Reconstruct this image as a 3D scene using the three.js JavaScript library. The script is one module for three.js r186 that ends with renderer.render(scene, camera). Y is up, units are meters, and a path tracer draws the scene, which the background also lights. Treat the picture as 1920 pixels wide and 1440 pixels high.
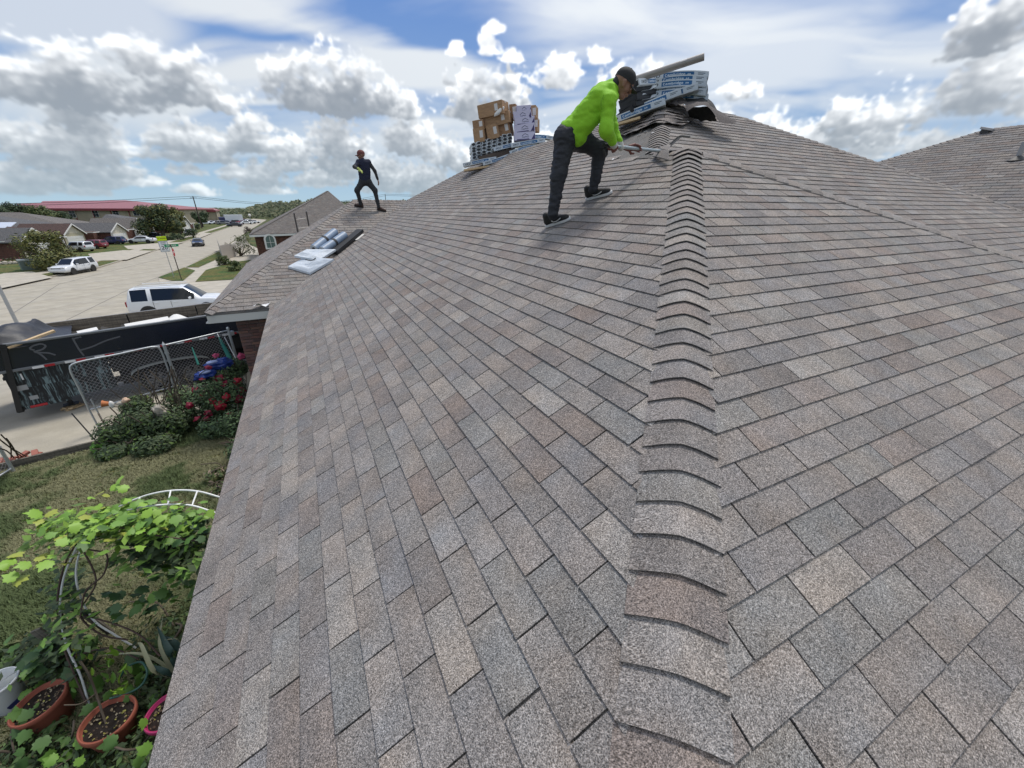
import * as THREE from 'three';
import { mergeGeometries, mergeVertices } from 'three/addons/utils/BufferGeometryUtils.js';
import { RoundedBoxGeometry } from 'three/addons/geometries/RoundedBoxGeometry.js';
import { MarchingCubes } from 'three/addons/objects/MarchingCubes.js';

// ---------- camera, sun, exposure ----------
const S = 1.126, CY = 5.07;                       // scale of the survey, height of the eye above the yard
const scene = new THREE.Scene();
const camera = new THREE.PerspectiveCamera(87.4728, 4 / 3, 0.05, 3000);
const rad = Math.PI / 180, V3 = (x, y, z) => new THREE.Vector3(x, y, z);
const CAM = { f: 752.479, pitch: 23.6034 * rad, roll: 0.1393 * rad, yaw: 26.3019 * rad };
const fwd = V3(Math.sin(CAM.yaw) * Math.cos(CAM.pitch), -Math.sin(CAM.pitch), -Math.cos(CAM.yaw) * Math.cos(CAM.pitch));
const right0 = fwd.clone().cross(V3(0, 1, 0)).normalize(), up0 = right0.clone().cross(fwd);
const camR = right0.clone().multiplyScalar(Math.cos(CAM.roll)).addScaledVector(up0, Math.sin(CAM.roll));
const camU = up0.clone().multiplyScalar(Math.cos(CAM.roll)).addScaledVector(right0, -Math.sin(CAM.roll));
camera.position.set(0, CY, 0);
camera.quaternion.setFromRotationMatrix(new THREE.Matrix4().makeBasis(camR, camU, fwd.clone().negate()));
camera.updateMatrixWorld();
const renderer = new THREE.WebGLRenderer({ antialias: true });
renderer.setSize(1024, 768);
renderer.toneMapping = THREE.LinearToneMapping;
renderer.toneMappingExposure = 1.3;
renderer.shadowMap.enabled = true;

const sunAz = 52 * rad, sunEl = 65 * rad;
const sunDir = V3(Math.sin(sunAz) * Math.cos(sunEl), Math.sin(sunEl), -Math.cos(sunAz) * Math.cos(sunEl));
const sun = new THREE.DirectionalLight(new THREE.Color().setRGB(1, 0.95, 0.88), 2.1);
sun.name = 'sun';
sun.position.copy(sunDir).multiplyScalar(80); sun.target.position.set(0, 0, 0);
sun.castShadow = true; sun.shadow.radius = 22; sun.shadow.mapSize.set(4096, 4096);
Object.assign(sun.shadow.camera, { left: -60, right: 60, top: 60, bottom: -60, near: 1, far: 400 });
scene.add(sun, sun.target);

// ---------- measuring: rays through points of the survey photograph, met with real planes ----------
const ray = (x, y) => fwd.clone().addScaledVector(camR, (x - 960) / CAM.f).addScaledVector(camU, (720 - y) / CAM.f);
const eye = V3(0, CY, 0);
const atY = (x, y, h) => { const d = ray(x, y); return eye.clone().addScaledVector(d, (h - CY) / d.y); };
const atD = (x, y, dist) => { const d = ray(x, y); return eye.clone().addScaledVector(d, dist / Math.hypot(d.x, d.z)); };
const atX = (x, y, wx) => { const d = ray(x, y); return eye.clone().addScaledVector(d, wx / d.x); };
const onPl = (x, y, pl) => { const d = ray(x, y); return eye.clone().addScaledVector(d, (pl.c - pl.n.dot(eye)) / pl.n.dot(d)); };
const plane = (n, p) => { n = n.clone().normalize(); return { n, c: n.dot(p) }; };
const toPx = (p) => { const v = p.clone().sub(eye), d = v.dot(fwd); return [960 + CAM.f * v.dot(camR) / d, 720 - CAM.f * v.dot(camU) / d, d]; };

// ---------- random numbers and noise ----------
const rng = (seed) => { let a = seed >>> 0; return () => { a |= 0; a = a + 0x6D2B79F5 | 0; let t = Math.imul(a ^ a >>> 15, 1 | a); t = t + Math.imul(t ^ t >>> 7, 61 | t) ^ t; return ((t ^ t >>> 14) >>> 0) / 4294967296; }; };
const R0 = rng(7), rr = (a, b, r = R0) => a + (b - a) * r(), pick = (arr, r = R0) => arr[Math.floor(r() * arr.length)];
const PERM = new Uint8Array(512), VAL = new Float32Array(256);
{ const r = rng(99), p = [...Array(256).keys()]; for (let i = 255; i > 0; i--) { const j = Math.floor(r() * (i + 1)); [p[i], p[j]] = [p[j], p[i]]; } for (let i = 0; i < 512; i++) PERM[i] = p[i & 255]; for (let i = 0; i < 256; i++) VAL[i] = r(); }
function n2(x, y, per = 256) {
  const xi = Math.floor(x), yi = Math.floor(y); let fx = x - xi, fy = y - yi;
  fx = fx * fx * (3 - 2 * fx); fy = fy * fy * (3 - 2 * fy);
  const w = (v) => ((v % per) + per) % per & 255, x0 = w(xi), x1 = w(xi + 1), y0 = w(yi), y1 = w(yi + 1);
  const a = VAL[PERM[PERM[x0] + y0]], b = VAL[PERM[PERM[x1] + y0]], c = VAL[PERM[PERM[x0] + y1]], d = VAL[PERM[PERM[x1] + y1]];
  return a + (b - a) * fx + (c - a) * fy + (a - b - c + d) * fx * fy;
}
function fbm(x, y, o = 4, per = 256) { let s = 0, a = 0.5, t = 0; for (let i = 0; i < o; i++) { s += a * n2(x, y, per); t += a; a *= 0.5; x *= 2; y *= 2; per = Math.min(256, per * 2); } return s / t; }
function n3(x, y, z) { const zi = Math.floor(z), f = z - zi, u = f * f * (3 - 2 * f); return n2(x + zi * 17.3, y + zi * 31.7) * (1 - u) + n2(x + (zi + 1) * 17.3, y + (zi + 1) * 31.7) * u; }
const sst = (a, b, x) => { x = Math.min(1, Math.max(0, (x - a) / (b - a))); return x * x * (3 - 2 * x); };
const lerp = (a, b, t) => a + (b - a) * t;

// ---------- sky: air, cirrus and cumulus ----------
function skyTexture() {
  const W = 2560, H = 1280, data = new Float32Array(W * H * 4), r = rng(5), clouds = [];
  // clouds in view: centre x, base y, half width, height in photo points, weight of grey
  const seen = [[120, 178, 215, 118, 1], [355, 192, 125, 70, 0.9], [300, 130, 120, 70, 0.7], [650, 200, 150, 120, 0.95], [585, 198, 110, 60, 0.9], [745, 205, 70, 50, 0.6], [905, 207, 115, 92, 0.7], [915, 92, 30, 38, 0.1], [853, 97, 20, 24, 0.1], [962, 112, 26, 30, 0.15],
    [1040, 152, 62, 52, 0.25], [1115, 112, 32, 30, 0.1], [1185, 165, 70, 62, 0.2], [110, 298, 130, 70, 0.55], [150, 240, 90, 62, 0.5], [215, 270, 60, 50, 0.45], [30, 260, 80, 40, 0.5], [368, 272, 66, 52, 0.5], [475, 243, 46, 36, 0.5], [640, 290, 70, 72, 0.6], [765, 275, 75, 58, 0.55], [850, 310, 60, 70, 0.5],
    [610, 345, 60, 30, 0.4], [700, 330, 70, 46, 0.45], [790, 335, 60, 40, 0.4], [540, 318, 55, 26, 0.4], [455, 330, 60, 22, 0.4], [350, 322, 50, 20, 0.4], [270, 345, 60, 18, 0.4], [190, 330, 60, 20, 0.4], [90, 338, 70, 22, 0.45], [30, 320, 50, 24, 0.45], [500, 358, 70, 14, 0.35], [380, 360, 60, 12, 0.35], [150, 362, 70, 12, 0.35], [1640, 238, 115, 82, 0.6], [1850, 205, 135, 102, 0.6], [1800, 285, 140, 60, 0.7], [1387, 182, 46, 34, 0.9],
    [1850, 84, 120, 110, 1], [1430, 262, 76, 70, 0.35], [1522, 272, 40, 52, 0.3], [1600, 300, 80, 46, 0.4], [1350, 235, 46, 44, 0.3], [1000, 275, 60, 50, 0.3], [930, 60, 26, 20, 0.1]];
  const ae = (x, y) => { const d = ray(x, y).normalize(); return [Math.atan2(d.x, -d.z) / rad, Math.asin(d.y) / rad]; };
  for (const [x, y, w0, h, g] of seen) { const w = w0 * 0.95; const [a, e] = ae(x, y), [a1] = ae(x - w, y), [a2] = ae(x + w, y), [, e2] = ae(x, y - h); clouds.push([(a1 + a2) / 2, e, (a2 - a1) / 2, Math.max(1, e2 - e), g]); }
  // the same kind of sky all the way round
  for (let i = 0; i < 210; i++) {
    const az = r() * 360 - 180, el = 2 + 46 * r() ** 1.5, s = 0.35 + el / 30; const w = (3 + 6 * r()) * s, h = w * (0.45 + 0.35 * r()), g = 0.3 + 0.6 * r();
    if (az > -36 && az < 86 && el < 36) continue;
    clouds.push([az, el, w / Math.max(0.5, Math.cos(el * rad)), h, g]);
  }
  for (let i = 0; i < 90; i++) clouds.push([r() * 360 - 180, 1.2 + 5 * r(), 2.5 + 4 * r(), 1 + 1.6 * r(), 0.55]);
  // broad thin sheets: [from, to, half width in degrees, cover]
  const sheets = [[240, -60, 930, 172, 2.2, 0.9], [-80, 40, 330, 50, 5, 0.7], [1000, 40, 1640, 80, 5, 0.75], [300, 255, 960, 235, 1.6, 0.5], [1180, 190, 1900, 70, 2.4, 0.6]].map(([x0, y0, x1, y1, w, c]) => { const a = ray(x0, y0).normalize(), b = ray(x1, y1).normalize(), n = a.clone().cross(b).normalize(), m = a.clone().add(b).normalize(); return [n, m, Math.acos(a.dot(b)) / 2, Math.sin(w * rad), c]; });
  const sheetCover = (x, y, z, sx, sz) => { let s = 0; for (const [n, m, L, w, c] of sheets) { const d = Math.abs(x * n.x + y * n.y + z * n.z) / w; if (d > 2) continue; const t = x * m.x + y * m.y + z * m.z; if (t < 0.2) continue; const q = Math.acos(Math.min(1, t)) / L; if (q > 1.5) continue; s = Math.max(s, c * sst(1.5, 0.75, q) * sst(1.5, 0.1, d + (fbm(sx * 1.3 + 9, sz * 3.6 + 4, 6) - 0.5) * 3.2)); } return s; };
  const bins = Array.from({ length: 360 }, () => []);
  clouds.forEach((c) => { for (let a = Math.floor(c[0] - c[2] * 1.5 - 1); a <= c[0] + c[2] * 1.5 + 1; a++) bins[((a + 180) % 360 + 360) % 360].push(c); });
  // a cloud is a flat base under a heap of billows; each carries noise of its own scale, in its own frame
  const lump = (az, el, c, oct) => {
    let da = az - c[0]; if (da > 180) da -= 360; if (da < -180) da += 360;
    if (Math.abs(da) > c[2] * 1.75 || el - c[1] > c[3] * 1.7 || c[1] - el > c[3] * 0.7) return -1;
    const k = 1 / (0.5 + c[1] / 34), cs = Math.cos(c[1] * rad), u = da * cs * k + c[5], v = (el - c[1]) * k + c[6];
    const q1 = n2(u * 0.16, v * 0.2) - 0.5, q2 = n2(u * 0.16 + 50, v * 0.2 + 20) - 0.5;
    const dx = da / c[2] + q1 * 0.55, dy = (el - c[1]) / c[3] + q2 * 0.4;
    const b = 1 - Math.abs(2 * n2(u * 0.33, v * 0.4) - 1), b2 = 1 - Math.abs(2 * n2(u * 0.8 + 7, v * 0.95 + 3) - 1), fine = oct > 1 ? fbm(u * 1.5 + 5, v * 1.8 + 7, oct + 1) - 0.5 : 0;
    return 0.62 - 0.62 * Math.abs(dx) ** 1.8 - (dy > 0 ? 0.62 * dy * dy : 7 * dy * dy) + (b - 0.5) * 0.42 + (b2 - 0.5) * 0.3 + fine * (0.62 + 0.3 * Math.max(0, -dy)) - 0.1;
  };
  clouds.forEach((c) => { c[5] = r() * 200; c[6] = r() * 200; });
  const field = (az, el, bin, oct) => {
    let F = -1, G = 0.5;
    for (const c of bin) { const f = lump(az, el, c, oct); if (f > F) { F = f; G = c[4] * (1.1 - 0.72 * Math.max(0, Math.min(1, (el - c[1]) / c[3]))); } }
    return [F, G];
  };
  for (let j = 0; j < H; j++) {
    const el = ((j + 0.5) / H - 0.5) * 180;
    for (let i = 0; i < W; i++) {
      const o = (j * W + i) * 4, u = ((i + 0.5) / W - 0.5) * 2 * Math.PI;     // three.js equirect: u = atan2(z, x)
      if (el < -0.2) { data[o] = 0.24; data[o + 1] = 0.24; data[o + 2] = 0.21; data[o + 3] = 1; continue; }
      const e = Math.max(0, el) * rad, x = Math.cos(e) * Math.cos(u), z = Math.cos(e) * Math.sin(u), y = Math.sin(e);
      const az = Math.atan2(x, -z) / rad;
      const t = Math.pow(Math.max(0, y), 0.55);
      let c0 = lerp(0.34, 0.026, Math.min(1, t * 1.4)), c1 = lerp(0.50, 0.125, Math.min(1, t * 1.4)), c2 = lerp(0.60, 0.40, Math.min(1, t * 1.05));
      const sd = x * sunDir.x + y * sunDir.y + z * sunDir.z, glow = Math.exp(-(1 - sd) * 3.4);
      // cirrus
      const px = x / (y + 0.16), pz = z / (y + 0.16), sx = px * 0.84 + pz * 0.54, sz = -px * 0.54 + pz * 0.84;
      const w1 = fbm(px * 0.7 + 11, pz * 0.7 + 5, 3) - 0.5;
      let ci = fbm(sx * 0.42 + 20 + w1 * 0.7, sz * 1.7 + w1 * 1.6 + 31, 7); ci = 0.5 + (ci - 0.5) * 1.35; let cm = fbm(px * 0.55 + 71, pz * 0.55 + 13, 3);
      let ca = sst(0.45 - 0.07 * glow, 0.66, ci * 0.72 + cm * 0.30) * 0.88 * sst(0.02, 0.16, y) + 0.04; ca = Math.max(ca, sheetCover(x, y, z, sx, sz));
      const cw = 0.60 + 0.42 * glow;
      c0 = lerp(c0, cw * 0.96, ca); c1 = lerp(c1, cw, ca); c2 = lerp(c2, cw * 1.03, ca);
      // cumulus
      const bin = bins[Math.floor((az + 180 + 360) % 360)];
      if (bin.length && el < 62) {
        const [F, G] = field(az, el, bin, 4);
        if (F > 0) {
          const up = field(az + 0.4, el + 0.6 + el * 0.03, bin, 2)[0], up2 = field(az + 1.0, el + 1.6 + el * 0.08, bin, 1)[0];
          const a = sst(0, 0.14 + 0.4 * n2(az * 0.3 + 90, el * 0.3 + 9), F), shade = Math.max(0, up) * 1.3 + Math.max(0, up2) * 1.1;
          let l = Math.exp(-shade * 2.3 * (0.16 + G)) ; l = lerp(l, l * 0.86 + 0.05, G);
          const b0 = lerp(0.19, 0.92 + 0.25 * glow, l), b1 = lerp(0.22, 0.94 + 0.24 * glow, l), b2 = lerp(0.265, 0.96 + 0.23 * glow, l);
          c0 = lerp(c0, b0, a); c1 = lerp(c1, b1, a); c2 = lerp(c2, b2, a);
        }
      }
      const hz = Math.exp(-Math.max(0, el) / 4.5) * 0.62;
      c0 = lerp(c0, 0.37, hz); c1 = lerp(c1, 0.49, hz); c2 = lerp(c2, 0.56, hz);
      data[o] = c0; data[o + 1] = c1; data[o + 2] = c2; data[o + 3] = 1;
    }
  }
  const t = new THREE.DataTexture(data, W, H, THREE.RGBAFormat, THREE.FloatType);
  t.mapping = THREE.EquirectangularReflectionMapping; t.magFilter = t.minFilter = THREE.LinearFilter; t.needsUpdate = true;
  return t;
}
scene.background = skyTexture();
scene.environment = scene.background;

// ---------- textures and materials ----------
function tex(n, paint, { srgb = true, rep = 1, rep2 = rep } = {}) {        // paint(x, y in 0..1) -> [r, g, b] in 0..1
  const d = new Uint8Array(n * n * 4);
  for (let j = 0; j < n; j++) for (let i = 0; i < n; i++) { const c = paint(i / n, j / n, i, j), o = (j * n + i) * 4; for (let k = 0; k < 3; k++) d[o + k] = Math.max(0, Math.min(255, (c.length ? c[k] : c) * 255)); d[o + 3] = c.length > 3 ? c[3] * 255 : 255; }
  const t = new THREE.DataTexture(d, n, n); t.wrapS = t.wrapT = THREE.RepeatWrapping; t.magFilter = THREE.LinearFilter; t.minFilter = THREE.LinearMipmapLinearFilter; t.generateMipmaps = true;
  if (srgb) t.colorSpace = THREE.SRGBColorSpace; t.repeat.set(rep, rep2); t.needsUpdate = true; return t;
}
const lin = (r, g = r, b = r) => new THREE.Color().setRGB(r, g, b);
const mat = (name, color, rough = 0.8, o = {}) => { const m = new (o.physical ? THREE.MeshPhysicalMaterial : THREE.MeshStandardMaterial)({ roughness: rough, side: THREE.DoubleSide }); delete o.physical; m.name = name; m.color.copy(color.isColor ? color : new THREE.Color(color)); Object.assign(m, o); return m; };

// ---------- naming, tagging ----------
const used = new Map();
const numbered = (n) => { const k = used.get(n) || 0; used.set(n, k + 1); return k ? n + '_' + String(k).padStart(3, '0') : n; };
function tag(o, label, category, group) { o.userData = { ...o.userData, label, category }; if (group) o.userData.group = group; return o; }
function thing(name, label, category, pos = [0, 0, 0], turn = 0, group) { const o = new THREE.Group(); o.name = numbered(name); o.position.set(...(pos.isVector3 ? pos.toArray() : pos)); o.rotation.y = turn; tag(o, label, category, group); scene.add(o); return o; }
function part(name, geo, m, parent, label) { const o = new THREE.Mesh(Array.isArray(geo) ? merge(geo) : geo, m); o.name = name; o.castShadow = o.receiveShadow = true; if (label) o.userData.label = label; parent.add(o); return o; }
function single(name, label, category, geo, m, group) { const o = part(numbered(name), geo, m, scene); return tag(o, label, category, group); }
function ground(name, geo, m) { const o = part(numbered(name), geo, m, scene); o.userData.kind = 'structure'; return o; }
const stuff = (o) => { o.userData.kind = 'stuff'; return o; };
function dup(root, name, label, group) { const c = root.clone(); c.name = numbered(name); c.userData = { ...root.userData, label: label || root.userData.label }; if (group) c.userData.group = group; scene.add(c); return c; }

// ---------- geometry helpers ----------
function norm(g) { let q = g.index ? g.toNonIndexed() : g; for (const k of Object.keys(q.attributes)) if (!['position', 'normal', 'uv', 'color'].includes(k)) q.deleteAttribute(k); if (!q.attributes.normal) q.computeVertexNormals(); if (!q.attributes.uv) q.setAttribute('uv', new THREE.BufferAttribute(new Float32Array(q.attributes.position.count * 2), 2)); return q; }
function merge(list) { if (list.length === 1) return list[0]; const a = list.map(norm), col = a.some((g) => g.attributes.color); if (col) a.forEach((g) => { if (!g.attributes.color) g.setAttribute('color', new THREE.BufferAttribute(new Float32Array(g.attributes.position.count * 3).fill(1), 3)); }); return mergeGeometries(a, false); }
const mv = (g, x, y, z, rx = 0, ry = 0, rz = 0) => g.applyMatrix4(new THREE.Matrix4().compose(V3(x, y, z), new THREE.Quaternion().setFromEuler(new THREE.Euler(rx, ry, rz)), V3(1, 1, 1)));
const bx = (w, h, d, x = 0, y = 0, z = 0, rx = 0, ry = 0, rz = 0) => { const g = new THREE.BoxGeometry(w, h, d), p = g.attributes.position, n = g.attributes.normal, uv = g.attributes.uv; for (let i = 0; i < p.count; i++) { const ax = Math.abs(n.getX(i)), ay = Math.abs(n.getY(i)); if (ax > 0.5) uv.setXY(i, p.getZ(i), p.getY(i)); else if (ay > 0.5) uv.setXY(i, p.getX(i), p.getZ(i)); else uv.setXY(i, p.getX(i), p.getY(i)); } return mv(g, x, y, z, rx, ry, rz); };
const rb = (w, h, d, r, x = 0, y = 0, z = 0, rx = 0, ry = 0, rz = 0, seg = 2) => mv(new RoundedBoxGeometry(w, h, d, seg, Math.min(r, w / 2.01, h / 2.01, d / 2.01)), x, y, z, rx, ry, rz);
function tube(pts, r, seg = 8, rs = 6, closed = false) { const c = pts.length === 2 ? new THREE.LineCurve3(pts[0], pts[1]) : new THREE.CatmullRomCurve3(pts, closed, 'centripetal'); return new THREE.TubeGeometry(c, pts.length === 2 ? 1 : seg, r, rs, closed); }
function rod(a, b, r0, r1 = r0, seg = 8) { const d = b.clone().sub(a), g = new THREE.CylinderGeometry(r1, r0, d.length(), seg); g.applyQuaternion(new THREE.Quaternion().setFromUnitVectors(V3(0, 1, 0), d.normalize())); g.translate((a.x + b.x) / 2, (a.y + b.y) / 2, (a.z + b.z) / 2); return g; }
function beam(a, b, w, h, up = V3(0, 1, 0)) { const d = b.clone().sub(a), L = d.length(); const zx = d.normalize(), xx = up.clone().cross(zx).normalize(), yy = zx.clone().cross(xx); const g = bx(w, h, L); g.applyMatrix4(new THREE.Matrix4().makeBasis(xx, yy, zx)); g.translate((a.x + b.x) / 2, (a.y + b.y) / 2, (a.z + b.z) / 2); return g; }
function polyGeo(pts, uvf) {                     // flat polygon (3D points), fan by earcut in its own plane
  const n = V3(0, 0, 0); for (let i = 0; i < pts.length; i++) { const a = pts[i], b = pts[(i + 1) % pts.length]; n.x += (a.y - b.y) * (a.z + b.z); n.y += (a.z - b.z) * (a.x + b.x); n.z += (a.x - b.x) * (a.y + b.y); } n.normalize();
  const ux = Math.abs(n.y) > 0.9 ? V3(1, 0, 0) : V3(0, 1, 0).cross(n).normalize(), uy = n.clone().cross(ux);
  const p2 = pts.map((p) => new THREE.Vector2(p.dot(ux), p.dot(uy))), tri = THREE.ShapeUtils.triangulateShape(p2, []);
  const g = new THREE.BufferGeometry(); g.setAttribute('position', new THREE.Float32BufferAttribute(pts.flatMap((p) => p.toArray()), 3)); g.setAttribute('normal', new THREE.Float32BufferAttribute(pts.flatMap(() => n.toArray()), 3));
  g.setAttribute('uv', new THREE.Float32BufferAttribute(p2.flatMap((p, i) => uvf ? uvf(pts[i]) : [p.x, p.y]), 2)); g.setIndex(tri.flat()); return g;
}
function slab(pts, down) { const lo = pts.map((p) => p.clone().add(down)), gs = [polyGeo(pts), polyGeo(lo.slice().reverse())]; for (let i = 0; i < pts.length; i++) { const j = (i + 1) % pts.length; gs.push(polyGeo([pts[i], lo[i], lo[j], pts[j]])); } return merge(gs); }
function grid(nu, nv, f, uvf) { const P = [], U = [], I = []; for (let j = 0; j <= nv; j++) for (let i = 0; i <= nu; i++) { const p = f(i / nu, j / nv); P.push(p.x, p.y, p.z); const q = uvf ? uvf(i / nu, j / nv, p) : [i / nu, j / nv]; U.push(...q); } for (let j = 0; j < nv; j++) for (let i = 0; i < nu; i++) { const a = j * (nu + 1) + i, b = a + 1, c = a + nu + 1, d = c + 1; I.push(a, b, d, a, d, c); } const g = new THREE.BufferGeometry(); g.setAttribute('position', new THREE.Float32BufferAttribute(P, 3)); g.setAttribute('uv', new THREE.Float32BufferAttribute(U, 2)); g.setIndex(I); g.computeVertexNormals(); return g; }
function tint(g, c) { const n = g.attributes.position.count, a = new Float32Array(n * 3); for (let i = 0; i < n; i++) { a[i * 3] = c.r; a[i * 3 + 1] = c.g; a[i * 3 + 2] = c.b; } g.setAttribute('color', new THREE.BufferAttribute(a, 3)); return g; }
// ---------- the house we stand on ----------
const UVM = 1.4, EX = 0.143, TAB = 0.337, MR = 0.5278;
const W = (x, y, z) => V3(x * S, y * S + CY, z * S);           // survey units from the eye -> metres
const eaveY = CY - 1.9045 * S;
const plA = plane(V3(-MR, 1, 0), W(-0.848, -1.9045, 0));
const nB = V3(0, 1, MR).normalize();
const plB = { n: nB, c: nB.dot(V3(0, CY, 0)) - 1.15999 * S };
const plC = { n: nB, c: plB.c - nB.z * 0.47 * S };
const corner = W(-0.848, -1.9045, 0); { corner.z = (plB.c - nB.y * corner.y) / nB.z; }
const apexB = onPl(1290, 280, plA);
const hipAt = (py) => { let a = 3, b = 9; for (let i = 0; i < 50; i++) { const x = (a + b) / 2, y = (plA.c - plA.n.x * x) / plA.n.y, z = (plC.c - plC.n.y * y) / plC.n.z; (toPx(V3(x, y, z))[1] > py) ? a = x : b = x; } const y = (plA.c - plA.n.x * a) / plA.n.y; return V3(a, y, (plC.c - plC.n.y * y) / plC.n.z); };
const upperHip = hipAt(283), apexC = hipAt(192);
const ridgeEnd = onPl(880, 315, plA);
const wEave = W(-1.957, -1.9045, -9.63), wFar = W(-2.0, -1.9045, -18.4), wApex = W(1.6, 0.22, -13.9);
const plE = plane(V3(0, 0, 0).copy(V3(0, 1, (0.22 + 1.9045) / (13.9 - 9.63))), wEave);
const wRidgeA = V3(0, 0, 0); { wRidgeA.copy(wApex); wRidgeA.x = (plA.c - plA.n.y * wApex.y) / plA.n.x; }
const valleyFoot = V3(corner.x, eaveY, wEave.z);
const hipFar = wRidgeA.clone().add(V3(0.02, 0.01, -0.02));
const stripDir = V3(2.83, -1.045, 1.96), cDir = V3(4.45, -1.467, 2.75);

const gran = (() => {                              // roofing granules: 1.6 mm a texel, light and dark grains in clumps
  const r = rng(21), n = 1024, base = new Float32Array(n * n); for (let i = 0; i < n * n; i++) base[i] = r();
  const at = (i, j) => base[((j + n) % n) * n + (i + n) % n];
  return tex(n, (x, y, i, j) => {
    const s = (at(i, j) * 2 + at(i + 1, j) + at(i, j + 1) + at(i + 1, j + 1) * 0.7 + at(i - 1, j) * 0.8) / 5.5, c = n2(i / 3.1, j / 3.1, 1024) * 0.35 + n2(i / 1.7 + 9, j / 1.7, 1024) * 0.65;
    const k = (s - 0.5) * 1.25 + (c - 0.5) * 0.75, big = (fbm(x * 9, y * 9, 3, 9) - 0.5) * 0.1;
    let v = 0.62 + k * 0.66 + big; const hue = fbm(x * 8 + 3, y * 8 + 5, 3, 8) - 0.5, warm = (at(i + 5, j + 3) - 0.5) * 0.03 + hue * 0.045; v += (fbm(x * 6 + 1, y * 6 + 2, 3, 6) - 0.5) * 0.12;
    v = Math.max(0.16, Math.min(0.98, v)); return [v + warm, v, v - warm];
  });
})();
const granMat = (name, c, o = {}) => mat(name, c, 0.95, { map: gran, bumpMap: gran, bumpScale: 0.0016, ...o });
const TINTS = [lin(0.50, 0.475, 0.46), lin(0.575, 0.55, 0.53), lin(0.44, 0.425, 0.425), lin(0.68, 0.66, 0.63), lin(0.45, 0.45, 0.475), lin(0.42, 0.365, 0.345), lin(0.53, 0.51, 0.505), lin(0.41, 0.34, 0.315), lin(0.62, 0.605, 0.60), lin(0.47, 0.485, 0.485), lin(0.385, 0.365, 0.365), lin(0.48, 0.42, 0.40)];
TINTS.forEach((c) => { const m = lin(0.545, 0.527, 0.515); c.lerp(m, 0.42).multiply(lin(1.10, 1.04, 0.99)); });
const TW = [0, 0, 0, 0, 1, 1, 1, 2, 2, 2, 3, 3, 4, 4, 4, 5, 6, 6, 6, 7, 8, 8, 9, 9, 10, 11, 11];
const shMats = TINTS.map((c, i) => granMat('shingle_granules', c, { vertexColors: true }));
const shField = granMat('shingle_granules_far', lin(1), { vertexColors: true });
const deckMat = granMat('shingle_underlap', lin(0.48, 0.455, 0.435));
const house = thing('brick_house', 'brick house being reroofed, under the large grey brown shingle roof in the foreground', 'house');

function clipRect(poly, u0, u1, v0, v1) {
  const cut = (pts, f) => { const out = []; for (let i = 0; i < pts.length; i++) { const a = pts[i], b = pts[(i + 1) % pts.length], fa = f(a), fb = f(b); if (fa >= 0) out.push(a); if ((fa >= 0) !== (fb >= 0)) { const t = fa / (fa - fb); out.push([a[0] + (b[0] - a[0]) * t, a[1] + (b[1] - a[1]) * t]); } } return out; };
  let p = poly; for (const f of [(q) => q[0] - u0, (q) => u1 - q[0], (q) => q[1] - v0, (q) => v1 - q[1]]) { p = cut(p, f); if (p.length < 3) return null; }
  const q = p.filter((a, i) => { const b = p[(i + 1) % p.length]; return Math.abs(a[0] - b[0]) + Math.abs(a[1] - b[1]) > 1e-5; });
  if (q.length < 3) return null;
  let A = 0; for (let i = 0; i < q.length; i++) { const a = q[i], b = q[(i + 1) % q.length]; A += a[0] * b[1] - a[1] * b[0]; } return Math.abs(A) < 8e-4 ? null : A > 0 ? q : q.reverse();
}
// one shingle tab: the polygon in (u, v), lifted at its lower edge v0, sloping down to the deck at its upper edge
function tabGeo(q, v0, lift, fr, uvo, curl = 0) {
  const h = (v, u) => lerp(lift, 0.0035, Math.min(1, (v - v0) / (EX + 0.012))) + curl * Math.max(0, 1 - (v - v0) / 0.05);
  const P = [], N = [], U = [], C = [], put = (u, v, w) => { const p = fr.o.clone().addScaledVector(fr.u, u).addScaledVector(fr.v, v).addScaledVector(fr.n, w); P.push(p.x, p.y, p.z); };
  const tri = THREE.ShapeUtils.triangulateShape(q.map((a) => new THREE.Vector2(a[0], a[1])), []);
  for (const t of tri) for (const k of t) { put(q[k][0], q[k][1], h(q[k][1], q[k][0])); N.push(fr.n.x, fr.n.y, fr.n.z); C.push(1, 1, 1); U.push(q[k][0] + uvo[0], q[k][1] + uvo[1]); }
  for (let i = 0; i < q.length; i++) {
    const a = q[i], b = q[(i + 1) % q.length]; if (Math.min(a[1], b[1]) > v0 + EX) continue;
    const d = fr.u.clone().multiplyScalar(b[1] - a[1]).addScaledVector(fr.v, a[0] - b[0]).normalize();
    const bot = (v) => Math.max(-0.003, h(v) - 0.0045);
    for (const [s, top] of [[a, 0], [b, 0], [b, 1], [a, 0], [b, 1], [a, 1]]) { put(s[0], s[1], top ? h(s[1]) : bot(s[1]) - 0.002); N.push(d.x, d.y, d.z); C.push(1, 1, 1); U.push(s[0] + uvo[0], s[1] + uvo[1]); }
  }
  const g = new THREE.BufferGeometry(); g.setAttribute('position', new THREE.Float32BufferAttribute(P, 3)); g.setAttribute('normal', new THREE.Float32BufferAttribute(N, 3)); g.setAttribute('uv', new THREE.Float32BufferAttribute(U.map((x) => x / UVM), 2)); g.setAttribute('color', new THREE.Float32BufferAttribute(C, 3)); return g;
}

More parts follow.
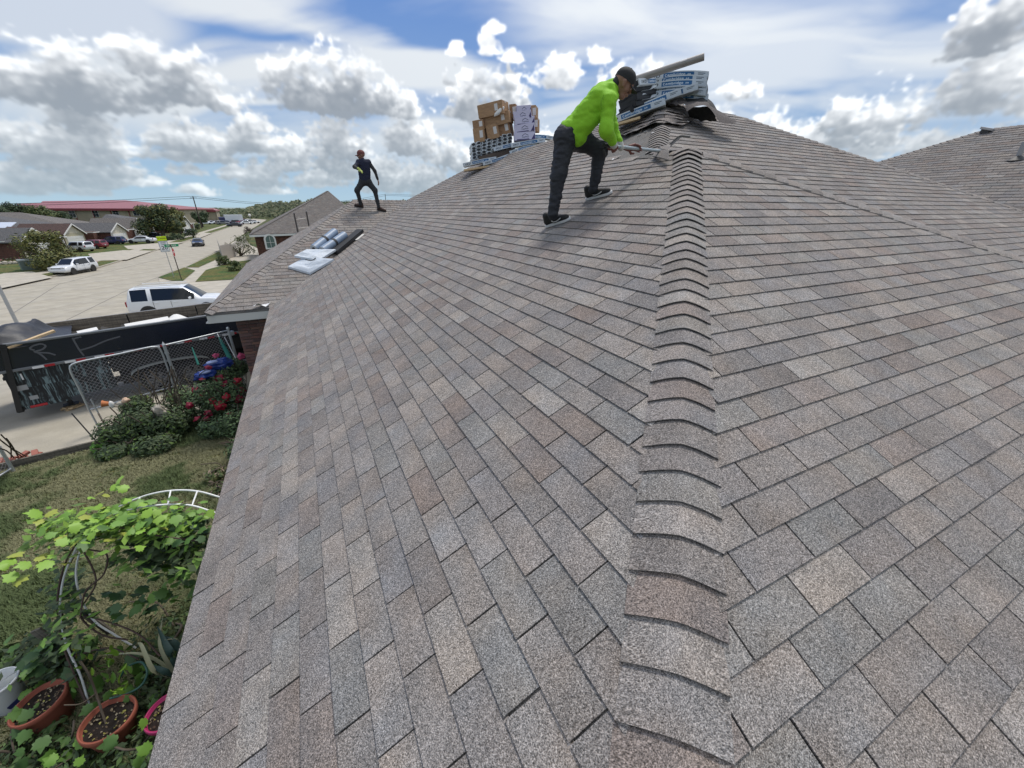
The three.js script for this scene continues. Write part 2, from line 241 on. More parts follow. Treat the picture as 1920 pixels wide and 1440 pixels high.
function frame(pl, along, origin) { const u = along.clone().normalize(), n = pl.n.clone(); const v = n.clone().cross(u).normalize(); return { o: origin.clone(), u, v, n }; }
function tintBy(g, c) { const a = g.attributes.color; for (let i = 0; i < a.count; i++) a.setXYZ(i, a.getX(i) * c.r, a.getY(i) * c.g, a.getZ(i) * c.b); return g; }
const shingleStore = [], fieldStore = [];
function shingle(fr, poly3, r, { hole = null, ref = 0.5, uShift = 0, big = true, wob = 0.0016 } = {}) {
  const poly = poly3.map((p) => { const d = p.clone().sub(fr.o); return [d.dot(fr.u), d.dot(fr.v)]; });
  let A = 0; poly.forEach((a, i) => { const b = poly[(i + 1) % poly.length]; A += a[0] * b[1] - a[1] * b[0]; }); if (A < 0) poly.reverse();
  const us = poly.map((p) => p[0]), vs = poly.map((p) => p[1]), u0 = Math.min(...us), u1 = Math.max(...us), v0 = Math.min(...vs), v1 = Math.max(...vs);
  for (let i = Math.floor(v0 / EX); i * EX < v1; i++) {
    const off = ((i & 1) ? TAB / 2 : 0) + uShift + (n2(i * 0.37, 5.5) - 0.5) * 0.05, row = (n2(i * 0.21, 2.2) - 0.5) * 0.006;
    for (let j = Math.floor((u0 - off) / TAB) - 1; j * TAB + off < u1; j++) {
      const ua = j * TAB + off + 0.004 + (r() - 0.5) * 0.003, ub = (j + 1) * TAB + off - 0.004 + (r() - 0.5) * 0.003, sag = (n2(j * 0.35, i * 0.3 + 50) - 0.5) * wob;
      const va = i * EX + row + sag;
      const q = clipRect(poly, ua, ub, va, va + EX + 0.014); if (!q) continue;
      const c = fr.o.clone().addScaledVector(fr.u, (ua + ub) / 2).addScaledVector(fr.v, va + EX / 2);
      if (hole && hole(c)) continue;
      const t = pick(TW, r), full = q.length === 4 && Math.abs(q[0][0] - q[1][0]) + Math.abs(q[1][0] - q[2][0]) > TAB - 0.02;
      const lift = 0.0125 + r() * 0.0015, curl = r() < 0.05 ? r() * 0.004 : 0;
      const g = tabGeo(q, va, lift, fr, [r() * 3, r() * 3], curl);
      const [x, y, d] = toPx(c), inside = x > -60 && x < 1980 && y > 150 && y < 1500 && d > 0.1;
      const area = inside ? Math.abs(fr.n.dot(c.clone().sub(eye).normalize())) / c.distanceToSquared(eye) * (q.length >= 4 ? 1 : 0.4) : 0;
      (big ? shingleStore : fieldStore).push({ g, t, area });
    }
  }
}
const rH = rng(77);
const cut = (p, d, x) => p.clone().addScaledVector(d, (x - p.x) / d.x);
const Vz = (p, z) => V3(p.x, p.y, z);
// slope A (left, down to the yard): frame runs along the eave towards the street
const frA = frame(plA, V3(0, 0, -1), V3(corner.x, eaveY, 0));
if (frA.v.y < 0) { frA.v.negate(); frA.u.negate(); frA.n.copy(frA.u.clone().cross(frA.v)); if (frA.n.y < 0) frA.n.negate(); }
const polyA = [corner, apexB, upperHip, apexC, ridgeEnd, hipFar, wRidgeA, valleyFoot];
const bareA = [[1090, 268], [1120, 258], [1180, 243], [1236, 232], [1262, 205], [1256, 192], [1190, 214], [1120, 240], [1080, 262]];
const barePx = [[1108, 268], [1140, 246], [1200, 222], [1256, 190], [1262, 196], [1238, 240], [1237, 284], [1228, 296], [1160, 299], [1120, 296]];
const inPoly = (x, y, P) => { let c = false; for (let i = 0, j = P.length - 1; i < P.length; j = i++) { const [a, b] = P[i], [d, e] = P[j]; if ((b > y) !== (e > y) && x < (d - a) * (y - b) / (e - b) + a) c = !c; } return c; };
const bare2 = barePx.map(([x, y]) => { const p = onPl(x, y, plA).sub(frA.o); return [p.dot(frA.u), p.dot(frA.v)]; });
const isBare = (c) => { const d = c.clone().sub(frA.o); return inPoly(d.dot(frA.u), d.dot(frA.v), bare2); };
shingle(frA, polyA, rH, { hole: isBare });
// slope B (right of the hip), slope C behind it
const frB = frame(plB, V3(1, 0, 0), V3(corner.x, eaveY, corner.z));
const stripEnd = cut(apexB, stripDir, 9.5 * S); const polyB = [corner, V3(stripEnd.x, eaveY, corner.z), V3(stripEnd.x, 0, 0).copy(onPl(2300, 600, plB)), apexB];
{ const e = apexB.clone().addScaledVector(stripDir, 2.1 * S); polyB[1] = V3(e.x + 0.6, eaveY, corner.z); polyB[2] = e; }
shingle(frB, polyB, rH, { uShift: 0.11 });
const frC = frame(plC, V3(1, 0, 0), V3(corner.x, eaveY, corner.z - 0.47 * S));
const hipC = onPl(1925, 394, plC), cLow = onPl(1990, 520, plC);
const polyC = [upperHip, onPl(1330, 296, plC), onPl(1560, 380, plC), onPl(1920, 500, plC), cLow, onPl(2060, 445, plC), onPl(1640, 304, plC), onPl(1380, 217, plC), apexC];
shingle(frC, polyC, rH, { uShift: 0.2, hole: (c) => { const [x, y] = toPx(c); return x < 1262 && y < 196; } });
// front wing: slope E facing us, slope F facing the street
const frE = frame(plE, V3(1, 0, 0), wEave);
shingle(frE, [wEave, valleyFoot.clone().add(V3(0.02, 0, 0)), wRidgeA, wApex], rH, { uShift: 0.05 });
const plF = { n: wFar.clone().sub(wEave).cross(wApex.clone().sub(wEave)).normalize(), c: 0 }; if (plF.n.y < 0) plF.n.negate(); plF.c = plF.n.dot(wApex);
const frF = frame(plF, V3(0, 0, 1), wFar);
if (frF.v.y < 0) { frF.v.negate(); frF.u.negate(); }
shingle(frF, [wEave, wApex, wFar], rH, { big: false });

shingleStore.sort((a, b) => b.area - a.area);
shingleStore.slice(0, 300).forEach((s) => part('shingle', s.g, shMats[s.t], house));
const rest = [...shingleStore.slice(300), ...fieldStore].map((s) => tintBy(s.g, TINTS[s.t]));
stuff(part('shingles', merge(rest), shField, house));

// decks under the shingles and the hidden slopes behind
const dn = V3(0, -0.05, 0), low = (p) => p.clone().add(V3(0, -0.007, 0));
const dPts = (l) => l.map(low);
const bE = V3(apexB.x, 0, 0);
const rearA = apexC.clone().add(V3(6, -2.6, -6)), rearB = ridgeEnd.clone().add(V3(5, -2.6, 0));
part('roof_deck', [slab(dPts(polyA), dn), slab(dPts(polyB), dn), slab(dPts(polyC), dn), slab(dPts([wEave, valleyFoot, wRidgeA, wApex]), dn), slab(dPts([wEave, wApex, wFar]), dn)], deckMat, house);
part('rear_slope', [slab(dPts([apexC, onPl(1380, 217, plC), onPl(1640, 304, plC), onPl(2060, 445, plC), onPl(2060, 445, plC).add(V3(3, -1.1, -16)), ridgeEnd.clone().add(V3(5, -2, -1)), ridgeEnd]), dn),
  slab(dPts([apexB, polyB[2], polyB[2].clone().add(V3(0.1, -0.9, -0.3)), apexB.clone().add(V3(0.1, -0.6, -0.1))]), dn), slab(dPts([apexB, apexB.clone().add(V3(0.12, -0.3, 0)), upperHip.clone().add(V3(0.12, -0.3, 0)), upperHip]), dn),
  slab(dPts([wApex, wRidgeA, wRidgeA.clone().add(V3(0.5, -1.6, -5)), wFar]), dn), slab(dPts([hipFar, ridgeEnd, ridgeEnd.clone().add(V3(4, -2, -5)), V3(wFar.x + 4, eaveY, wFar.z - 3)]), dn)], granMat('rear_granules', lin(0.5, 0.48, 0.47)), house);

// folded cap shingles along hips and ridges
function capGeo(c, dir, nl, nr, half, len, h0, r) {       // c on the ridge line, dir uphill, nl / nr: directions down either side
  const up = nl.clone().add(nr).multiplyScalar(-1).normalize(), pr = [-1, -0.75, -0.55, -0.4, -0.25, -0.12, 0, 0.12, 0.25, 0.4, 0.55, 0.75, 1], sn = Math.max(0.05, -(nl.dot(up) + nr.dot(up)) / 2), T0 = 0.7, uo = r() * 2;
  const side = (t) => { const d = t < 0 ? nl : nr, a = Math.abs(t) * half; const k = Math.max(0, T0 - Math.abs(t)); return d.clone().multiplyScalar(a).addScaledVector(up, -k * k / (2 * T0) * half * sn + lerp(T0 / 2 * half * sn + 0.008, 0.002, Math.abs(t))); };
  const f = (i, j, w) => c.clone().add(side(pr[i])).addScaledVector(dir, j * len).addScaledVector(up, lerp(h0, 0.0, j) + w);
  const top = grid(12, 1, (a, b) => f(Math.round(a * 12), b, 0), (a, b) => [(a * half * 2 + uo) / UVM, (b * len + uo) / UVM]);
  const butt = grid(12, 1, (a, b) => f(Math.round(a * 12), 0, (b - 1) * 0.005), (a, b) => [(a * half * 2 + uo) / UVM, (b * 0.01) / UVM]);
  const sides = [0, 12].map((k) => grid(1, 1, (a, b) => f(k, a, (b - 1) * 0.02), (a, b) => [a * len, b * 0.01]));
  const w1 = lin(1), dk = lin(1); return merge([tint(top, w1), tint(butt, dk), ...sides.map((q) => tint(q, dk))]);
}
function capLine(a, b, n1, n2_, { half = 0.135, skip = 0, r = rH, jitter = 0.012, exp = EX, name = 'hip_cap', raise } = {}) {
  const dir = b.clone().sub(a), L = dir.length(); dir.normalize();
  const nl = n1.clone().cross(dir).normalize(), nr = n2_.clone().cross(dir).normalize(); if (nl.y > 0) nl.negate(); if (nr.y > 0) nr.negate();
  const out = [], n = Math.floor((L - skip) / exp);
  for (let i = 0; i < n; i++) { const c = a.clone().addScaledVector(dir, i * exp + (r() - 0.5) * jitter); const up = raise ? raise(i, n) : 0; c.y += up; out.push(capGeo(c, dir, nl, nr, half * (1 + (r() - 0.5) * 0.07), exp + 0.04, 0.016 + r() * 0.003, r)); }
  return out;
}
const caps = [];
caps.push(...capLine(corner, apexB, plA.n, plB.n, { half: 0.165, raise: (i, n) => i > n - 4 ? (i - n + 4) * 0.008 : 0 }));
caps.push(...capLine(upperHip, upperHip.clone().lerp(apexC, 0.46), plA.n, plC.n, { half: 0.15, exp: 0.125 }));
caps.push(...capLine(wEave.clone(), wApex, plE.n, plF.n, { half: 0.15 }));
caps.forEach((g) => part('hip_cap', g, shMats[pick(TW, rH)], house));
const plD = { n: stripDir.clone().cross(V3(0, 0, -1)).normalize() }; if (plD.n.y < 0) plD.n.negate();
const apexB2 = apexB.clone().addScaledVector(stripDir, 0.03);
capLine(polyB[2], apexB2, plB.n, plD.n, { half: 0.165, exp: 0.143, raise: () => 0.016 }).forEach((g) => part('hip_cap', g, shMats[pick([0, 1, 6, 6, 8, 3], rH)], house));
capLine(onPl(2060, 445, plC), onPl(1380, 217, plC), plC.n, plD.n, { half: 0.12, exp: 0.143 }).forEach((g, i) => part('hip_cap', g, shMats[pick([0, 1, 6, 2], rH)], house));
capLine(wApex.clone().add(V3(-0.05, 0, 0)), wRidgeA, plE.n, V3(0, 1, -0.5).normalize(), { half: 0.14 }).forEach((g) => part('ridge_cap', g, shMats[pick([0, 2, 10, 5], rH)], house));
stuff(part('rear_caps', [...capLine(wFar, wApex, plF.n, V3(0, 1, -0.5).normalize()), ...capLine(ridgeEnd, apexC.clone().lerp(ridgeEnd, 0.25), plA.n, V3(0.4, 1, 0)), ...capLine(hipFar, ridgeEnd, plA.n, V3(0.2, 1, -0.5))], shMats[2], house));
// ---------- ground, street, paths ----------
const G = -1.4;                                     // street level; the yard lies at 0, a ramp behind the trailer joins them
const speck = (n, seed, lo, hi, oct, sc, tintf) => { const r = rng(seed); return tex(n, (x, y) => { const v = lerp(lo, hi, fbm(x * sc, y * sc, oct, sc)) + (r() - 0.5) * 0.09; return tintf ? tintf(v, fbm(x * 5 + 3, y * 5, 3, 5)) : [v, v, v]; }); };
const concTex = speck(512, 31, 0.80, 0.99, 6, 8, (v, k) => [v, v * (0.985 + 0.01 * k), v * (0.94 + 0.04 * k)]);
const grassTex = (() => { const r = rng(41); return tex(1024, (x, y) => { const d = fbm(x * 7, y * 7, 4, 7), f = fbm(x * 64, y * 64, 3, 64), k = sst(0.42, 0.62, d + (f - 0.5) * 0.5), v = 0.6 + f * 0.55 + (r() - 0.5) * 0.25; return [lerp(0.52, 0.74, k) * v, lerp(0.66, 0.69, k) * v, lerp(0.36, 0.47, k) * v]; }); })();
const withRep = (t, a) => { const c = t.clone(); c.repeat.set(a, a); c.needsUpdate = true; return c; };
const conc = mat('concrete', lin(0.45, 0.42, 0.365), 0.95, { map: withRep(concTex, 0.22) });
const concWalk = mat('pale_concrete', lin(0.52, 0.485, 0.43), 0.95, { map: withRep(concTex, 0.3) });
const grassFar = mat('grass_sheet', lin(0.24, 0.27, 0.12), 1, { map: withRep(grassTex, 0.12) });
const dryFar = mat('field_sheet', lin(0.20, 0.22, 0.11), 1, { map: withRep(grassTex, 0.02) });
const soilYard = mat('yard_turf', lin(0.21, 0.225, 0.12), 1, { map: withRep(grassTex, 0.4), bumpMap: withRep(grassTex, 0.4), bumpScale: 0.02 });
const lift = (pts, y) => pts.map((p) => V3(p.x, y, p.z));
const sheet = (pts, y) => polyGeo(lift(pts, y), (p) => [p.x, p.z]);
const gp = (list, y = G) => list.map(([a, b]) => atY(a, b, y));
const tDir = V3(0.947, 0, -0.32).normalize(), tNrm = V3(-0.32, 0, -0.947).normalize(), tBase = V3(-7.16, 0, -13.58);
const L1 = (t) => tBase.clone().addScaledVector(tNrm, 3.6).addScaledVector(tDir, t), L2 = (t) => L1(t).addScaledVector(tNrm, 7).setY(G);
ground('yard_ground', sheet([L1(-60), V3(-60, 0, 40), V3(60, 0, 40), V3(60, 0, -30), L1(60)].map((p) => p.clone()), 0), soilYard);
ground('ramp', polyGeo([L1(-60), L1(60), L2(60), L2(-60)], (p) => [p.x, p.z]), conc);
ground('terrain', polyGeo([L2(-60).setY(G - 0.012), L2(60).setY(G - 0.012), V3(1500, G - 0.012, -300), V3(1500, G - 0.012, -2600), V3(-2600, G - 0.012, -2600), V3(-2600, G - 0.012, 200)], (p) => [p.x, p.z]), dryFar);
const farCurb = gp([[-160, 566], [-60, 550], [0, 540], [50, 529], [100, 520], [180, 505], [250, 483], [330, 459], [400, 437], [452, 419], [476, 410]]);
const nearCurb = gp([[455, 440], [411, 469], [346, 501], [296, 520]]);
ground('street', sheet([...farCurb, atY(500, 412, G), ...nearCurb, atY(330, 545, G), L2(20), L2(-60)], G), conc);
// far side of the street: lawn raised by a kerb, a footpath and drives
const back = farCurb.map((p, i) => p.clone().add(V3(-0.6 - 95, 0, -14)));
const offCurb = (d) => farCurb.map((p, i) => { const a = farCurb[Math.max(0, i - 1)], b = farCurb[Math.min(farCurb.length - 1, i + 1)], t = b.clone().sub(a).normalize(); return p.clone().add(V3(t.z, 0, -t.x).multiplyScalar(d)); });
ground('far_lawn', sheet([...farCurb.slice(1), ...back.slice(1).reverse()], G + 0.13), grassFar);
const ribbon = (a, b, y) => grid(a.length - 1, 1, (u, v) => { const i = Math.round(u * (a.length - 1)); const p = v < 0.5 ? a[i] : b[i]; return V3(p.x, y, p.z); }, (u, v, p) => [p.x, p.z]);
ground('kerb', merge([ribbon(offCurb(-0.02), offCurb(0.2), G + 0.134), grid(farCurb.length - 1, 1, (u, v) => farCurb[Math.round(u * (farCurb.length - 1))].clone().setY(G + v * 0.134))]), concWalk);
const sgn = (() => { const a = offCurb(1)[5], q = back[5]; return a.distanceTo(q) < farCurb[5].distanceTo(q) ? 1 : -1; })();
ground('far_footpath', ribbon(offCurb(sgn * 2.2), offCurb(sgn * 3.6), G + 0.139), concWalk);
for (const P of [[[165, 476], [232, 469], [287, 470], [238, 487], [176, 489]], [[232, 461], [306, 455], [345, 454], [300, 467], [240, 467]], [[-30, 522], [8, 512], [60, 509], [98, 520], [0, 541]], [[350, 441], [378, 436], [398, 437], [375, 446]]]) ground('driveway', sheet(gp(P, G + 0.14), G + 0.144), concWalk);
// our side of the street
ground('verge', sheet(gp([[297, 520], [346, 501], [366, 507], [343, 526], [322, 526]], G + 0.1), G + 0.1), grassFar);
ground('verge', sheet(gp([[348, 501], [411, 471], [417, 481], [372, 501]], G + 0.1), G + 0.1), grassFar);
ground('near_footpath', sheet(gp([[300, 535], [297, 520], [346, 501], [411, 470], [455, 442], [470, 460], [500, 470], [470, 535], [420, 560], [330, 545]], G + 0.06), G + 0.06), concWalk);
ground('near_lawn', sheet(gp([[366, 528], [386, 506], [440, 491], [470, 487], [500, 490], [470, 520], [432, 524]], G + 0.1), G + 0.1), grassFar);
// the yard side: drive beyond an edging board
const ed0 = atY(-8, 885, 0), ed1 = atY(190, 836, 0), edD = ed1.clone().sub(ed0).normalize();
const edA = ed0.clone().addScaledVector(edD, -8), edB = ed1.clone().addScaledVector(edD, 5.2);
ground('driveway', sheet([edA, edB, L1(14), L1(-60), V3(-40, 0, -4)], 0.02), conc);
const woodTex = (a, b, seed) => { const r = rng(seed); return tex(256, (x, y) => { const g = fbm(x * 3 + n2(y * 3, 1) * 0.5, y * 40, 4, 64), k = fbm(x * 60, y * 3 + 7, 3, 64); const v = g * 0.7 + k * 0.3; return [lerp(a[0], b[0], v), lerp(a[1], b[1], v), lerp(a[2], b[2], v)]; }); };
const greyWood = mat('weathered_wood', lin(1), 0.9, { map: woodTex([0.20, 0.19, 0.17], [0.55, 0.52, 0.47], 3) });
const paleWood = mat('pale_wood', lin(1), 0.85, { map: woodTex([0.62, 0.50, 0.36], [0.93, 0.84, 0.68], 4) });
{
  const t = thing('edging_board', 'low grey board edging the dry lawn along the concrete drive', 'edging board');
  const L = edB.distanceTo(edA); for (let i = 0; i < 6; i++) { const a = edA.clone().addScaledVector(edD, L * i / 6 + 0.006), b = edA.clone().addScaledVector(edD, L * (i + 1) / 6 - 0.006); a.y = b.y = 0.07 + (i % 2) * 0.004; part('board', beam(a, b, 0.06, 0.17), greyWood, t); }
}

{ const t = thing('street_joints', 'dark sealed joint lines between the pale concrete slabs of the street', 'joints'), jm = mat('joint_sealant', lin(0.2, 0.19, 0.17), 0.9); const jl = (a, b) => part('joint', beam(atY(a[0], a[1], G + 0.004), atY(b[0], b[1], G + 0.004), 0.05, 0.012), jm, t);
  jl([125, 600], [245, 541]); jl([245, 541], [335, 503]); jl([110, 533], [330, 478]); jl([20, 590], [110, 533]); }
// ---------- trees and leaf masses ----------
function leafCloud(N, place, s0, s1, cols, r, flat = 0.5) {
  const P = new Float32Array(N * 18), C = new Float32Array(N * 18), Nn = new Float32Array(N * 18); const a = V3(0, 0, 0), b = V3(0, 0, 0), n = V3(0, 0, 0);
  for (let i = 0; i < N; i++) {
    const { p, n: o } = place(i), s = lerp(s0, s1, r()), c = pick(cols, r), k = 0.75 + 0.5 * r();
    a.set(r() - 0.5, (r() - 0.5) * flat, r() - 0.5).normalize(); n.set(r() - 0.5, r() - 0.3, r() - 0.5).add(o || V3(0, 0, 0)).normalize(); b.copy(n).cross(a).normalize(); a.copy(b).cross(n);
    const q = [p.clone().addScaledVector(a, -s), p.clone().addScaledVector(b, s * 0.42).addScaledVector(a, -0.1 * s), p.clone().addScaledVector(a, s), p.clone().addScaledVector(b, -s * 0.42).addScaledVector(a, -0.1 * s)];
    [0, 2, 1, 0, 3, 2].forEach((k2, m) => { const o2 = i * 18 + m * 3; P[o2] = q[k2].x; P[o2 + 1] = q[k2].y; P[o2 + 2] = q[k2].z; C[o2] = c.r * k; C[o2 + 1] = c.g * k; C[o2 + 2] = c.b * k; Nn[o2] = n.x; Nn[o2 + 1] = n.y; Nn[o2 + 2] = n.z; });
  }
  const g = new THREE.BufferGeometry(); g.setAttribute('position', new THREE.BufferAttribute(P, 3)); g.setAttribute('normal', new THREE.BufferAttribute(Nn, 3)); g.setAttribute('color', new THREE.BufferAttribute(C, 3)); g.setAttribute('uv', new THREE.BufferAttribute(new Float32Array(N * 12), 2)); return g;
}
const leafMat = mat('foliage', lin(1), 0.75, { vertexColors: true });
const barkMat = mat('bark', lin(0.10, 0.08, 0.06), 1);
const GREENS = [lin(0.075, 0.105, 0.035), lin(0.10, 0.13, 0.04), lin(0.05, 0.08, 0.028), lin(0.13, 0.14, 0.045)];
const DARKG = [lin(0.03, 0.055, 0.022), lin(0.045, 0.075, 0.03), lin(0.06, 0.085, 0.035)];
const OLIVE = [lin(0.14, 0.15, 0.035), lin(0.10, 0.115, 0.03), lin(0.18, 0.17, 0.05), lin(0.07, 0.085, 0.03)];
function crownPlace(w, h, y0, lobes, r) {
  const L = Array.from({ length: lobes }, (_, i) => { const a = r() * 6.28, t = r(), rr_ = Math.sqrt(r()) * 0.62 * w * (1 - 0.45 * t); return [V3(Math.cos(a) * rr_, y0 + h * (0.18 + 0.7 * t), Math.sin(a) * rr_), w * (0.26 + 0.22 * r()) * (1 - 0.35 * t)]; });
  return () => { const [c, q] = pick(L, r); const d = V3(r() - 0.5, r() - 0.5, r() - 0.5).normalize(), k = Math.pow(r(), 0.45); return { p: c.clone().addScaledVector(d, q * k).setY(c.y + d.y * q * k * 0.8), n: d.multiplyScalar(0.9) }; };
}
function tree(name, label, pos, w, h, trunkH, N, s0, s1, cols, seed, group) {
  const r = rng(seed), t = thing(name, label, name.includes('shrub') ? 'shrub' : 'tree', pos, 0, group);
  const tr = [rod(V3(0, -0.05, 0), V3(0.05, trunkH + h * 0.4, 0), w * 0.055 + 0.02, w * 0.03)];
  for (let i = 0; i < 7; i++) { const a = i * 0.9 + r(), y = trunkH * 0.7 + r() * h * 0.25; tr.push(rod(V3(0.02, y, 0), V3(Math.cos(a) * w * 0.5, y + h * (0.25 + 0.3 * r()), Math.sin(a) * w * 0.5), w * 0.022, w * 0.008, 5)); }
  part('trunk', tr, barkMat, t);
  part('crown', leafCloud(N, crownPlace(w, h, trunkH, 13, r), s0, s1, cols, r), leafMat, t); return t;
}
const B = (x, y, h = G) => atY(x, y, h);
tree('bushy_tree', 'loose yellow green young tree behind the parked white crossover', B(108, 506), 4.2, 4.0, 0.2, 5200, 0.09, 0.2, OLIVE, 101);
tree('round_tree', 'full dark olive street tree beside the white sedan', B(309, 449), 6.4, 5.6, 1.2, 8000, 0.16, 0.34, [...OLIVE, ...DARKG, ...DARKG], 102);
tree('small_tree', 'small dark round tree right of the utility pole', B(381, 426), 5, 3.6, 1.6, 2500, 0.25, 0.5, DARKG, 103);
tree('small_tree', 'thin olive tree just right of the full street tree', B(340, 440), 3.4, 5.6, 1.2, 1600, 0.18, 0.35, OLIVE, 104);
for (const [x, y, w, lab] of [[314, 452, 1.1, 'leftmost round clipped shrub under the street tree'], [323, 451.5, 1.1, 'middle round clipped shrub under the street tree'], [333, 450.5, 1.9, 'wide round clipped shrub right of the street tree'], [363, 447, 2.6, 'dark green shrub clump behind the oncoming dark car'], [371, 431, 2.4, 'small round shrub before the white gable, left of the utility pole']]) tree('round_shrub', lab, B(x, y), w, w * 0.8, 0.05, 700, 0.1, 0.2, DARKG, x, 'shrubs along the far front gardens');
for (const [x, y, w, c, lab] of [[50, 407, 9, DARKG, 'dark bushy tree before the school, left of the pair'], [90, 408, 8, GREENS, 'brighter green tree before the school, right of the pair'], [8, 409, 7, DARKG, 'dark tree at the left picture edge below the school wing'], [115, 405, 6, DARKG, 'small dark tree under the school wall windows']]) tree('bushy_tree', lab, B(x, y + 18), w * 0.9, w * 0.85, 0.5, 2600, 0.25, 0.5, c, x + 300);
for (const [x, y, w, lab] of [[421, 498, 1.25, 'small dark shrub on the near lawn, left one by the path'], [443, 509, 1.3, 'small green shrub on the near lawn close to our roof edge'], [452, 481, 3.2, 'dark spiky shrub against the wooden fence'], [470, 440, 2.2, 'bare reddish shrub at the neighbour corner'], [390, 584, 1.2, 'dry brown shrub top between the dark trailer and our roof corner']]) tree('garden_shrub', lab, B(x, y), w, w * 0.9, 0.05, 900, 0.06, 0.16, x === 470 ? [lin(0.1, 0.06, 0.05), lin(0.07, 0.06, 0.04)] : x === 390 ? [lin(0.16, 0.13, 0.05), lin(0.1, 0.09, 0.04)] : GREENS, x + 7);
{ // the far wood along the horizon
  const r = rng(55), A = [];
  const pl = () => { const px = lerp(395, 1010, r()), d = lerp(330, 520, r()); const e = V3(0, 0, 0).copy(atD(px, 395, d)); const top = lerp(4.6, 11, sst(425, 570, px)) + 2.2 * (n2(px / 16, 3) - 0.3) + 1.6 * (n2(px / 5, 9) - 0.4) + (d - 330) * 0.006; e.y = G + top * Math.pow(r(), 0.6); return { p: e, n: V3(0, 0.4, 0.6) }; };
  const g = leafCloud(26000, pl, 0.6, 1.5, [lin(0.075, 0.10, 0.045), lin(0.11, 0.13, 0.06), lin(0.05, 0.075, 0.035), lin(0.17, 0.17, 0.09)], r);
  const pl2 = () => { const px = lerp(-60, 30, r()), d = lerp(420, 560, r()); const e = atD(px, 395, d); e.y = G + (5 + 5 * n2(px / 8, 4)) * r(); return { p: e, n: V3(0, 0.4, 0.6) }; };
  tag(stuff(part('distant_wood', [g, leafCloud(4000, pl2, 0.8, 1.6, DARKG, r)], leafMat, scene)), 'low green wood along the horizon beyond the car park', 'woodland');
}
// ---------- houses ----------
const brickTex = (() => { const r = rng(71); const cols = Array.from({ length: 600 }, () => 0.7 + 0.5 * r()); return tex(512, (x, y) => { const row = Math.floor(y * 24), u = x * 8 + (row & 1) * 0.5, c = Math.floor(u) % 8, fx = u - Math.floor(u), fy = y * 24 - row; const k = cols[row * 8 + c]; if (fx < 0.045 || fy < 0.13) return [0.55, 0.52, 0.48]; const v = k * (0.9 + 0.2 * fbm(x * 90, y * 90, 2)); return [0.42 * v, 0.28 * v, 0.24 * v]; }); })();
const brickFar = mat('red_brick_courses', lin(0.75, 0.62, 0.58), 0.9, { map: withRep(brickTex, 0.55) });
const brickTan = mat('tan_brick_courses', lin(1.6, 1.6, 1.45), 0.9, { map: withRep(brickTex, 0.55) });
const whiteTrim = mat('white_trim', lin(0.72, 0.71, 0.68), 0.6);
const cream = mat('cream_siding', lin(0.60, 0.55, 0.44), 0.8);
const glassDark = mat('window_glass', lin(0.03, 0.04, 0.05), 0.08);
const roofDark = granMat('dark_grey_roofing', lin(0.25, 0.25, 0.26)), roofBrown = granMat('brown_roofing', lin(0.19, 0.115, 0.10)), roofGrey = granMat('grey_roofing', lin(0.34, 0.335, 0.33)), roofMid = granMat('mid_grey_roofing', lin(0.36, 0.33, 0.31));
function hipRoof(w, d, y, rise, ov, ridge) {      // footprint w (x) by d (z) centred, ridge along the longer side
  const X = w / 2 + ov, Z = d / 2 + ov, a = V3(-X, y, -Z), b = V3(X, y, -Z), c = V3(X, y, Z), e = V3(-X, y, Z); let p, q; if (w >= d) { p = V3(-X + Z * (ridge ?? 1), y + rise, 0); q = V3(X - Z * (ridge ?? 1), y + rise, 0); return [[a, b, q, p], [c, e, p, q], [b, c, q], [e, a, p]]; } p = V3(0, y + rise, -Z + X * (ridge ?? 1)); q = V3(0, y + rise, Z - X * (ridge ?? 1)); return [[b, c, q, p], [e, a, p, q], [a, b, p], [c, e, q]];
}
const roofParts = (faces, m, parent) => faces.forEach((f) => part('roof', slab(f, V3(0, -0.16, 0)), m, parent));
function win(parent, w, h, x, y, z, ry = 0, bars = 1) { const f = [bx(w + 0.16, 0.08, 0.1, 0, h / 2 + 0.04, 0), bx(w + 0.16, 0.08, 0.1, 0, -h / 2 - 0.04, 0), bx(0.08, h, 0.1, -w / 2 - 0.04, 0, 0), bx(0.08, h, 0.1, w / 2 + 0.04, 0, 0), bx(w, 0.045, 0.07, 0, 0, 0)]; for (let i = 1; i <= bars; i++) f.push(bx(0.045, h, 0.065, -w / 2 + w * i / (bars + 1), 0, 0)); const o = part('window', merge(f), whiteTrim, parent); o.position.set(x, y, z); o.rotation.y = ry; part('pane', bx(w, h, 0.03), glassDark, o); return o; }
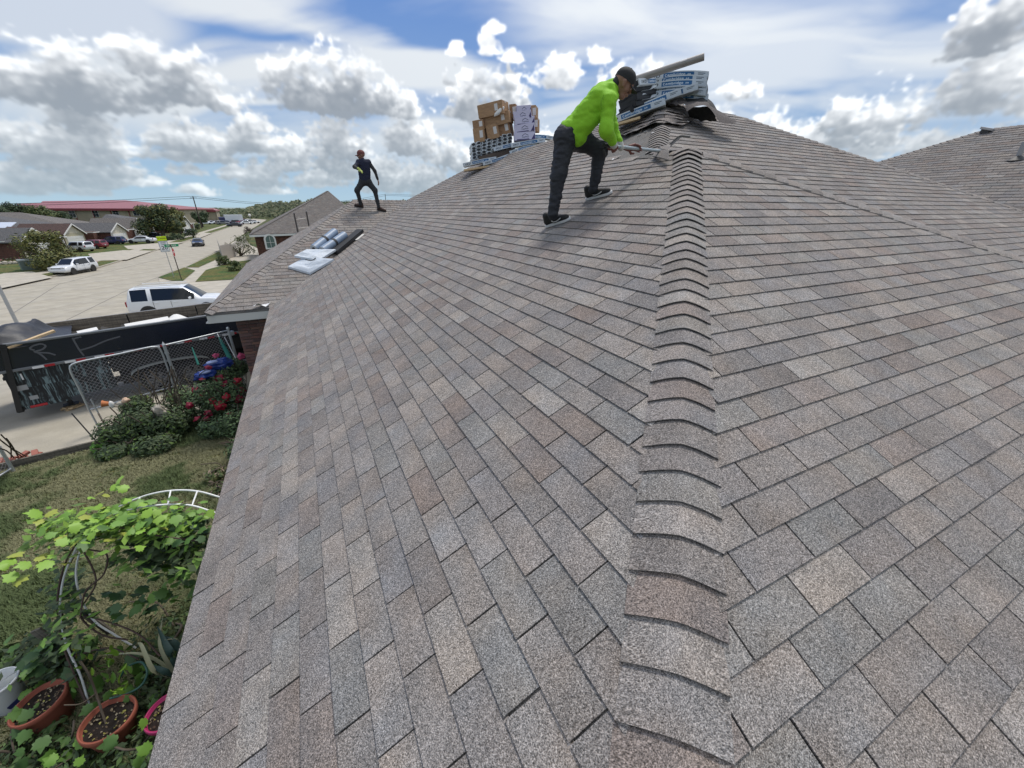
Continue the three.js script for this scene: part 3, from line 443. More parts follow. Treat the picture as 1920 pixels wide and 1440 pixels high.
// a single storey house whose front gable with the garage faces +x
function farHouse(label, pos, turn, { w = 11, d = 13, eave = 2.7, rise = 2.6, gw = 5.6, gz = 3.4, proj = 2.2, gr = 1.75, roof = roofDark, roof2 = roof, wall = brickFar, front = cream, door = true, oval = false, gable = cream }) {
  const sc = 0.85, t = thing('far_house', label, 'house', pos.clone().sub(V3(proj * sc, 0, gz * sc).applyAxisAngle(V3(0, 1, 0), turn)), turn); t.scale.setScalar(sc);
  part('wall', bx(w, eave, d, -w / 2, eave / 2, 0), wall, t);
  roofParts(hipRoof(w, d, eave, rise, 0.45, 0.8).map((f) => f.map((p) => p.add(V3(-w / 2, 0, 0)))), roof, t);
  part('wall', bx(proj, eave - 0.004, gw, proj / 2 + 0.001, eave / 2, gz), wall, t);
  part('garage_front', bx(0.06, eave - 0.01, gw - 0.01, proj + 0.03, eave / 2, gz), front, t);
  const gv = [V3(proj + 0.03, eave, gz - gw / 2), V3(proj + 0.03, eave, gz + gw / 2), V3(proj + 0.03, eave + gr, gz)];
  part('gable', slab(gv, V3(-0.08, 0, 0)), gable, t);
  const o = 0.4, k = gr / (gw / 2), xs = proj + o, xe = -w * 0.42, e = (s) => gz + s * (gw / 2 + o), y0 = eave - o * k;
  for (const s of [-1, 1]) part('roof', slab([V3(xs, y0 + 0.06, e(s)), V3(xs, eave + gr + 0.06, gz), V3(xe, eave + gr + 0.06, gz), V3(xe, y0 + 0.06, e(s))], V3(0, -0.14, 0)), roof2, t);
  for (const s of [-1, 1]) part('bargeboard', beam(V3(xs + 0.03, y0 - 0.04, e(s)), V3(xs + 0.03, eave + gr - 0.04, gz), 0.05, 0.24), whiteTrim, t);
  part('fascia', [bx(0.06, 0.2, d + 0.9, 0.48, eave - 0.1, 0), bx(w + 0.9, 0.2, 0.06, -w / 2, eave - 0.1, d / 2 + 0.48)], whiteTrim, t);
  if (door) { const dr = part('garage_door', bx(0.06, 2.1, gw * 0.82, proj + 0.075, 1.06, gz), whiteTrim, t); for (let i = 0; i < 4; i++) part('door_panel', bx(0.03, 0.46, gw * 0.8, proj + 0.12, 0.3 + i * 0.52, gz), whiteTrim, dr); }
  if (oval) part('gable_vent', mv(new THREE.TorusGeometry(0.36, 0.08, 6, 20), proj + 0.1, eave + gr * 0.38, gz, 0, Math.PI / 2), whiteTrim, t);
  win(t, 1.2, 1.3, 0.04, 1.5, gz - gw / 2 - 2.6, Math.PI / 2); win(t, 1.1, 1.2, -w * 0.5, 1.5, d / 2 + 0.04);
  part('porch_post', rb(0.22, eave, 0.22, 0.02, 0.3, eave / 2, -d / 2 + 0.6), whiteTrim, t);
  return t;
}
const stTurn = -0.12;
const hp = (x, y, back) => { const p = atY(x, y, G + 0.14); p.y = G + 0.13; return p; };
farHouse('brick house with a reddish gable and oval vent, nearest house across the street', hp(78, 482), stTurn - 0.1, { oval: true, gable: brickTan, roof: roofDark, rise: 2.2, w: 11, d: 12 });
const h2 = farHouse('house with dark brown roof and cream garage gable behind the young tree', hp(147, 463), stTurn - 0.1, { roof: roofBrown, rise: 2.5, w: 14, d: 13, front: mat('sand_siding', lin(0.46, 0.42, 0.3), 0.8) });
for (let i = 0; i < 2; i++) { const s = part('solar_panel', bx(4.6, 0.08, 1.9, -9.4 - i * 0.3, 4.35 - i * 0.62, 3.0 + i * 1.95, 0.42, 0, 0), mat('solar_glass', lin(0.62, 0.66, 0.72), 0.15), h2); }
farHouse('long dark grey roofed house with cream garage behind the white sedan', hp(229, 456), stTurn - 0.1, { roof: roofDark, rise: 3.5, w: 17, d: 15, gr: 1.6, gz: 3.0 });
farHouse('grey roofed house with small white gables left of the street tree', hp(266, 446), stTurn - 0.1, { roof: roofMid, rise: 3.6, w: 18, d: 16, gr: 2.2, front: brickTan });
farHouse('dark roofed house right of the street tree with a white gable', hp(352, 436), stTurn - 0.1, { roof: roofDark, rise: 2.8, w: 13, d: 14, gr: 2.4, front: whiteTrim, gable: whiteTrim });
{ // porch of the nearest house across the street, at the picture edge
  const p = B(28, 487); const t = thing('porch', 'covered porch with pale roof edge and one post, far left', 'porch', [p.x - 1.0, G + 0.13, p.z - 2]);
  part('porch_roof', bx(3.4, 0.2, 5.6, -1.9, 2.75, 0), whiteTrim, t); part('porch_cover', bx(3.5, 0.1, 5.7, -1.95, 2.91, 0), roofMid, t); for (const z of [-2.2, 2.2]) part('porch_post', rb(0.25, 2.65, 0.25, 0.03, -0.5, 1.32, z), whiteTrim, t); part('porch_floor', bx(3.4, 0.15, 5.4, -1.9, 0.08, 0), concWalk, t);
  const st = thing('flower_border', 'row of pale stones edging a dark flower border before the porch', 'border', B(22, 497).setY(G + 0.13)); const r = rng(61);
  for (let i = 0; i < 14; i++) part('edging_stone', mv(new THREE.DodecahedronGeometry(0.22 + r() * 0.12, 0), (i - 7) * 0.42, 0.1, (r() - 0.5) * 0.3 + Math.abs(i - 7) * 0.02, r(), r(), r()), concWalk, st); part('flowers', leafCloud(500, () => ({ p: V3((r() - 0.5) * 5, 0.15 + r() * 0.5, -0.7 + r() * 0.5) }), 0.06, 0.12, [...DARKG, lin(0.3, 0.1, 0.12)], r), leafMat, st);
}
{ // the house across the side street, left of our front wing
  const c = atD(590, 396, 64).setY(G); const t = thing('neighbour_house', 'grey hip roofed brick house with an arched window beyond our front wing', 'house', [c.x, G + 0.05, c.z]);
  const eL = atD(467, 440, 60), eR = atD(700, 435, 66), ey = eL.y; eR.y = ey; const ap = atD(614, 358, 73), ap2 = atD(650, 372, 70), dir = eR.clone().sub(eL).setY(0).normalize(), nrm = ray(470, 440).setY(0).normalize().addScaledVector(camR, 0.05).normalize();
  const L = (p) => p.clone().sub(t.position), far = (p, k) => p.clone().addScaledVector(nrm, k);
  const rf = [[eL, eR, ap], [eL, ap, far(eL, 15)], [eR, far(eR, 15), ap]]; rf.forEach((f) => part('roof', slab(f.map(L), V3(0, -0.15, 0)), granMat('neighbour_roofing', lin(0.36, 0.325, 0.30)), t)); { const k0 = fieldStore.length, n = eR.clone().sub(eL).cross(ap.clone().sub(eL)).normalize(); if (n.y < 0) n.negate(); const pl = { n, c: n.dot(eL) }, f = frame(pl, dir, eL); if (f.v.y < 0) { f.v.negate(); f.u.negate(); } shingle(f, [eL, eR, ap].map((p) => p.clone().addScaledVector(n, 0.01)), rng(14), { big: false }); const g = merge(fieldStore.splice(k0).map((s) => tintBy(s.g, TINTS[s.t].clone().multiplyScalar(0.7)))); g.translate(-t.position.x, -t.position.y, -t.position.z); stuff(part('shingles', g, shField, t)); }
  part('hip_cap', [beam(L(eL), L(ap), 0.3, 0.03), beam(L(eR), L(ap), 0.3, 0.03)], roofMid, t);
  const w0 = far(eL, 0.5).addScaledVector(dir, 0.5), w1 = far(eR, 0.5); const wl = (a, b, y0, y1) => slab([a.clone().setY(y0), b.clone().setY(y0), b.clone().setY(y1), a.clone().setY(y1)].map(L), nrm.clone().multiplyScalar(0.15));
  part('wall', wl(w0, w1, G + 0.8, ey - 0.02), brickFar, t); part('wall', wl(w0, w1, G, G + 0.8), mat('pale_brick', lin(0.5, 0.46, 0.4), 0.9), t); part('wall', slab([far(w0, 0.2).setY(G), far(w0, 13).setY(G), far(w0, 13).setY(ey - 0.02), far(w0, 0.2).setY(ey - 0.02)].map(L), dir.clone().multiplyScalar(0.1)), brickFar, t);
  part('fascia', beam(L(eL).add(V3(0, -0.17, 0)).addScaledVector(nrm, -0.03), L(eR).add(V3(0, -0.17, 0)).addScaledVector(nrm, -0.03), 0.05, 0.22), whiteTrim, t);
  const wc = L(atD(507, 455, 60).addScaledVector(nrm, -0.25)), sh = new THREE.Shape(); sh.moveTo(-0.9, -1); sh.lineTo(0.9, -1); sh.lineTo(0.9, 0.5); sh.absarc(0, 0.5, 0.9, 0, Math.PI); const hole = new THREE.Path(); hole.moveTo(-0.66, -0.78); hole.lineTo(0.66, -0.78); hole.lineTo(0.66, 0.5); hole.absarc(0, 0.5, 0.66, 0, Math.PI); sh.holes.push(hole);
  const f = part('window', new THREE.ExtrudeGeometry(sh, { depth: 0.12, bevelEnabled: false, curveSegments: 10 }), whiteTrim, t, 'arched window with pale surround'); f.position.copy(wc); f.rotation.y = Math.atan2(-dir.z, dir.x); f.scale.setScalar(0.72);
  const gl = new THREE.Shape(); gl.moveTo(-0.66, -0.78); gl.lineTo(0.66, -0.78); gl.lineTo(0.66, 0.5); gl.absarc(0, 0.5, 0.66, 0, Math.PI); part('pane', mv(new THREE.ExtrudeGeometry(gl, { depth: 0.03, bevelEnabled: false, curveSegments: 10 }), 0, 0, 0.03), mat('green_glass', lin(0.10, 0.16, 0.15), 0.1), f); part('window_bar', [bx(1.3, 0.05, 0.05, 0, 0.05, 0.08), bx(0.05, 1.9, 0.05, 0, 0.1, 0.085)], whiteTrim, f);
}
{ // board fence along the near side of the street
  const t = thing('wooden_fence', 'grey board fence beside the neighbour house, dog eared boards', 'fence'); const a = atY(419, 488, G), b = atY(440, 483, G), c = atY(462, 453, G + 0.6); c.y = G; const m = mat('grey_fence', lin(0.42, 0.39, 0.35), 0.9);
  const run = (p, q, n, h) => { for (let i = 0; i < n; i++) { const s = p.clone().lerp(q, (i + 0.5) / n); const w = p.distanceTo(q) / n * 0.94, ang = Math.atan2(-(q.z - p.z), q.x - p.x); const sh = new THREE.Shape(); sh.moveTo(-w / 2, 0); sh.lineTo(w / 2, 0); sh.lineTo(w / 2, h - w * 0.35); sh.lineTo(w * 0.2, h); sh.lineTo(-w * 0.2, h); sh.lineTo(-w / 2, h - w * 0.35); const g = new THREE.ExtrudeGeometry(sh, { depth: 0.03, bevelEnabled: false }); const o = part('board', g, m, t); o.position.copy(s).setY(G + 0.05 + (i % 3) * 0.015); o.rotation.y = ang; } };
  run(a, b, 9, 1.85); run(a, atY(412, 470, G), 12, 1.85); run(b, c, 22, 1.7);
}
// ---------- school ----------
const redMetal = mat('red_metal_roof', lin(0.30, 0.11, 0.11), 0.5), schoolWall = mat('cream_masonry', lin(0.46, 0.41, 0.32), 0.9, { map: withRep(concTex, 0.05) }), redTrim = mat('red_trim', lin(0.20, 0.03, 0.04), 0.6);
function bigHall(label, aPx, bPx, dA, dB, ridgeA, ridgeB, back, wins, ribs) {
  const a = atD(aPx[0], aPx[1], dA), b = atD(bPx[0], bPx[1], dB), ey = (a.y + b.y) / 2; a.y = b.y = ey; const t = thing('school_building', label, 'school', [(a.x + b.x) / 2, G, (a.z + b.z) / 2]); const L = (p) => p.clone().sub(t.position);
  const d = b.clone().sub(a).normalize(), n = V3(d.z, 0, -d.x); if (n.z > 0) n.negate(); const r1 = atD(ridgeA[0], ridgeA[1], dA + back), r2 = atD(ridgeB[0], ridgeB[1], dB + back);
  const o = (p, k, h = 0) => p.clone().addScaledVector(n, k).add(V3(0, h, 0));
  const ribN = ribs; part('roof', slab([o(a, -1), o(b, -1), r2, r1].map(L), V3(0, -0.5, 0)), redMetal, t); part('roof', slab([o(b, -1), o(b, back * 0.9), r2].map(L), V3(0, -0.5, 0)), redMetal, t); part('roof', slab([o(a, -1), r1, o(a, back * 1.9)].map(L), V3(0, -0.5, 0)), redMetal, t);
  const W0 = L(a), W1 = L(b), wl = (y0, y1, k, u0 = 0, u1 = 1) => slab([W0.clone().lerp(W1, u0).setY(y0), W0.clone().lerp(W1, u1).setY(y0), W0.clone().lerp(W1, u1).setY(y1), W0.clone().lerp(W1, u0).setY(y1)].map((p) => p.addScaledVector(n, k)), n.clone().multiplyScalar(0.3));
  part('wall', wl(0, ey - G - 0.3, 0), schoolWall, t); part('wall', slab([W1.clone().setY(0), W1.clone().addScaledVector(n, back * 0.85).setY(0), W1.clone().addScaledVector(n, back * 0.85).setY(ey - G - 0.3), W1.clone().setY(ey - G - 0.3)].map((p) => p.addScaledVector(d, -0.4)), d.clone().multiplyScalar(-0.3)), schoolWall, t);
  part('eave_band', wl(ey - G - 0.75, ey - G + 0.1, -1.15), redTrim, t); for (let i = 1; i < ribN; i++) part('downpipe', wl(0, ey - G - 0.7, -0.25, i / ribN, i / ribN + 0.004), redTrim, t);
  for (const [x, y] of wins) { const c = atD(x, y, lerp(dA, dB, (x - aPx[0]) / (bPx[0] - aPx[0]))); const q = L(c).addScaledVector(n, -0.3); const w = win(t, 2.3, 2.6, q.x, q.y, q.z, Math.atan2(-d.z, d.x), 1); }
  return t;
}
bigHall('large school hall with a long red metal roof, biggest building on the horizon', [70, 395], [306, 387.5], 262, 228, [80, 377], [235, 375.5], 34, [[137, 401], [180, 400], [218, 399], [256, 398]], 7);
bigHall('lower school wing with red roof edges, right of the big hall', [308, 396], [404, 392.5], 252, 250, [310, 391], [400, 390], 30, [], 3);
bigHall('small red roofed school wing at the far left of the big hall', [38, 398], [64, 397], 300, 290, [32, 381], [78, 381], 20, [], 2);
bigHall('lowest red roofed school wing at the left picture edge', [18, 399], [45, 398], 315, 312, [10, 389], [34, 388], 14, [], 2);
{ const p = atD(168, 384, 285); const t = thing('roof_vent', 'small white ventilator on the long red school roof', 'vent', p); part('vent_body', bx(4, 1.6, 2, 0, 0, 0), whiteTrim, t); part('vent_cap', bx(5, 0.4, 2.6, 0, 1.0, 0), whiteTrim, t); }
// ---------- poles, wires, signs ----------
const steel = mat('galvanised_steel', lin(0.42, 0.43, 0.44), 0.45, { metalness: 0.6 }), darkWood = mat('pole_wood', lin(0.07, 0.055, 0.045), 0.95), cableMat = mat('black_cable', lin(0.03), 0.6);
const poleFoot = B(379, 429), poleTop = V3(poleFoot.x, atD(362, 368, Math.hypot(poleFoot.x, poleFoot.z)).y, poleFoot.z);
{ const t = thing('utility_pole', 'tall wooden utility pole with wires beside the far street', 'pole', poleFoot), h = poleTop.y - poleFoot.y; part('pole', rod(V3(0, 0, 0), V3(0, h, 0), 0.2, 0.14), darkWood, t); part('crossarm', bx(1.8, 0.14, 0.12, 0, h - 0.5, 0), darkWood, t);
  const p2 = atD(722, 364, 210), f2 = p2.clone().setY(G), u = thing('utility_pole', 'thin distant pole right of the standing roofer', 'pole', f2); part('pole', rod(V3(0, 0, 0), V3(0, p2.y - G, 0), 0.16, 0.12), darkWood, u);
  const wire = (a, b, sag) => tube([a, a.clone().lerp(b, 0.25).add(V3(0, -sag * 0.75, 0)), a.clone().lerp(b, 0.5).add(V3(0, -sag, 0)), a.clone().lerp(b, 0.75).add(V3(0, -sag * 0.75, 0)), b], 0.05, 24, 4);
  const off = V3(-130, -1, 25);
  const w = thing('overhead_wires', 'thin overhead wires strung from pole to pole above the horizon', 'wires'); for (const k of [0, 0.45]) { const q = V3(k * 1.2, -k * 1.2, 0); part('wire', wire(poleTop.clone().add(q), poleTop.clone().add(off).add(q), 2.6), cableMat, w); part('wire', wire(poleTop.clone().add(q), p2.clone().add(q), 3), cableMat, w); part('wire', wire(p2.clone().add(q), p2.clone().add(V3(180, 3, 60)).add(q), 2.5), cableMat, w); } }
function textTex(wPx, hPx, draw) { const c = document.createElement('canvas'); c.width = wPx; c.height = hPx; const x = c.getContext('2d'); draw(x, wPx, hPx); const t = new THREE.CanvasTexture(c); t.colorSpace = THREE.SRGBColorSpace; return t; }
{ // speed sign and stop sign on the corner
  const f = B(327, 521), D = Math.hypot(f.x, f.z), face = Math.atan2(-f.x, -f.z) + 0.35;
  const t = thing('speed_sign', 'white school speed limit 20 sign with a fluorescent yellow panel on top', 'sign', f, face); const top = atD(299, 443, D).y - f.y;
  part('post', rod(V3(0, 0, -0.03), V3(0, top - 0.05, -0.03), 0.032, 0.032), steel, t);
  const spd = textTex(192, 256, (x, w, h) => { x.fillStyle = '#f2f4f6'; x.fillRect(0, 0, w, h); x.strokeStyle = '#222'; x.lineWidth = 5; x.strokeRect(8, 8, w - 16, h - 16); x.fillStyle = '#111'; x.textAlign = 'center'; x.font = 'bold 38px sans-serif'; x.fillText('SPEED', w / 2, 52); x.fillText('LIMIT', w / 2, 92); x.font = 'bold 118px sans-serif'; x.fillText('20', w / 2, 200); x.font = 'bold 17px sans-serif'; x.fillText('WHEN FLASHING', w / 2, 232); });
  const bd = part('sign_board', rb(0.78, 1.0, 0.012, 0.004, 0, top - 0.95, 0), steel, t); part('sign_face', mv(new THREE.PlaneGeometry(0.76, 0.98), 0, top - 0.95, 0.0095), mat('speed_face', lin(0.9), 0.4, { map: spd }), bd);
  const yl = textTex(128, 64, (x, w, h) => { x.fillStyle = '#d4f000'; x.fillRect(0, 0, w, h); x.fillStyle = '#222'; x.font = 'bold 30px sans-serif'; x.textAlign = 'center'; x.fillText('SCHOOL', w / 2, 43); });
  const by = part('top_panel', rb(0.78, 0.42, 0.012, 0.004, 0, top - 0.2, 0), steel, t, 'fluorescent yellow top panel'); part('panel_face', mv(new THREE.PlaneGeometry(0.77, 0.41), 0, top - 0.2, 0.0095), mat('yellow_face', lin(0.9), 0.4, { map: yl }), by);
  const g = B(342, 526), Dg = Math.hypot(g.x, g.z), gt = atD(322, 460, Dg).y - g.y, s = thing('stop_sign', 'stop sign seen nearly edge on with a green street name blade above', 'sign', g, Math.atan2(-g.x, -g.z) + 1.36);
  part('post', rod(V3(0, 0, -0.04), V3(0, gt + 0.1, -0.04), 0.04, 0.04), darkWood, s);
  const oct = new THREE.Shape(); for (let i = 0; i < 8; i++) { const a = (i + 0.5) * Math.PI / 4; oct[i ? 'lineTo' : 'moveTo'](Math.cos(a) * 0.42, Math.sin(a) * 0.42); } const og = new THREE.ExtrudeGeometry(oct, { depth: 0.012, bevelEnabled: false });
  const red = part('octagon', mv(og, 0, gt - 0.62, 0), mat('white_edge', lin(0.8), 0.4), s); const stp = textTex(256, 256, (x, w, h) => { x.fillStyle = '#c21a2a'; x.fillRect(0, 0, w, h); x.fillStyle = '#fff'; x.font = 'bold 84px sans-serif'; x.textAlign = 'center'; x.fillText('STOP', w / 2, 158); });
  const o2 = new THREE.Shape(); for (let i = 0; i < 8; i++) { const a = (i + 0.5) * Math.PI / 4; o2[i ? 'lineTo' : 'moveTo'](Math.cos(a) * 0.39, Math.sin(a) * 0.39); } const fg = new THREE.ShapeGeometry(o2); const uv = fg.attributes.uv, pp = fg.attributes.position; for (let i = 0; i < uv.count; i++) uv.setXY(i, pp.getX(i) / 0.78 + 0.5, pp.getY(i) / 0.78 + 0.5); part('octagon_face', mv(fg, 0, gt - 0.62, 0.016), mat('stop_face', lin(0.9), 0.4, { map: stp }), red);
  const bl = part('name_blade', mv(bx(1.15, 0.24, 0.012), 0.1, gt - 0.02, 0.0, 0, -0.95, 0), mat('green_blade', lin(0.02, 0.28, 0.12), 0.4), s, 'green street name blade'); part('name_print', [-0.36, -0.22, -0.1, 0.04, 0.18, 0.3].map((q) => mv(bx(0.07, 0.1, 0.018), 0.1 + q * Math.cos(0.95), gt - 0.02, q * Math.sin(0.95), 0, -0.95, 0)), whiteTrim, bl);
}
{ const f = B(36, 614).setY(G), D = Math.hypot(f.x, f.z); const top = atD(-4, 536, D); const t = thing('lamp_post', 'grey steel post rising behind the trailer at the left picture edge', 'post', f); part('post', rod(V3(0, 0, 0), V3(0, top.y - f.y + 2.5, 0), 0.09, 0.08), steel, t); part('base_plate', bx(0.34, 0.05, 0.34, 0, 0.02, 0), steel, t); }
{ const p = B(262, 0 + 503 - 0).clone(); const q = atY(65, 505, G + 0.13); const t = thing('utility_box', 'green grey utility cabinet on the far lawn beside the young tree', 'utility box', q, 0.5); part('cabinet', rb(1.9, 1.0, 1.1, 0.04, 0, 0.5, 0), mat('cabinet_paint', lin(0.13, 0.17, 0.15), 0.6), t); part('lid', rb(2.0, 0.14, 1.2, 0.04, 0, 1.04, 0), mat('cabinet_lid', lin(0.42, 0.46, 0.44), 0.6), t); }
{ const t = thing('ladder', 'aluminium ladder leaning on the far eave of our front wing', 'ladder'); const a = atD(551, 399, 24), b = atD(574, 396, 24), dnv = atD(560, 470, 24).sub(atD(552, 404, 24)); const lm = mat('ladder_aluminium', lin(0.12, 0.11, 0.11), 0.5, { metalness: 0.4 }), lr = mat('rung_aluminium', lin(0.55, 0.5, 0.45), 0.5); for (const p of [a, b]) part('rail', beam(p, p.clone().addScaledVector(V3(0.01, -1, -0.28), 3.9), 0.07, 0.09), lm, t); for (let i = 0; i < 9; i++) { const k = V3(0.01, -1, -0.28).multiplyScalar(0.32 + i * 0.42); part('rung', rod(a.clone().add(k), b.clone().add(k), 0.025), lr, t); } }
// house on the right behind our roof
{
  const t = thing('right_neighbour_house', 'neighbouring house with a grey shingle roof rising at the right edge', 'house');
  const q1 = atX(1850, 243, 17.5), pl1 = plane(V3(-0.5, 1, 0), q1), hb = onPl(1655, 302, pl1);
  const hipD = hb.clone().sub(q1), far = q1.clone().addScaledVector(hipD, 3.6), near = V3(q1.x, q1.y, q1.z + 16), lowN = V3(far.x, far.y, near.z);
  const c1 = onPl(1762, 331, pl1), c2 = onPl(1945, 274, pl1);
  const list = []; const keep = fieldStore.length; const f1 = frame(pl1, V3(0, 0, -1), q1); if (f1.v.y < 0) { f1.v.negate(); f1.u.negate(); } shingle(f1, [q1, far, lowN, near], rng(12), { big: false });
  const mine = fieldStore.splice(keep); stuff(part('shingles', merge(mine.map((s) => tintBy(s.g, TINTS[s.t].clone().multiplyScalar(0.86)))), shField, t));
  part('roof', [slab([q1, far, lowN, near].map(low), V3(0, -0.06, 0)), slab([q1, near, near.clone().add(V3(6, -3, 0)), q1.clone().add(V3(6, -3, -6)), far].map(low), V3(0, -0.06, 0))], deckMat, t);
  const cp = (a, b) => capLine(a, b, pl1.n, V3(0.1, 1, -0.4).normalize(), { half: 0.14 }); part('hip_cap', merge([...cp(far, q1), ...capLine(c1, c2, pl1.n, pl1.n.clone().add(V3(0, 0, -0.06)).normalize(), { half: 0.11 }), ...capLine(q1, near, pl1.n, V3(0.5, 1, 0).normalize(), { half: 0.14 })]), shMats[2], t);
  part('wall', bx(12, 3, 14, q1.x + 1, 1.0, q1.z + 7), brickFar, t);
  const v = onPl(1846, 249, pl1), vb = thing('roof_vent', 'pale box vent near the ridge of the right neighbour roof', 'vent', v, Math.PI / 2); vb.scale.setScalar(0.42); vb.rotation.z = 0.3; part('vent_hood', rb(0.62, 0.14, 0.5, 0.03, 0, 0.22, 0), mat('vent_pale', lin(0.42, 0.41, 0.4), 0.6), vb); part('vent_base', bx(0.42, 0.2, 0.36, 0, 0.06, 0), mat('vent_dark', lin(0.05), 0.7), vb);
  const s = onPl(1908, 297, pl1), sp = thing('vent_pipe', 'grey vent pipe with dark flashing on the right neighbour roof', 'pipe', s); part('pipe', rod(V3(0, -0.05, 0), V3(0, 0.34, 0), 0.05, 0.05, 12), mat('pipe_grey', lin(0.3), 0.6), sp); part('flashing', mv(new THREE.ConeGeometry(0.2, 0.14, 16, 1, true), 0, 0.02, 0), mat('flashing_dark', lin(0.025), 0.6), sp);
}
// ---------- walls, bricks and fascia of our house ----------
const brickM = [lin(0.20, 0.10, 0.085), lin(0.16, 0.085, 0.075), lin(0.24, 0.13, 0.10), lin(0.12, 0.075, 0.07), lin(0.20, 0.12, 0.11)].map((c) => mat('red_brick', c, 0.9, { bumpMap: withRep(concTex, 6), bumpScale: 0.003 }));
const mortar = mat('mortar', lin(0.34, 0.31, 0.28), 1), fasciaM = mat('fascia_paint', lin(0.62, 0.61, 0.58), 0.55);
{
  const wz = wEave.z - 0.42, wx = wEave.x + 0.45;
  part('wall', [bx(3.2, 2.9, 0.2, wx + 1.6, 1.45, wz - 0.1), bx(0.2, 2.9, 8.8, wx + 0.1, 1.45, wz - 4.6)], mortar, house);
  part('wall', bx(0.25, 2.7, 12.6, corner.x + 0.62, 1.35, corner.z - 6.8), mortar, house);
  const r = rng(91), gs = [rb(0.2, 0.062, 0.05, 0.006), rb(0.094, 0.062, 0.05, 0.006)];
  for (let k = 0; k < 37; k++) for (let i = 0; i < 5; i++) { const half = k % 2 && i === 0, x = wx + (k % 2 ? i * 0.21 - 0.053 : i * 0.21 + 0.1); if (i === 4 && x > wx + 1.0) continue; const o = part('brick', gs[half ? 1 : 0], pick(brickM, r), house); o.position.set(half ? wx + 0.047 : x, 0.08 + k * 0.075, wz + 0.008 + r() * 0.004); }
  const f0 = wEave.clone(), f1 = valleyFoot.clone(); f0.y = f1.y = eaveY - 0.13; f0.z = f1.z = wEave.z - 0.02; f1.x += 0.35;
  part('fascia', beam(f0, f1, 0.03, 0.2), fasciaM, house); part('soffit', bx(1.9, 0.02, 0.44, wEave.x + 0.9, eaveY - 0.22, wEave.z - 0.25), fasciaM, house);
  part('fascia', beam(V3(wEave.x + 0.02, eaveY - 0.13, wEave.z - 0.04), V3(wFar.x + 0.02, eaveY - 0.13, wFar.z), 0.03, 0.2), fasciaM, house);
  part('fascia', beam(V3(corner.x + 0.03, eaveY - 0.13, corner.z), V3(corner.x + 0.03, eaveY - 0.13, valleyFoot.z), 0.03, 0.19), fasciaM, house);
  const sc = atY(491, 573, eaveY + 0.06), w = thing('torn_paper', 'white scrap of wrapper at the foot of the valley by the eave', 'paper scrap', onPl(489, 574, plE), 0.4); part('scrap', grid(6, 3, (u, v) => V3(u * 0.34 - 0.17, 0.03 + 0.05 * Math.sin(u * 7) * v + 0.02 * v, v * 0.14)), mat('white_wrap', lin(0.75), 0.6), w);
}
// ---------- cars ----------
const tyreM = mat('tyre_rubber', lin(0.02), 0.9), rimM = mat('alloy_rim', lin(0.5), 0.35, { metalness: 0.7 }), carGlass = mat('car_glass', lin(0.012, 0.015, 0.018), 0.04), blackTrim = mat('black_trim', lin(0.02), 0.5), lampM = mat('lamp_clear', lin(0.6), 0.15), tailM = mat('tail_red', lin(0.28, 0.02, 0.03), 0.2);
const paint = (n, c, met = 0) => mat(n, c, 0.32, { physical: true, clearcoat: 0.8, clearcoatRoughness: 0.08, metalness: met });
const SUV = { st: [[-2.4, 0.58, 0.78, 0.84, 0.82, 0.7, 'b', 'b'], [-2.35, 0.38, 1.0, 1.06, 0.9, 0.78, 'b', 'b'], [-2.3, 0.34, 1.12, 1.2, 0.93, 0.76, 'b', 'g'], [-2.16, 0.32, 1.12, 1.72, 0.93, 0.72, 'b', 'b'], [-2.08, 0.3, 1.12, 1.8, 0.93, 0.72, 'g', 'b'], [-1.32, 0.3, 1.12, 1.83, 0.94, 0.73, 'b', 'b'], [-1.12, 0.3, 1.11, 1.83, 0.94, 0.73, 'g', 'b'], [-0.3, 0.3, 1.1, 1.82, 0.94, 0.73, 'g', 'b'], [-0.22, 0.3, 1.1, 1.82, 0.94, 0.73, 'g', 'b'], [0.45, 0.3, 1.09, 1.78, 0.94, 0.71, 'g', 'g'], [0.9, 0.3, 1.08, 1.42, 0.94, 0.74, 'b', 'g'], [1.2, 0.3, 1.07, 1.14, 0.94, 0.8, 'b', 'b'], [1.8, 0.32, 1.03, 1.1, 0.93, 0.78, 'b', 'b'], [2.25, 0.36, 0.92, 1.0, 0.88, 0.72, 'b', 'b'], [2.4, 0.45, 0.72, 0.78, 0.78, 0.62, 'b', 'b']], wx: [-1.42, 1.42], R: 0.38, hw: 0.94, H: 1.83 };
const SEDAN = { st: [[-2.4, 0.5, 0.7, 0.78, 0.76, 0.6, 'b', 'b'], [-2.32, 0.34, 0.88, 0.98, 0.85, 0.66, 'b', 'b'], [-1.85, 0.28, 0.93, 1.04, 0.9, 0.7, 'b', 'g'], [-1.2, 0.26, 0.93, 1.36, 0.91, 0.62, 'g', 'b'], [-0.45, 0.26, 0.92, 1.43, 0.92, 0.62, 'g', 'b'], [-0.37, 0.26, 0.92, 1.43, 0.92, 0.62, 'g', 'b'], [0.35, 0.26, 0.91, 1.37, 0.92, 0.62, 'g', 'g'], [0.85, 0.26, 0.9, 1.13, 0.91, 0.68, 'b', 'g'], [1.2, 0.26, 0.88, 0.95, 0.91, 0.74, 'b', 'b'], [1.9, 0.28, 0.78, 0.87, 0.88, 0.7, 'b', 'b'], [2.3, 0.32, 0.66, 0.72, 0.8, 0.62, 'b', 'b'], [2.4, 0.42, 0.58, 0.62, 0.7, 0.54, 'b', 'b']], wx: [-1.42, 1.42], R: 0.34, hw: 0.92, H: 1.43 };
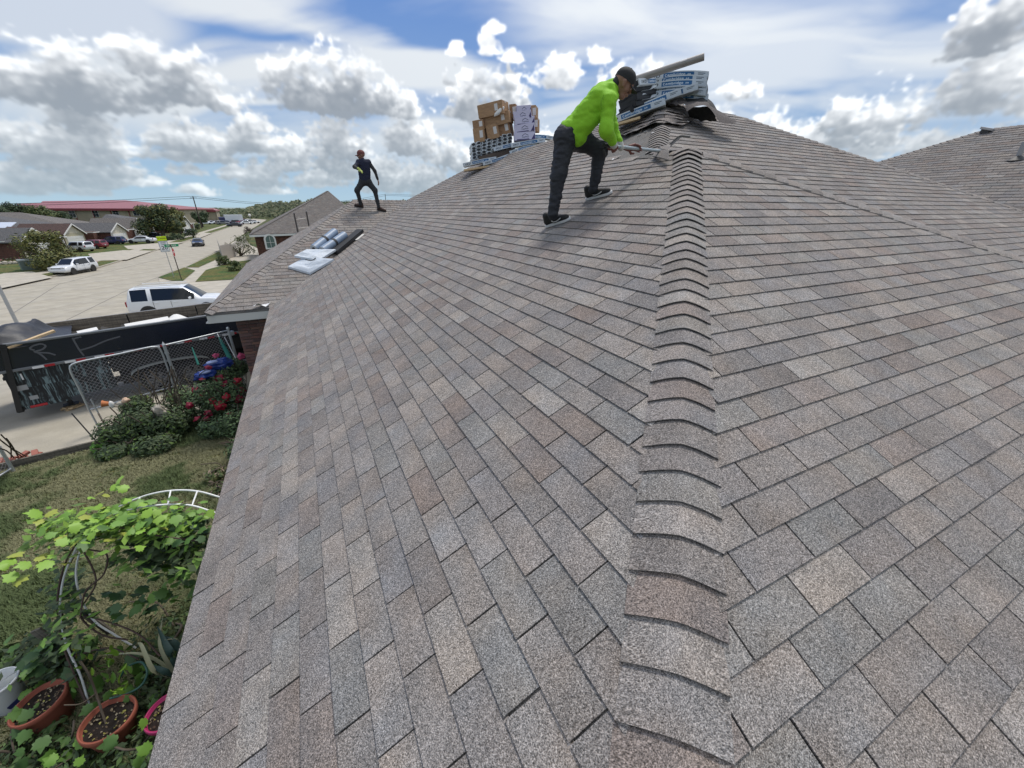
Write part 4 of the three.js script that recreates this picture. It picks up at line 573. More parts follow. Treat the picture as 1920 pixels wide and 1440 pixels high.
const HATCH = { ...SUV, st: SUV.st.map((s) => [s[0], s[1] * 0.95, s[2] * 0.9, s[3] * (s[3] > 1.3 ? 0.9 : 0.92), s[4] * 0.97, s[5] * 0.97, s[6], s[7]]), R: 0.35, hw: 0.91, H: 1.65 };
function carBody(st) {
  const ring = (s) => { const [x, yb, be, top, w, wr] = s, h = [[yb, 0], [yb, 0.84 * w], [yb + 0.13, 0.99 * w], [(yb + be) / 2, w * 1.01], [be, w * 0.975], [Math.max(be + 0.02, top - 0.07), wr], [top - 0.005, wr - 0.13], [top + 0.012, 0]]; return [...h.map((q) => V3(x, q[0], q[1])), ...h.slice(0, -1).reverse().map((q) => V3(x, q[0], -q[1]))]; };
  const R = st.map(ring), body = [], glass = [], n = R[0].length;
  for (let i = 0; i < st.length - 1; i++) for (let j = 0; j < n - 1; j++) { const a = R[i][j], b = R[i][j + 1], c = R[i + 1][j + 1], d = R[i + 1][j], k = j < 7 ? j : 13 - j; const g = (k === 4 && st[i][6] === 'g') || (k === 6 && st[i][7] === 'g'); (g ? glass : body).push(a, c, b, a, d, c); }
  for (const k of [0, st.length - 1]) { const c = R[k].reduce((s, p) => s.add(p), V3(0, 0, 0)).multiplyScalar(1 / n); for (let j = 0; j < n; j++) { const a = R[k][j], b = R[k][(j + 1) % n]; k ? body.push(a, c, b) : body.push(a, b, c); } }
  const mk = (l, sm) => { let g = new THREE.BufferGeometry(); g.setAttribute('position', new THREE.Float32BufferAttribute(l.flatMap((p) => [p.x, p.y, p.z]), 3)); if (sm) g = mergeVertices(g, 1e-4); g.computeVertexNormals(); return g; };
  return [mk(body, true), mk(glass, true)];
}
function wheelGeo(R) { const tyre = new THREE.LatheGeometry([[0.62, -0.1], [0.9, -0.115], [1, -0.08], [1, 0.08], [0.9, 0.115], [0.62, 0.1]].map(([r, y]) => new THREE.Vector2(r * R, y)), 24); const rim = [new THREE.CylinderGeometry(R * 0.2, R * 0.2, 0.2, 12)]; for (let i = 0; i < 6; i++) { const a = i * Math.PI / 3; for (const o of [-0.12, 0.12]) { const g = bx(R * 0.5, 0.03, R * 0.1, R * 0.4, 0.09, 0); g.rotateY(a + o); rim.push(g); } } rim.push(mv(new THREE.TorusGeometry(R * 0.64, R * 0.05, 6, 24), 0, 0.09, 0, Math.PI / 2)); const back = new THREE.CylinderGeometry(R * 0.62, R * 0.62, 0.04, 20); return [tyre, merge(rim), back].map((g) => g.rotateX(Math.PI / 2)); }
function car(name, label, cat, model, m, pos, turn, { scale = 1, rails = false, plate = true, grille = true, group, detail = true, wheels = true } = {}) {
  const t = thing(name, label, cat, pos, turn, group); t.scale.setScalar(scale); const [b, g] = carBody(model.st); const bodyM = part('body', b, m, t); part('windows', g, carGlass, t); if (!wheels) return t;
  const [ty, ri, bk] = wheelGeo(model.R);
  for (const x of model.wx) for (const s of [-1, 1]) { const w = part('wheel', ty, tyreM, t); w.position.set(x, model.R, s * (model.hw - 0.1)); if (s < 0) w.rotation.y = Math.PI; part('rim', ri, rimM, w); part('hub_back', bk, blackTrim, w); const arch = part('wheel_arch', new THREE.CylinderGeometry(model.R * 1.17, model.R * 1.17, 0.02, 24, 1, false).rotateX(Math.PI / 2), blackTrim, t); arch.position.set(x, model.R * 1.08, s * (model.hw + 0.0)); }
  const f = model.st[model.st.length - 2], r = model.st[1], fx = f[0] + 0.06, fy = (f[1] + f[3]) / 2 + 0.08;
  for (const s of [-1, 1]) { part('headlight', rb(0.2, 0.16, 0.4, 0.05, fx - 0.02, fy + 0.12, s * (f[4] - 0.28)), lampM, t); part('tail_light', rb(0.12, 0.3, 0.2, 0.04, r[0] - 0.0, r[2] - 0.02, s * (r[4] - 0.1)), tailM, t); const c = model.st.find((q) => q[0] > 0.8); part('mirror', rb(0.12, 0.14, 0.24, 0.05, 0.72, c[2] + 0.1, s * (model.hw + 0.08)), m, t); }
  if (grille) part('grille', rb(0.06, 0.26, 0.95, 0.03, fx + 0.05, fy, 0), blackTrim, t); if (detail) { for (const s of [-1, 1]) { part('door_handle', [rb(0.2, 0.04, 0.04, 0.015, -0.05, model.st[6][2] - 0.12, s * (model.hw + 0.005)), rb(0.2, 0.04, 0.04, 0.015, -0.95, model.st[6][2] - 0.12, s * (model.hw + 0.005))], m, t); part('sill', bx(2.3, 0.08, 0.06, 0, 0.34, s * model.hw), blackTrim, t); part('door_seam', [bx(0.012, 0.62, 0.012, -0.26, 0.74, s * (model.hw + 0.004)), bx(0.012, 0.62, 0.012, -1.1, 0.78, s * (model.hw + 0.002))], blackTrim, t); } }
  if (plate) part('plate', bx(0.02, 0.15, 0.32, r[0] - 0.09, 0.72, 0), lampM, t); if (rails) for (const s of [-1, 1]) part('roof_rail', rb(2.2, 0.05, 0.05, 0.02, -0.75, model.H + 0.07, s * 0.6), whiteTrim, t);
  return t;
}
const white = paint('white_paint', lin(0.72, 0.74, 0.76)), silverW = paint('silver_white_paint', lin(0.66, 0.68, 0.70)), darkPaint = paint('dark_paint', lin(0.02, 0.022, 0.03)), redPaint = paint('red_paint', lin(0.22, 0.015, 0.03)), bluePaint = paint('blue_paint', lin(0.015, 0.02, 0.10));
const gy = (x, y, h = G) => atY(x, y, h);
{ const p = gy(350, 590), l = gy(238, 597), d = gy(425, 583).sub(l); car('parked_suv', 'white four door SUV with roof rails parked on the street beyond the trailer', 'car', SUV, white, p.setY(G), Math.atan2(-d.z, d.x), { scale: 1.07, rails: true }); }
car('parked_crossover', 'white crossover with a black grille parked at the far kerb by the young tree', 'car', HATCH, white, gy(143, 512), -Math.PI / 2 - 0.28, { scale: 0.94 });
car('parked_wagon', 'dark red estate car parked on a drive across the street', 'car', HATCH, redPaint, gy(176, 466, G + 0.14), 2.75, { scale: 0.85 });
car('parked_car', 'white car half hidden behind the young tree, left of the red estate', 'car', HATCH, silverW, gy(150, 471, G + 0.14), 2.55, { scale: 0.9 });
car('parked_sedan', 'white sedan parked sideways in front of a garage beside the street tree', 'car', SEDAN, white, gy(267, 456, G + 0.14), 3.0, { scale: 0.95 });
car('parked_pickup', 'dark blue low car in the shade of the long grey roofed house', 'car', HATCH, bluePaint, gy(212, 458, G + 0.14), 3.0, { scale: 0.85 });
car('black_car', 'black car parked behind the white sedan under the street tree', 'car', SEDAN, darkPaint, gy(285, 448, G + 0.14), 3.0, { scale: 0.95 });
car('oncoming_car', 'dark sedan coming along the street towards the corner', 'car', SEDAN, darkPaint, gy(373, 461), -Math.PI / 2 + 0.12, { scale: 0.95 });
car('crossing_car', 'dark sedan crossing at the far end of the street', 'car', SEDAN, darkPaint, gy(441, 425), 3.0, { scale: 1.1 });
car('black_pickup', 'black car parked right of the street tree before the white gable', 'car', HATCH, darkPaint, gy(356, 441), -1.5, { scale: 0.9 });
{ const r = rng(5); const lot = [white, silverW, white, paint('grey_paint', lin(0.2)), bluePaint, white, darkPaint, redPaint]; let k = 0;
  const spots = [[386, 420], [399, 419], [410, 419], [418, 420], [427, 418], [434, 417], [446, 418], [455, 418], [463, 419], [470, 418], [478, 417], [415, 416], [424, 415], [440, 415], [451, 415], [459, 415], [467, 415]];
  for (const [x, y] of spots) car('lot_car', 'small ' + ['white', 'silver', 'white', 'grey', 'dark blue', 'white', 'black', 'red'][k % 8] + ' car in the distant car park, ' + (k < 11 ? 'front row, ' : 'back row, ') + ['first', 'second', 'third', 'fourth', 'fifth', 'sixth', 'seventh', 'eighth', 'ninth', 'tenth', 'eleventh'][k < 11 ? k : k - 11] + ' from the left', 'car', k % 3 ? SEDAN : HATCH, lot[k % 8], gy(x, y + 1.5), (k++ % 2) * 0.3 + 0.2, { detail: false, group: 'cars in the distant car park' });
  const lp = gy(472, 421), top = atD(470, 405, Math.hypot(lp.x, lp.z)); const t = thing('car_park_lamp', 'thin car park lamp with a pale globe beyond the far street end', 'street lamp', lp); part('post', rod(V3(0, 0, 0), V3(0, top.y - lp.y, 0), 0.12), steel, t); part('globe', mv(new THREE.SphereGeometry(0.55, 12, 8), 0, top.y - lp.y + 0.3, 0), whiteTrim, t);
  const bt = gy(440, 419), tr = thing('white_truck', 'white box truck with a dark cab in the distant car park', 'truck', bt, 0.3); part('box', rb(7, 3.0, 2.6, 0.1, 0, 2.2, 0), white, tr); part('cab', rb(2.2, 2.4, 2.4, 0.3, -4.6, 1.6, 0), bluePaint, tr); for (const x of [-4.4, 2.2]) part('wheel', mv(new THREE.CylinderGeometry(0.5, 0.5, 2.5, 14), x, 0.5, 0, Math.PI / 2), tyreM, tr); }
// ---------- dump trailer ----------
const boardM = mat('raised_board', lin(1.7, 1.6, 1.5), 0.9, { map: greyWood.map });
const navy = mat('trailer_paint', lin(0.012, 0.016, 0.028), 0.22, { physical: true, clearcoat: 0.6, clearcoatRoughness: 0.2 }), grime = (() => { const r = rng(17); return mat('grimy_paint', lin(1), 0.6, { map: tex(512, (x, y) => { const s = Math.pow(fbm(x * 46 + fbm(x * 5, y * 5, 3, 5) * 3, y * 3.2, 4, 64), 2.2), b = fbm(x * 9, y * 9 + 4, 4, 9), v = sst(0.14, 0.5, s) * 0.42 * sst(0.2, 0.55, b) + r() * 0.03; return [0.06 + v * 0.85, 0.075 + v, 0.09 + v]; }) }); })(), rustM = mat('dark_frame', lin(0.015), 0.6);
{
  const t = thing('dump_trailer', 'black dump trailer with sprayed letters and red white tape parked on the drive', 'trailer', tBase, Math.atan2(0.32, 0.947)), Lh = 6.2;
  const side = part('side_panel', [rb(Lh, 0.62, 0.05, 0.015, Lh / 2, 1.7, -0.03), rb(Lh, 0.62, 0.05, 0.015, Lh / 2, 1.7, -2.07)], navy, t, 'glossy black upper side with sprayed letters');
  const paintStroke = (pts) => { const g = tube(pts.map(([x, y]) => V3(x, y, 0)), 0.022, 40, 6); g.scale(1, 1, 0.06); g.translate(0, 0, -0.002); return g; };
  const sp = mat('sprayed_paint', lin(0.10, 0.105, 0.115), 0.6);
  part('sprayed_letter', [paintStroke([[0.72, 1.80], [0.66, 1.86], [0.72, 1.91], [0.88, 1.93], [0.93, 1.87], [0.86, 1.80], [0.70, 1.76], [0.80, 1.72], [0.92, 1.68], [1.02, 1.60]]), paintStroke([[0.72, 1.78], [0.79, 1.66], [0.84, 1.52]])], sp, side, 'sprayed letter R');
  part('sprayed_letter', [paintStroke([[1.44, 1.97], [1.45, 1.8], [1.47, 1.6], [1.5, 1.46]]), paintStroke([[1.45, 1.94], [1.53, 1.955], [1.6, 1.96]]), paintStroke([[1.46, 1.62], [1.7, 1.66], [2.0, 1.76], [2.32, 1.82]])], sp, side, 'sprayed letter F');
  part('top_rail', [rb(Lh, 0.06, 0.1, 0.02, Lh / 2, 2.03, -0.03), rb(Lh, 0.06, 0.1, 0.02, Lh / 2, 2.03, -2.07), rb(Lh, 0.07, 0.09, 0.015, Lh / 2, 1.39, -0.01)], mat('scuffed_rail', lin(0.16, 0.17, 0.18), 0.4), t);
  for (let i = 0; i < 8; i++) part('side_post', bx(0.06, 0.6, 0.03, 0.5 + i * 0.75, 1.7, -2.11), navy, t);
  part('floor', bx(Lh, 0.06, 2.0, Lh / 2, 1.2, -1.05), rustM, t);
  part('lower_panel', [bx(1.85, 0.92, 0.04, 0.96, 0.9, -0.05), bx(0.9, 0.34, 0.04, 0.5, 0.52, -0.055)], grime, t, 'dirty lower side with pale streaks');
  part('frame_beam', [bx(Lh, 0.16, 0.08, Lh / 2, 0.6, -0.2), bx(Lh, 0.16, 0.08, Lh / 2, 0.6, -1.8), bx(Lh - 1.9, 0.5, 0.05, 1.9 + (Lh - 1.9) / 2, 1.1, -0.12), bx(Lh - 2, 0.62, 0.3, 2 + (Lh - 2) / 2, 0.6, -0.75), bx(0.1, 0.14, 1.9, 1.2, 0.6, -1), bx(0.1, 0.14, 1.9, 3.2, 0.6, -1)], rustM, t);
  part('corner_post', [beam(V3(0.28, 2.06, -0.0), V3(0.0, 0.34, 0.02), 0.09, 0.1), beam(V3(0.28, 2.06, -2.1), V3(0.0, 0.34, -2.1), 0.09, 0.1), beam(V3(0.02, 0.36, 0), V3(0.02, 0.36, -2.1), 0.1, 0.1)], rustM, t);
  part('tailgate', slab([V3(0.24, 2.0, -0.06), V3(0.0, 0.42, -0.06), V3(0.0, 0.42, -2.04), V3(0.24, 2.0, -2.04)], V3(0.05, 0, 0)), grime, t);
  const tapeW = mat('white_tape', lin(0.75), 0.35), tapeR = mat('red_tape', lin(0.42, 0.02, 0.03), 0.35);
  for (const x of [0.55, 1.12, 1.68, 2.26, 2.85, 3.42, 4.0, 4.6, 5.2]) { part('tape_white', bx(0.2, 0.06, 0.006, x + 0.1, 1.385, 0.042), tapeW, t); part('tape_red', bx(0.18, 0.06, 0.006, x + 0.3, 1.385, 0.042), tapeR, t); } part('tape_red', bx(0.3, 0.06, 0.006, 0.35, 0.4, 0.0), tapeR, t); part('tape_white', bx(0.03, 0.16, 0.006, 0.31, 1.2, -0.02), tapeW, t);
  part('sticker', [bx(0.26, 0.13, 0.004, 0.19, 0.92, -0.026), bx(0.15, 0.1, 0.004, 0.33, 0.62, -0.026), bx(0.08, 0.06, 0.004, 0.12, 1.05, -0.026)], mat('worn_sticker', lin(0.32, 0.33, 0.34), 0.5), t);
  const jk = part('jack', [rb(0.1, 0.95, 0.1, 0.02, 0.85, 0.62, -0.35), bx(0.3, 0.03, 0.2, 0.85, 0.14, -0.35)], rustM, t); part('jack_foot', bx(0.14, 0.06, 0.14, 0.85, 0.15, -0.35), rustM, jk);
  const wt = wheelGeo(0.38); for (const x of [2.75, 3.6]) { const w = part('wheel', wt[0], tyreM, t); w.position.set(x, 0.4, -0.02); part('rim', wt[1], mat('steel_rim', lin(0.12), 0.5), w); }
  part('fender', grid(16, 4, (u, v) => { const a = lerp(0, Math.PI, u); return V3(3.17 - Math.cos(a) * 0.95, 0.62 + Math.pow(Math.sin(a), 0.6) * 0.3, 0.16 - v * 0.28); }), mat('tread_plate', lin(0.42, 0.45, 0.44), 0.35, { metalness: 0.5, bumpMap: gran, bumpScale: 0.006 }), t);
  for (let i = 0; i < 3; i++) part('side_board', beam(V3(0.9 + i * 1.75, 1.79, -2.02), V3(2.62 + i * 1.75, 1.79 - i * 0.01, -2.02), 0.045, 0.54), boardM, t, 'weathered grey board raised above the far side');
  const deb = (n, label, g, m) => { const o = thing(n, label, n.replace('_', ' '), t.position, t.rotation.y); part('piece', g, m, o); };
  deb('white_board', 'white board lying in the trailer near the tarp', bx(0.4, 0.1, 0.2, 1.75, 2.0, -0.3, 0.2, 0.1, 0.06), whiteTrim); deb('white_board', 'longer white sheet lying in the trailer below the grey board', bx(1.0, 0.03, 0.22, 3.0, 2.0, -0.5, 0.3, 0.05, 0.03), whiteTrim); deb('folded_sheet', 'crumpled white sheet at the right end of the trailer load', grid(8, 4, (u, v) => V3(3.5 + u * 0.6, 2.0 + 0.1 * Math.sin(u * 5) * v, -0.35 - v * 0.3)), whiteTrim); deb('pale_plank', 'pale plank sticking out under the black tarp', bx(0.9, 0.05, 0.14, 0.75, 2.06, -0.12, 0, 0.25, 0.24), paleWood);
  const lo = thing('debris_load', 'dark heap of old roofing filling the trailer', 'debris', t.position, t.rotation.y), r = rng(23); stuff(part('debris', Array.from({ length: 160 }, () => bx(0.2 + r() * 0.5, 0.02, 0.15 + r() * 0.3, 0.5 + r() * 5, 1.4 + r() * 0.4, -0.25 - r() * 1.6, r() - 0.5, r() * 3, r() - 0.5)), mat('old_roofing', lin(0.05, 0.048, 0.045), 0.95), lo));
  // tarp heaped over the rear left corner
  const tp = thing('tarp_heap', 'black tarpaulin heaped over the rear end of the trailer', 'tarpaulin', t.position, t.rotation.y), q = rng(29);
  const lumps = [[-0.5, 0.24, -0.7, 0.8], [0.35, 0.3, -0.6, 0.45], [0.62, 0.28, -1.0, 0.3], [0.85, 0.34, -1.35, 0.2], [-1.2, 0.25, -1.0, 0.8]];
  part('tarp', grid(60, 40, (u, v) => { const x = -1.7 + u * 3.1, z = 0.06 - v * 2.0; let h = 0; for (const [a, b, c, s] of lumps) h += b * Math.exp(-((x - a) ** 2 + (z - c) ** 2) / (s * s)); const f = Math.abs(fbm(x * 1.6 + 4 + z, z * 2.6 - x * 0.9, 3) - 0.5) * 0.3; const edge = Math.min(1, v * 6) * Math.min(1, (1 - u) * 5); return V3(x + f * 0.2, 1.98 + h * edge - f * edge * 0.7 - (1 - edge) * 0.04, z - (x > 0.6 ? (x - 0.6) * 0.4 : 0)); }), mat('black_tarp', lin(0.025, 0.026, 0.03), 0.42, { bumpMap: withRep(concTex, 3), bumpScale: 0.01 }), tp);
  const tw = thing('wood_blocks', 'splintered wood blocks under the trailer jack', 'wood block', V3(0.85, 0.02, -0.35).applyEuler(new THREE.Euler(0, Math.atan2(0.32, 0.947), 0)).add(tBase), 0.5); for (let i = 0; i < 4; i++) part('block', bx(0.42 - i * 0.03, 0.04, 0.1, (i % 2) * 0.05 - 0.02, 0.025 + Math.floor(i / 2) * 0.045, (i % 2) * 0.13 - 0.06, 0, i * 0.3, 0.05), paleWood, tw);
}
// ---------- chain link gate and fence ----------
const galv = mat('fence_pipe', lin(0.50, 0.52, 0.53), 0.4, { metalness: 0.5 }), wireM = mat('fence_wire', lin(0.34, 0.33, 0.34), 0.5, { metalness: 0.3 });
function chain(w, h, p = 0.09, rad_ = 0.003) { const gs = []; for (const s of [1, -1]) for (let c = -h; c < w; c += p) { let x0 = c, y0 = 0, x1 = c + h, y1 = h; if (x0 < 0) { y0 = -x0; x0 = 0; } if (x1 > w) { y1 -= x1 - w; x1 = w; } if (y1 <= y0) continue; const f = (y) => s > 0 ? y : h - y; gs.push(rod(V3(x0, f(y0), s * 0.004), V3(x1, f(y1), s * 0.004), rad_, rad_, 4)); } return merge(gs); }
const yawOf = (d) => Math.atan2(-d.z, d.x);
{
  const a = V3(-5.30, 0, -12.18), b = V3(-3.74, 0, -13.06), c = V3(-2.42, 0, -14.0), d = b.clone().sub(a), Lg = d.length();
  const t = thing('chain_link_gate', 'chain link gate with rounded pipe frame before the trailer, standing ajar in the bushes', 'gate', a, yawOf(d)), H0 = 0.62, H1 = 1.78;
  part('frame', tube([V3(0.0, H0, 0), V3(0.0, (H0 + H1) / 2, 0), V3(0, H1 - 0.12, 0), V3(0.035, H1 - 0.035, 0), V3(0.12, H1, 0), V3(Lg / 2, H1, 0), V3(Lg - 0.22, H1, 0), V3(Lg - 0.135, H1 - 0.035, 0), V3(Lg - 0.1, H1 - 0.12, 0), V3(Lg - 0.1, H0, 0)], 0.022, 90, 8), galv, t); part('bottom_rail', rod(V3(0, H0, 0), V3(Lg - 0.1, H0, 0), 0.02), galv, t); const ml = part('chain_link', chain(Lg - 0.12, H1 - H0 - 0.03), wireM, t); ml.position.set(0.01, H0 + 0.015, 0);
  part('leg', [rod(V3(0.02, 0, 0.02), V3(0.0, H0, 0), 0.02), rod(V3(0.14, 0, 0.06), V3(0.1, H0 + 0.25, 0.02), 0.016)], galv, t);
  const e = c.clone().sub(b), Le = e.length(), u = thing('chain_link_fence', 'short chain link fence between the gate post and the brick wall', 'fence', b, yawOf(e)); part('post', [rod(V3(0, 0, 0), V3(0, 1.78, 0), 0.038), mv(new THREE.ConeGeometry(0.045, 0.09, 10), 0, 1.82, 0)], galv, u); part('post', [rod(V3(Le, 0, 0), V3(Le, 1.8, 0), 0.038), mv(new THREE.SphereGeometry(0.045, 10, 8), Le, 1.82, 0)], galv, u); part('top_rail', rod(V3(0, 1.76, 0), V3(Le, 1.76, 0), 0.02), galv, u); const m2 = part('chain_link', chain(Le - 0.04, 1.55), wireM, u); m2.position.set(0.02, 0.2, 0); part('clamp', [mv(new THREE.CylinderGeometry(0.046, 0.046, 0.05, 12), 0, 1.55, 0), mv(new THREE.CylinderGeometry(0.046, 0.046, 0.05, 12), 0, 1.1, 0), bx(0.12, 0.12, 0.1, Le + 0.05, 1.66, 0)], galv, u);
  const pole = thing('black_stake', 'thin black stake standing crooked left of the gate in the leaves', 'stake', V3(-5.42, 0, -11.7)); part('stake', rod(V3(0.25, 0, 0.1), V3(-0.05, 0.72, -0.15), 0.014), blackTrim, pole);
  const um = thing('folded_umbrella', 'folded teal green parasol leaning on the fence by the brick wall', 'umbrella', V3(0, 0, 0)), p0 = atD(452, 712, 13.2), p1 = atD(408, 627, 14.4), dd = p1.clone().sub(p0); part('pole', rod(p0, p1.clone().addScaledVector(dd, 0.02), 0.016), galv, um); const gcol = mat('teal_cloth', lin(0.02, 0.16, 0.13), 0.8); const q = (k) => p0.clone().addScaledVector(dd, k); part('canopy', [rod(q(0.12), q(0.5), 0.045, 0.065, 9), rod(q(0.5), q(0.86), 0.065, 0.04, 9), rod(q(0.86), q(0.97), 0.03, 0.01, 9)], gcol, um); const gr = thing('green_cane', 'thin teal cane standing behind the blue bundle', 'cane', V3(0, 0, 0)); part('cane', rod(atD(372, 684, 12.8), atD(360, 651, 13.1), 0.03, 0.012), gcol, gr);
  const gp2 = thing('leaning_rod', 'thin grey rod leaning beside the teal parasol', 'rod', V3(0, 0, 0)); part('rod', rod(atD(460, 706, 13.1), atD(421, 632, 14.3), 0.014), galv, gp2);
}
function blob(rx, ry, rz, seed, amp, sub = 24) { const g = new THREE.SphereGeometry(1, sub, sub * 0.7 | 0), p = g.attributes.position; for (let i = 0; i < p.count; i++) { const x = p.getX(i), y = p.getY(i), z = p.getZ(i), k = 1 + (n3(x * 2 + seed, y * 2, z * 2) - 0.5) * amp + Math.abs(n3(x * 5, y * 5 + seed, z * 5) - 0.5) * amp * 0.7; p.setXYZ(i, x * rx * k, y * ry * k, z * rz * k); } g.computeVertexNormals(); return g; }
{
  const bl = mat('blue_plastic', lin(0.015, 0.045, 0.24), 0.3), blp = mat('pale_blue_print', lin(0.3, 0.36, 0.6), 0.4); const A = atD(385, 703, 12.3), Bq = atD(412, 683, 12.7);
  const t = thing('blue_bag', 'filled blue plastic bag among the roses, nearer of the two', 'bag', A, 0.3); part('bag', blob(0.19, 0.11, 0.14, 1, 0.85, 48), bl, t); part('strap', [mv(new THREE.TorusGeometry(0.15, 0.008, 6, 24), 0, 0.03, 0.05, 0.6, 0.3), mv(new THREE.TorusGeometry(0.14, 0.008, 6, 24), 0, 0, 0, 0.1, 1.2)], blackTrim, t); part('print', mv(blob(0.12, 0.04, 0.08, 3, 0.3, 12), 0.02, 0.1, 0.08), blp, t);
  const u = thing('blue_tub', 'larger blue plastic sack lying behind the nearer blue bag', 'bag', Bq, 0.4); part('bag', blob(0.27, 0.12, 0.17, 5, 0.8, 48), bl, u); part('print', mv(blob(0.14, 0.04, 0.09, 8, 0.3, 12), -0.15, 0.12, 0.06), blp, u);
  const op = atD(205, 757, 11.9), pt = thing('orange_pot', 'small orange pot lying on its side by the gate foot', 'pot', op); part('pot', mv(new THREE.LatheGeometry([[0.02, 0], [0.09, 0], [0.13, 0.2], [0.15, 0.2], [0.15, 0.24], [0.13, 0.24]].map((q) => new THREE.Vector2(q[0] * 0.5, q[1] * 0.5)), 20), 0, 0, 0, 0.4, 0, 1.3), mat('orange_clay', lin(0.50, 0.17, 0.06), 0.7), pt);
  const wp = atD(226, 756, 11.7), st = thing('pale_stones', 'pale stones and a white jug in the bush by the gate foot', 'stones', wp); part('stone', blob(0.06, 0.04, 0.05, 9, 0.7, 14), concWalk, st); part('stone', mv(blob(0.065, 0.05, 0.055, 11, 0.7, 14), 0.1, 0.05, 0), mat('peach_stone', lin(0.6, 0.42, 0.3), 0.9), st); part('jug', mv(blob(0.045, 0.08, 0.045, 13, 0.15, 12), -0.13, 0.02, 0.05), whiteTrim, st);
  const ws = atD(300, 770, 11.6), wst = thing('white_sack', 'crumpled white sack half hidden in the dark bush', 'sack', ws); part('sack', blob(0.11, 0.13, 0.09, 15, 0.9, 36), mat('pale_sack', lin(0.42, 0.38, 0.32), 0.85), wst);
}
// ---------- bushes and roses ----------
function bush(name, label, cat, lobes, N, s0, s1, cols, seed, twigs = 10) {
  const r = rng(seed), c0 = lobes[0][0].clone().setY(0), t = thing(name, label, cat, c0); const Lb = lobes.map(([c, a, b]) => [c.clone().sub(c0), a, b]);
  part('foliage', leafCloud(N, () => { const [c, w, h] = pick(Lb, r), d = V3(r() - 0.5, r() - 0.5, r() - 0.5).normalize(), k = Math.pow(r(), 0.4); return { p: V3(c.x + d.x * w * k, Math.max(0.02, c.y + d.y * h * k), c.z + d.z * w * k), n: d.multiplyScalar(0.8) }; }, s0, s1, cols, r), leafMat, t);
  const tw = []; for (let i = 0; i < twigs; i++) { const [c, w, h] = pick(Lb, r), a = V3(c.x + (r() - 0.5) * w, 0, c.z + (r() - 0.5) * w), b = V3(c.x + (r() - 0.5) * 2.2 * w, c.y + h * (0.7 + 0.6 * r()), c.z + (r() - 0.5) * 2.2 * w); tw.push(tube([a, a.clone().lerp(b, 0.5).add(V3((r() - 0.5) * 0.3, 0.1, (r() - 0.5) * 0.3)), b], 0.008 + r() * 0.006, 10, 5)); } part('stems', tw, barkMat, t); return t;
}
const g0 = (x, y, h = 0) => atY(x, y, h);
bush('dark_bush', 'dense dark green bush in front of the gate, at the lawn corner', 'bush', [[g0(225, 810, 0.3), 0.5, 0.4], [g0(270, 790, 0.45), 0.55, 0.45], [g0(255, 760, 0.55), 0.35, 0.25], [g0(320, 790, 0.4), 0.5, 0.4], [g0(215, 845, 0.1), 0.35, 0.15], [g0(290, 830, 0.15), 0.5, 0.22]], 13000, 0.025, 0.06, [...DARKG, ...DARKG, lin(0.06, 0.10, 0.03), lin(0.09, 0.15, 0.03)], 201, 26);
bush('lime_plant', 'bright lime green plant at the left foot of the dark bush', 'plant', [[g0(188, 838, 0.12), 0.16, 0.16], [g0(200, 815, 0.2), 0.12, 0.16]], 500, 0.03, 0.07, [lin(0.2, 0.4, 0.06), lin(0.12, 0.28, 0.05)], 203, 4);
const rose = bush('rose_bush', 'rose bush with dark red blooms against the roof edge', 'rose bush', [[g0(385, 760, 0.5), 0.55, 0.5], [g0(430, 745, 0.6), 0.5, 0.5], [g0(420, 710, 0.85), 0.5, 0.42], [g0(398, 735, 0.8), 0.45, 0.4], [g0(450, 790, 0.4), 0.5, 0.4], [g0(340, 750, 0.5), 0.4, 0.4], [g0(440, 690, 0.9), 0.35, 0.3], [g0(405, 800, 0.25), 0.4, 0.25], [g0(460, 840, 0.2), 0.4, 0.3]], 15000, 0.022, 0.058, [...DARKG, lin(0.08, 0.13, 0.05), lin(0.10, 0.17, 0.06), lin(0.06, 0.10, 0.05), lin(0.13, 0.2, 0.08)], 205, 40);
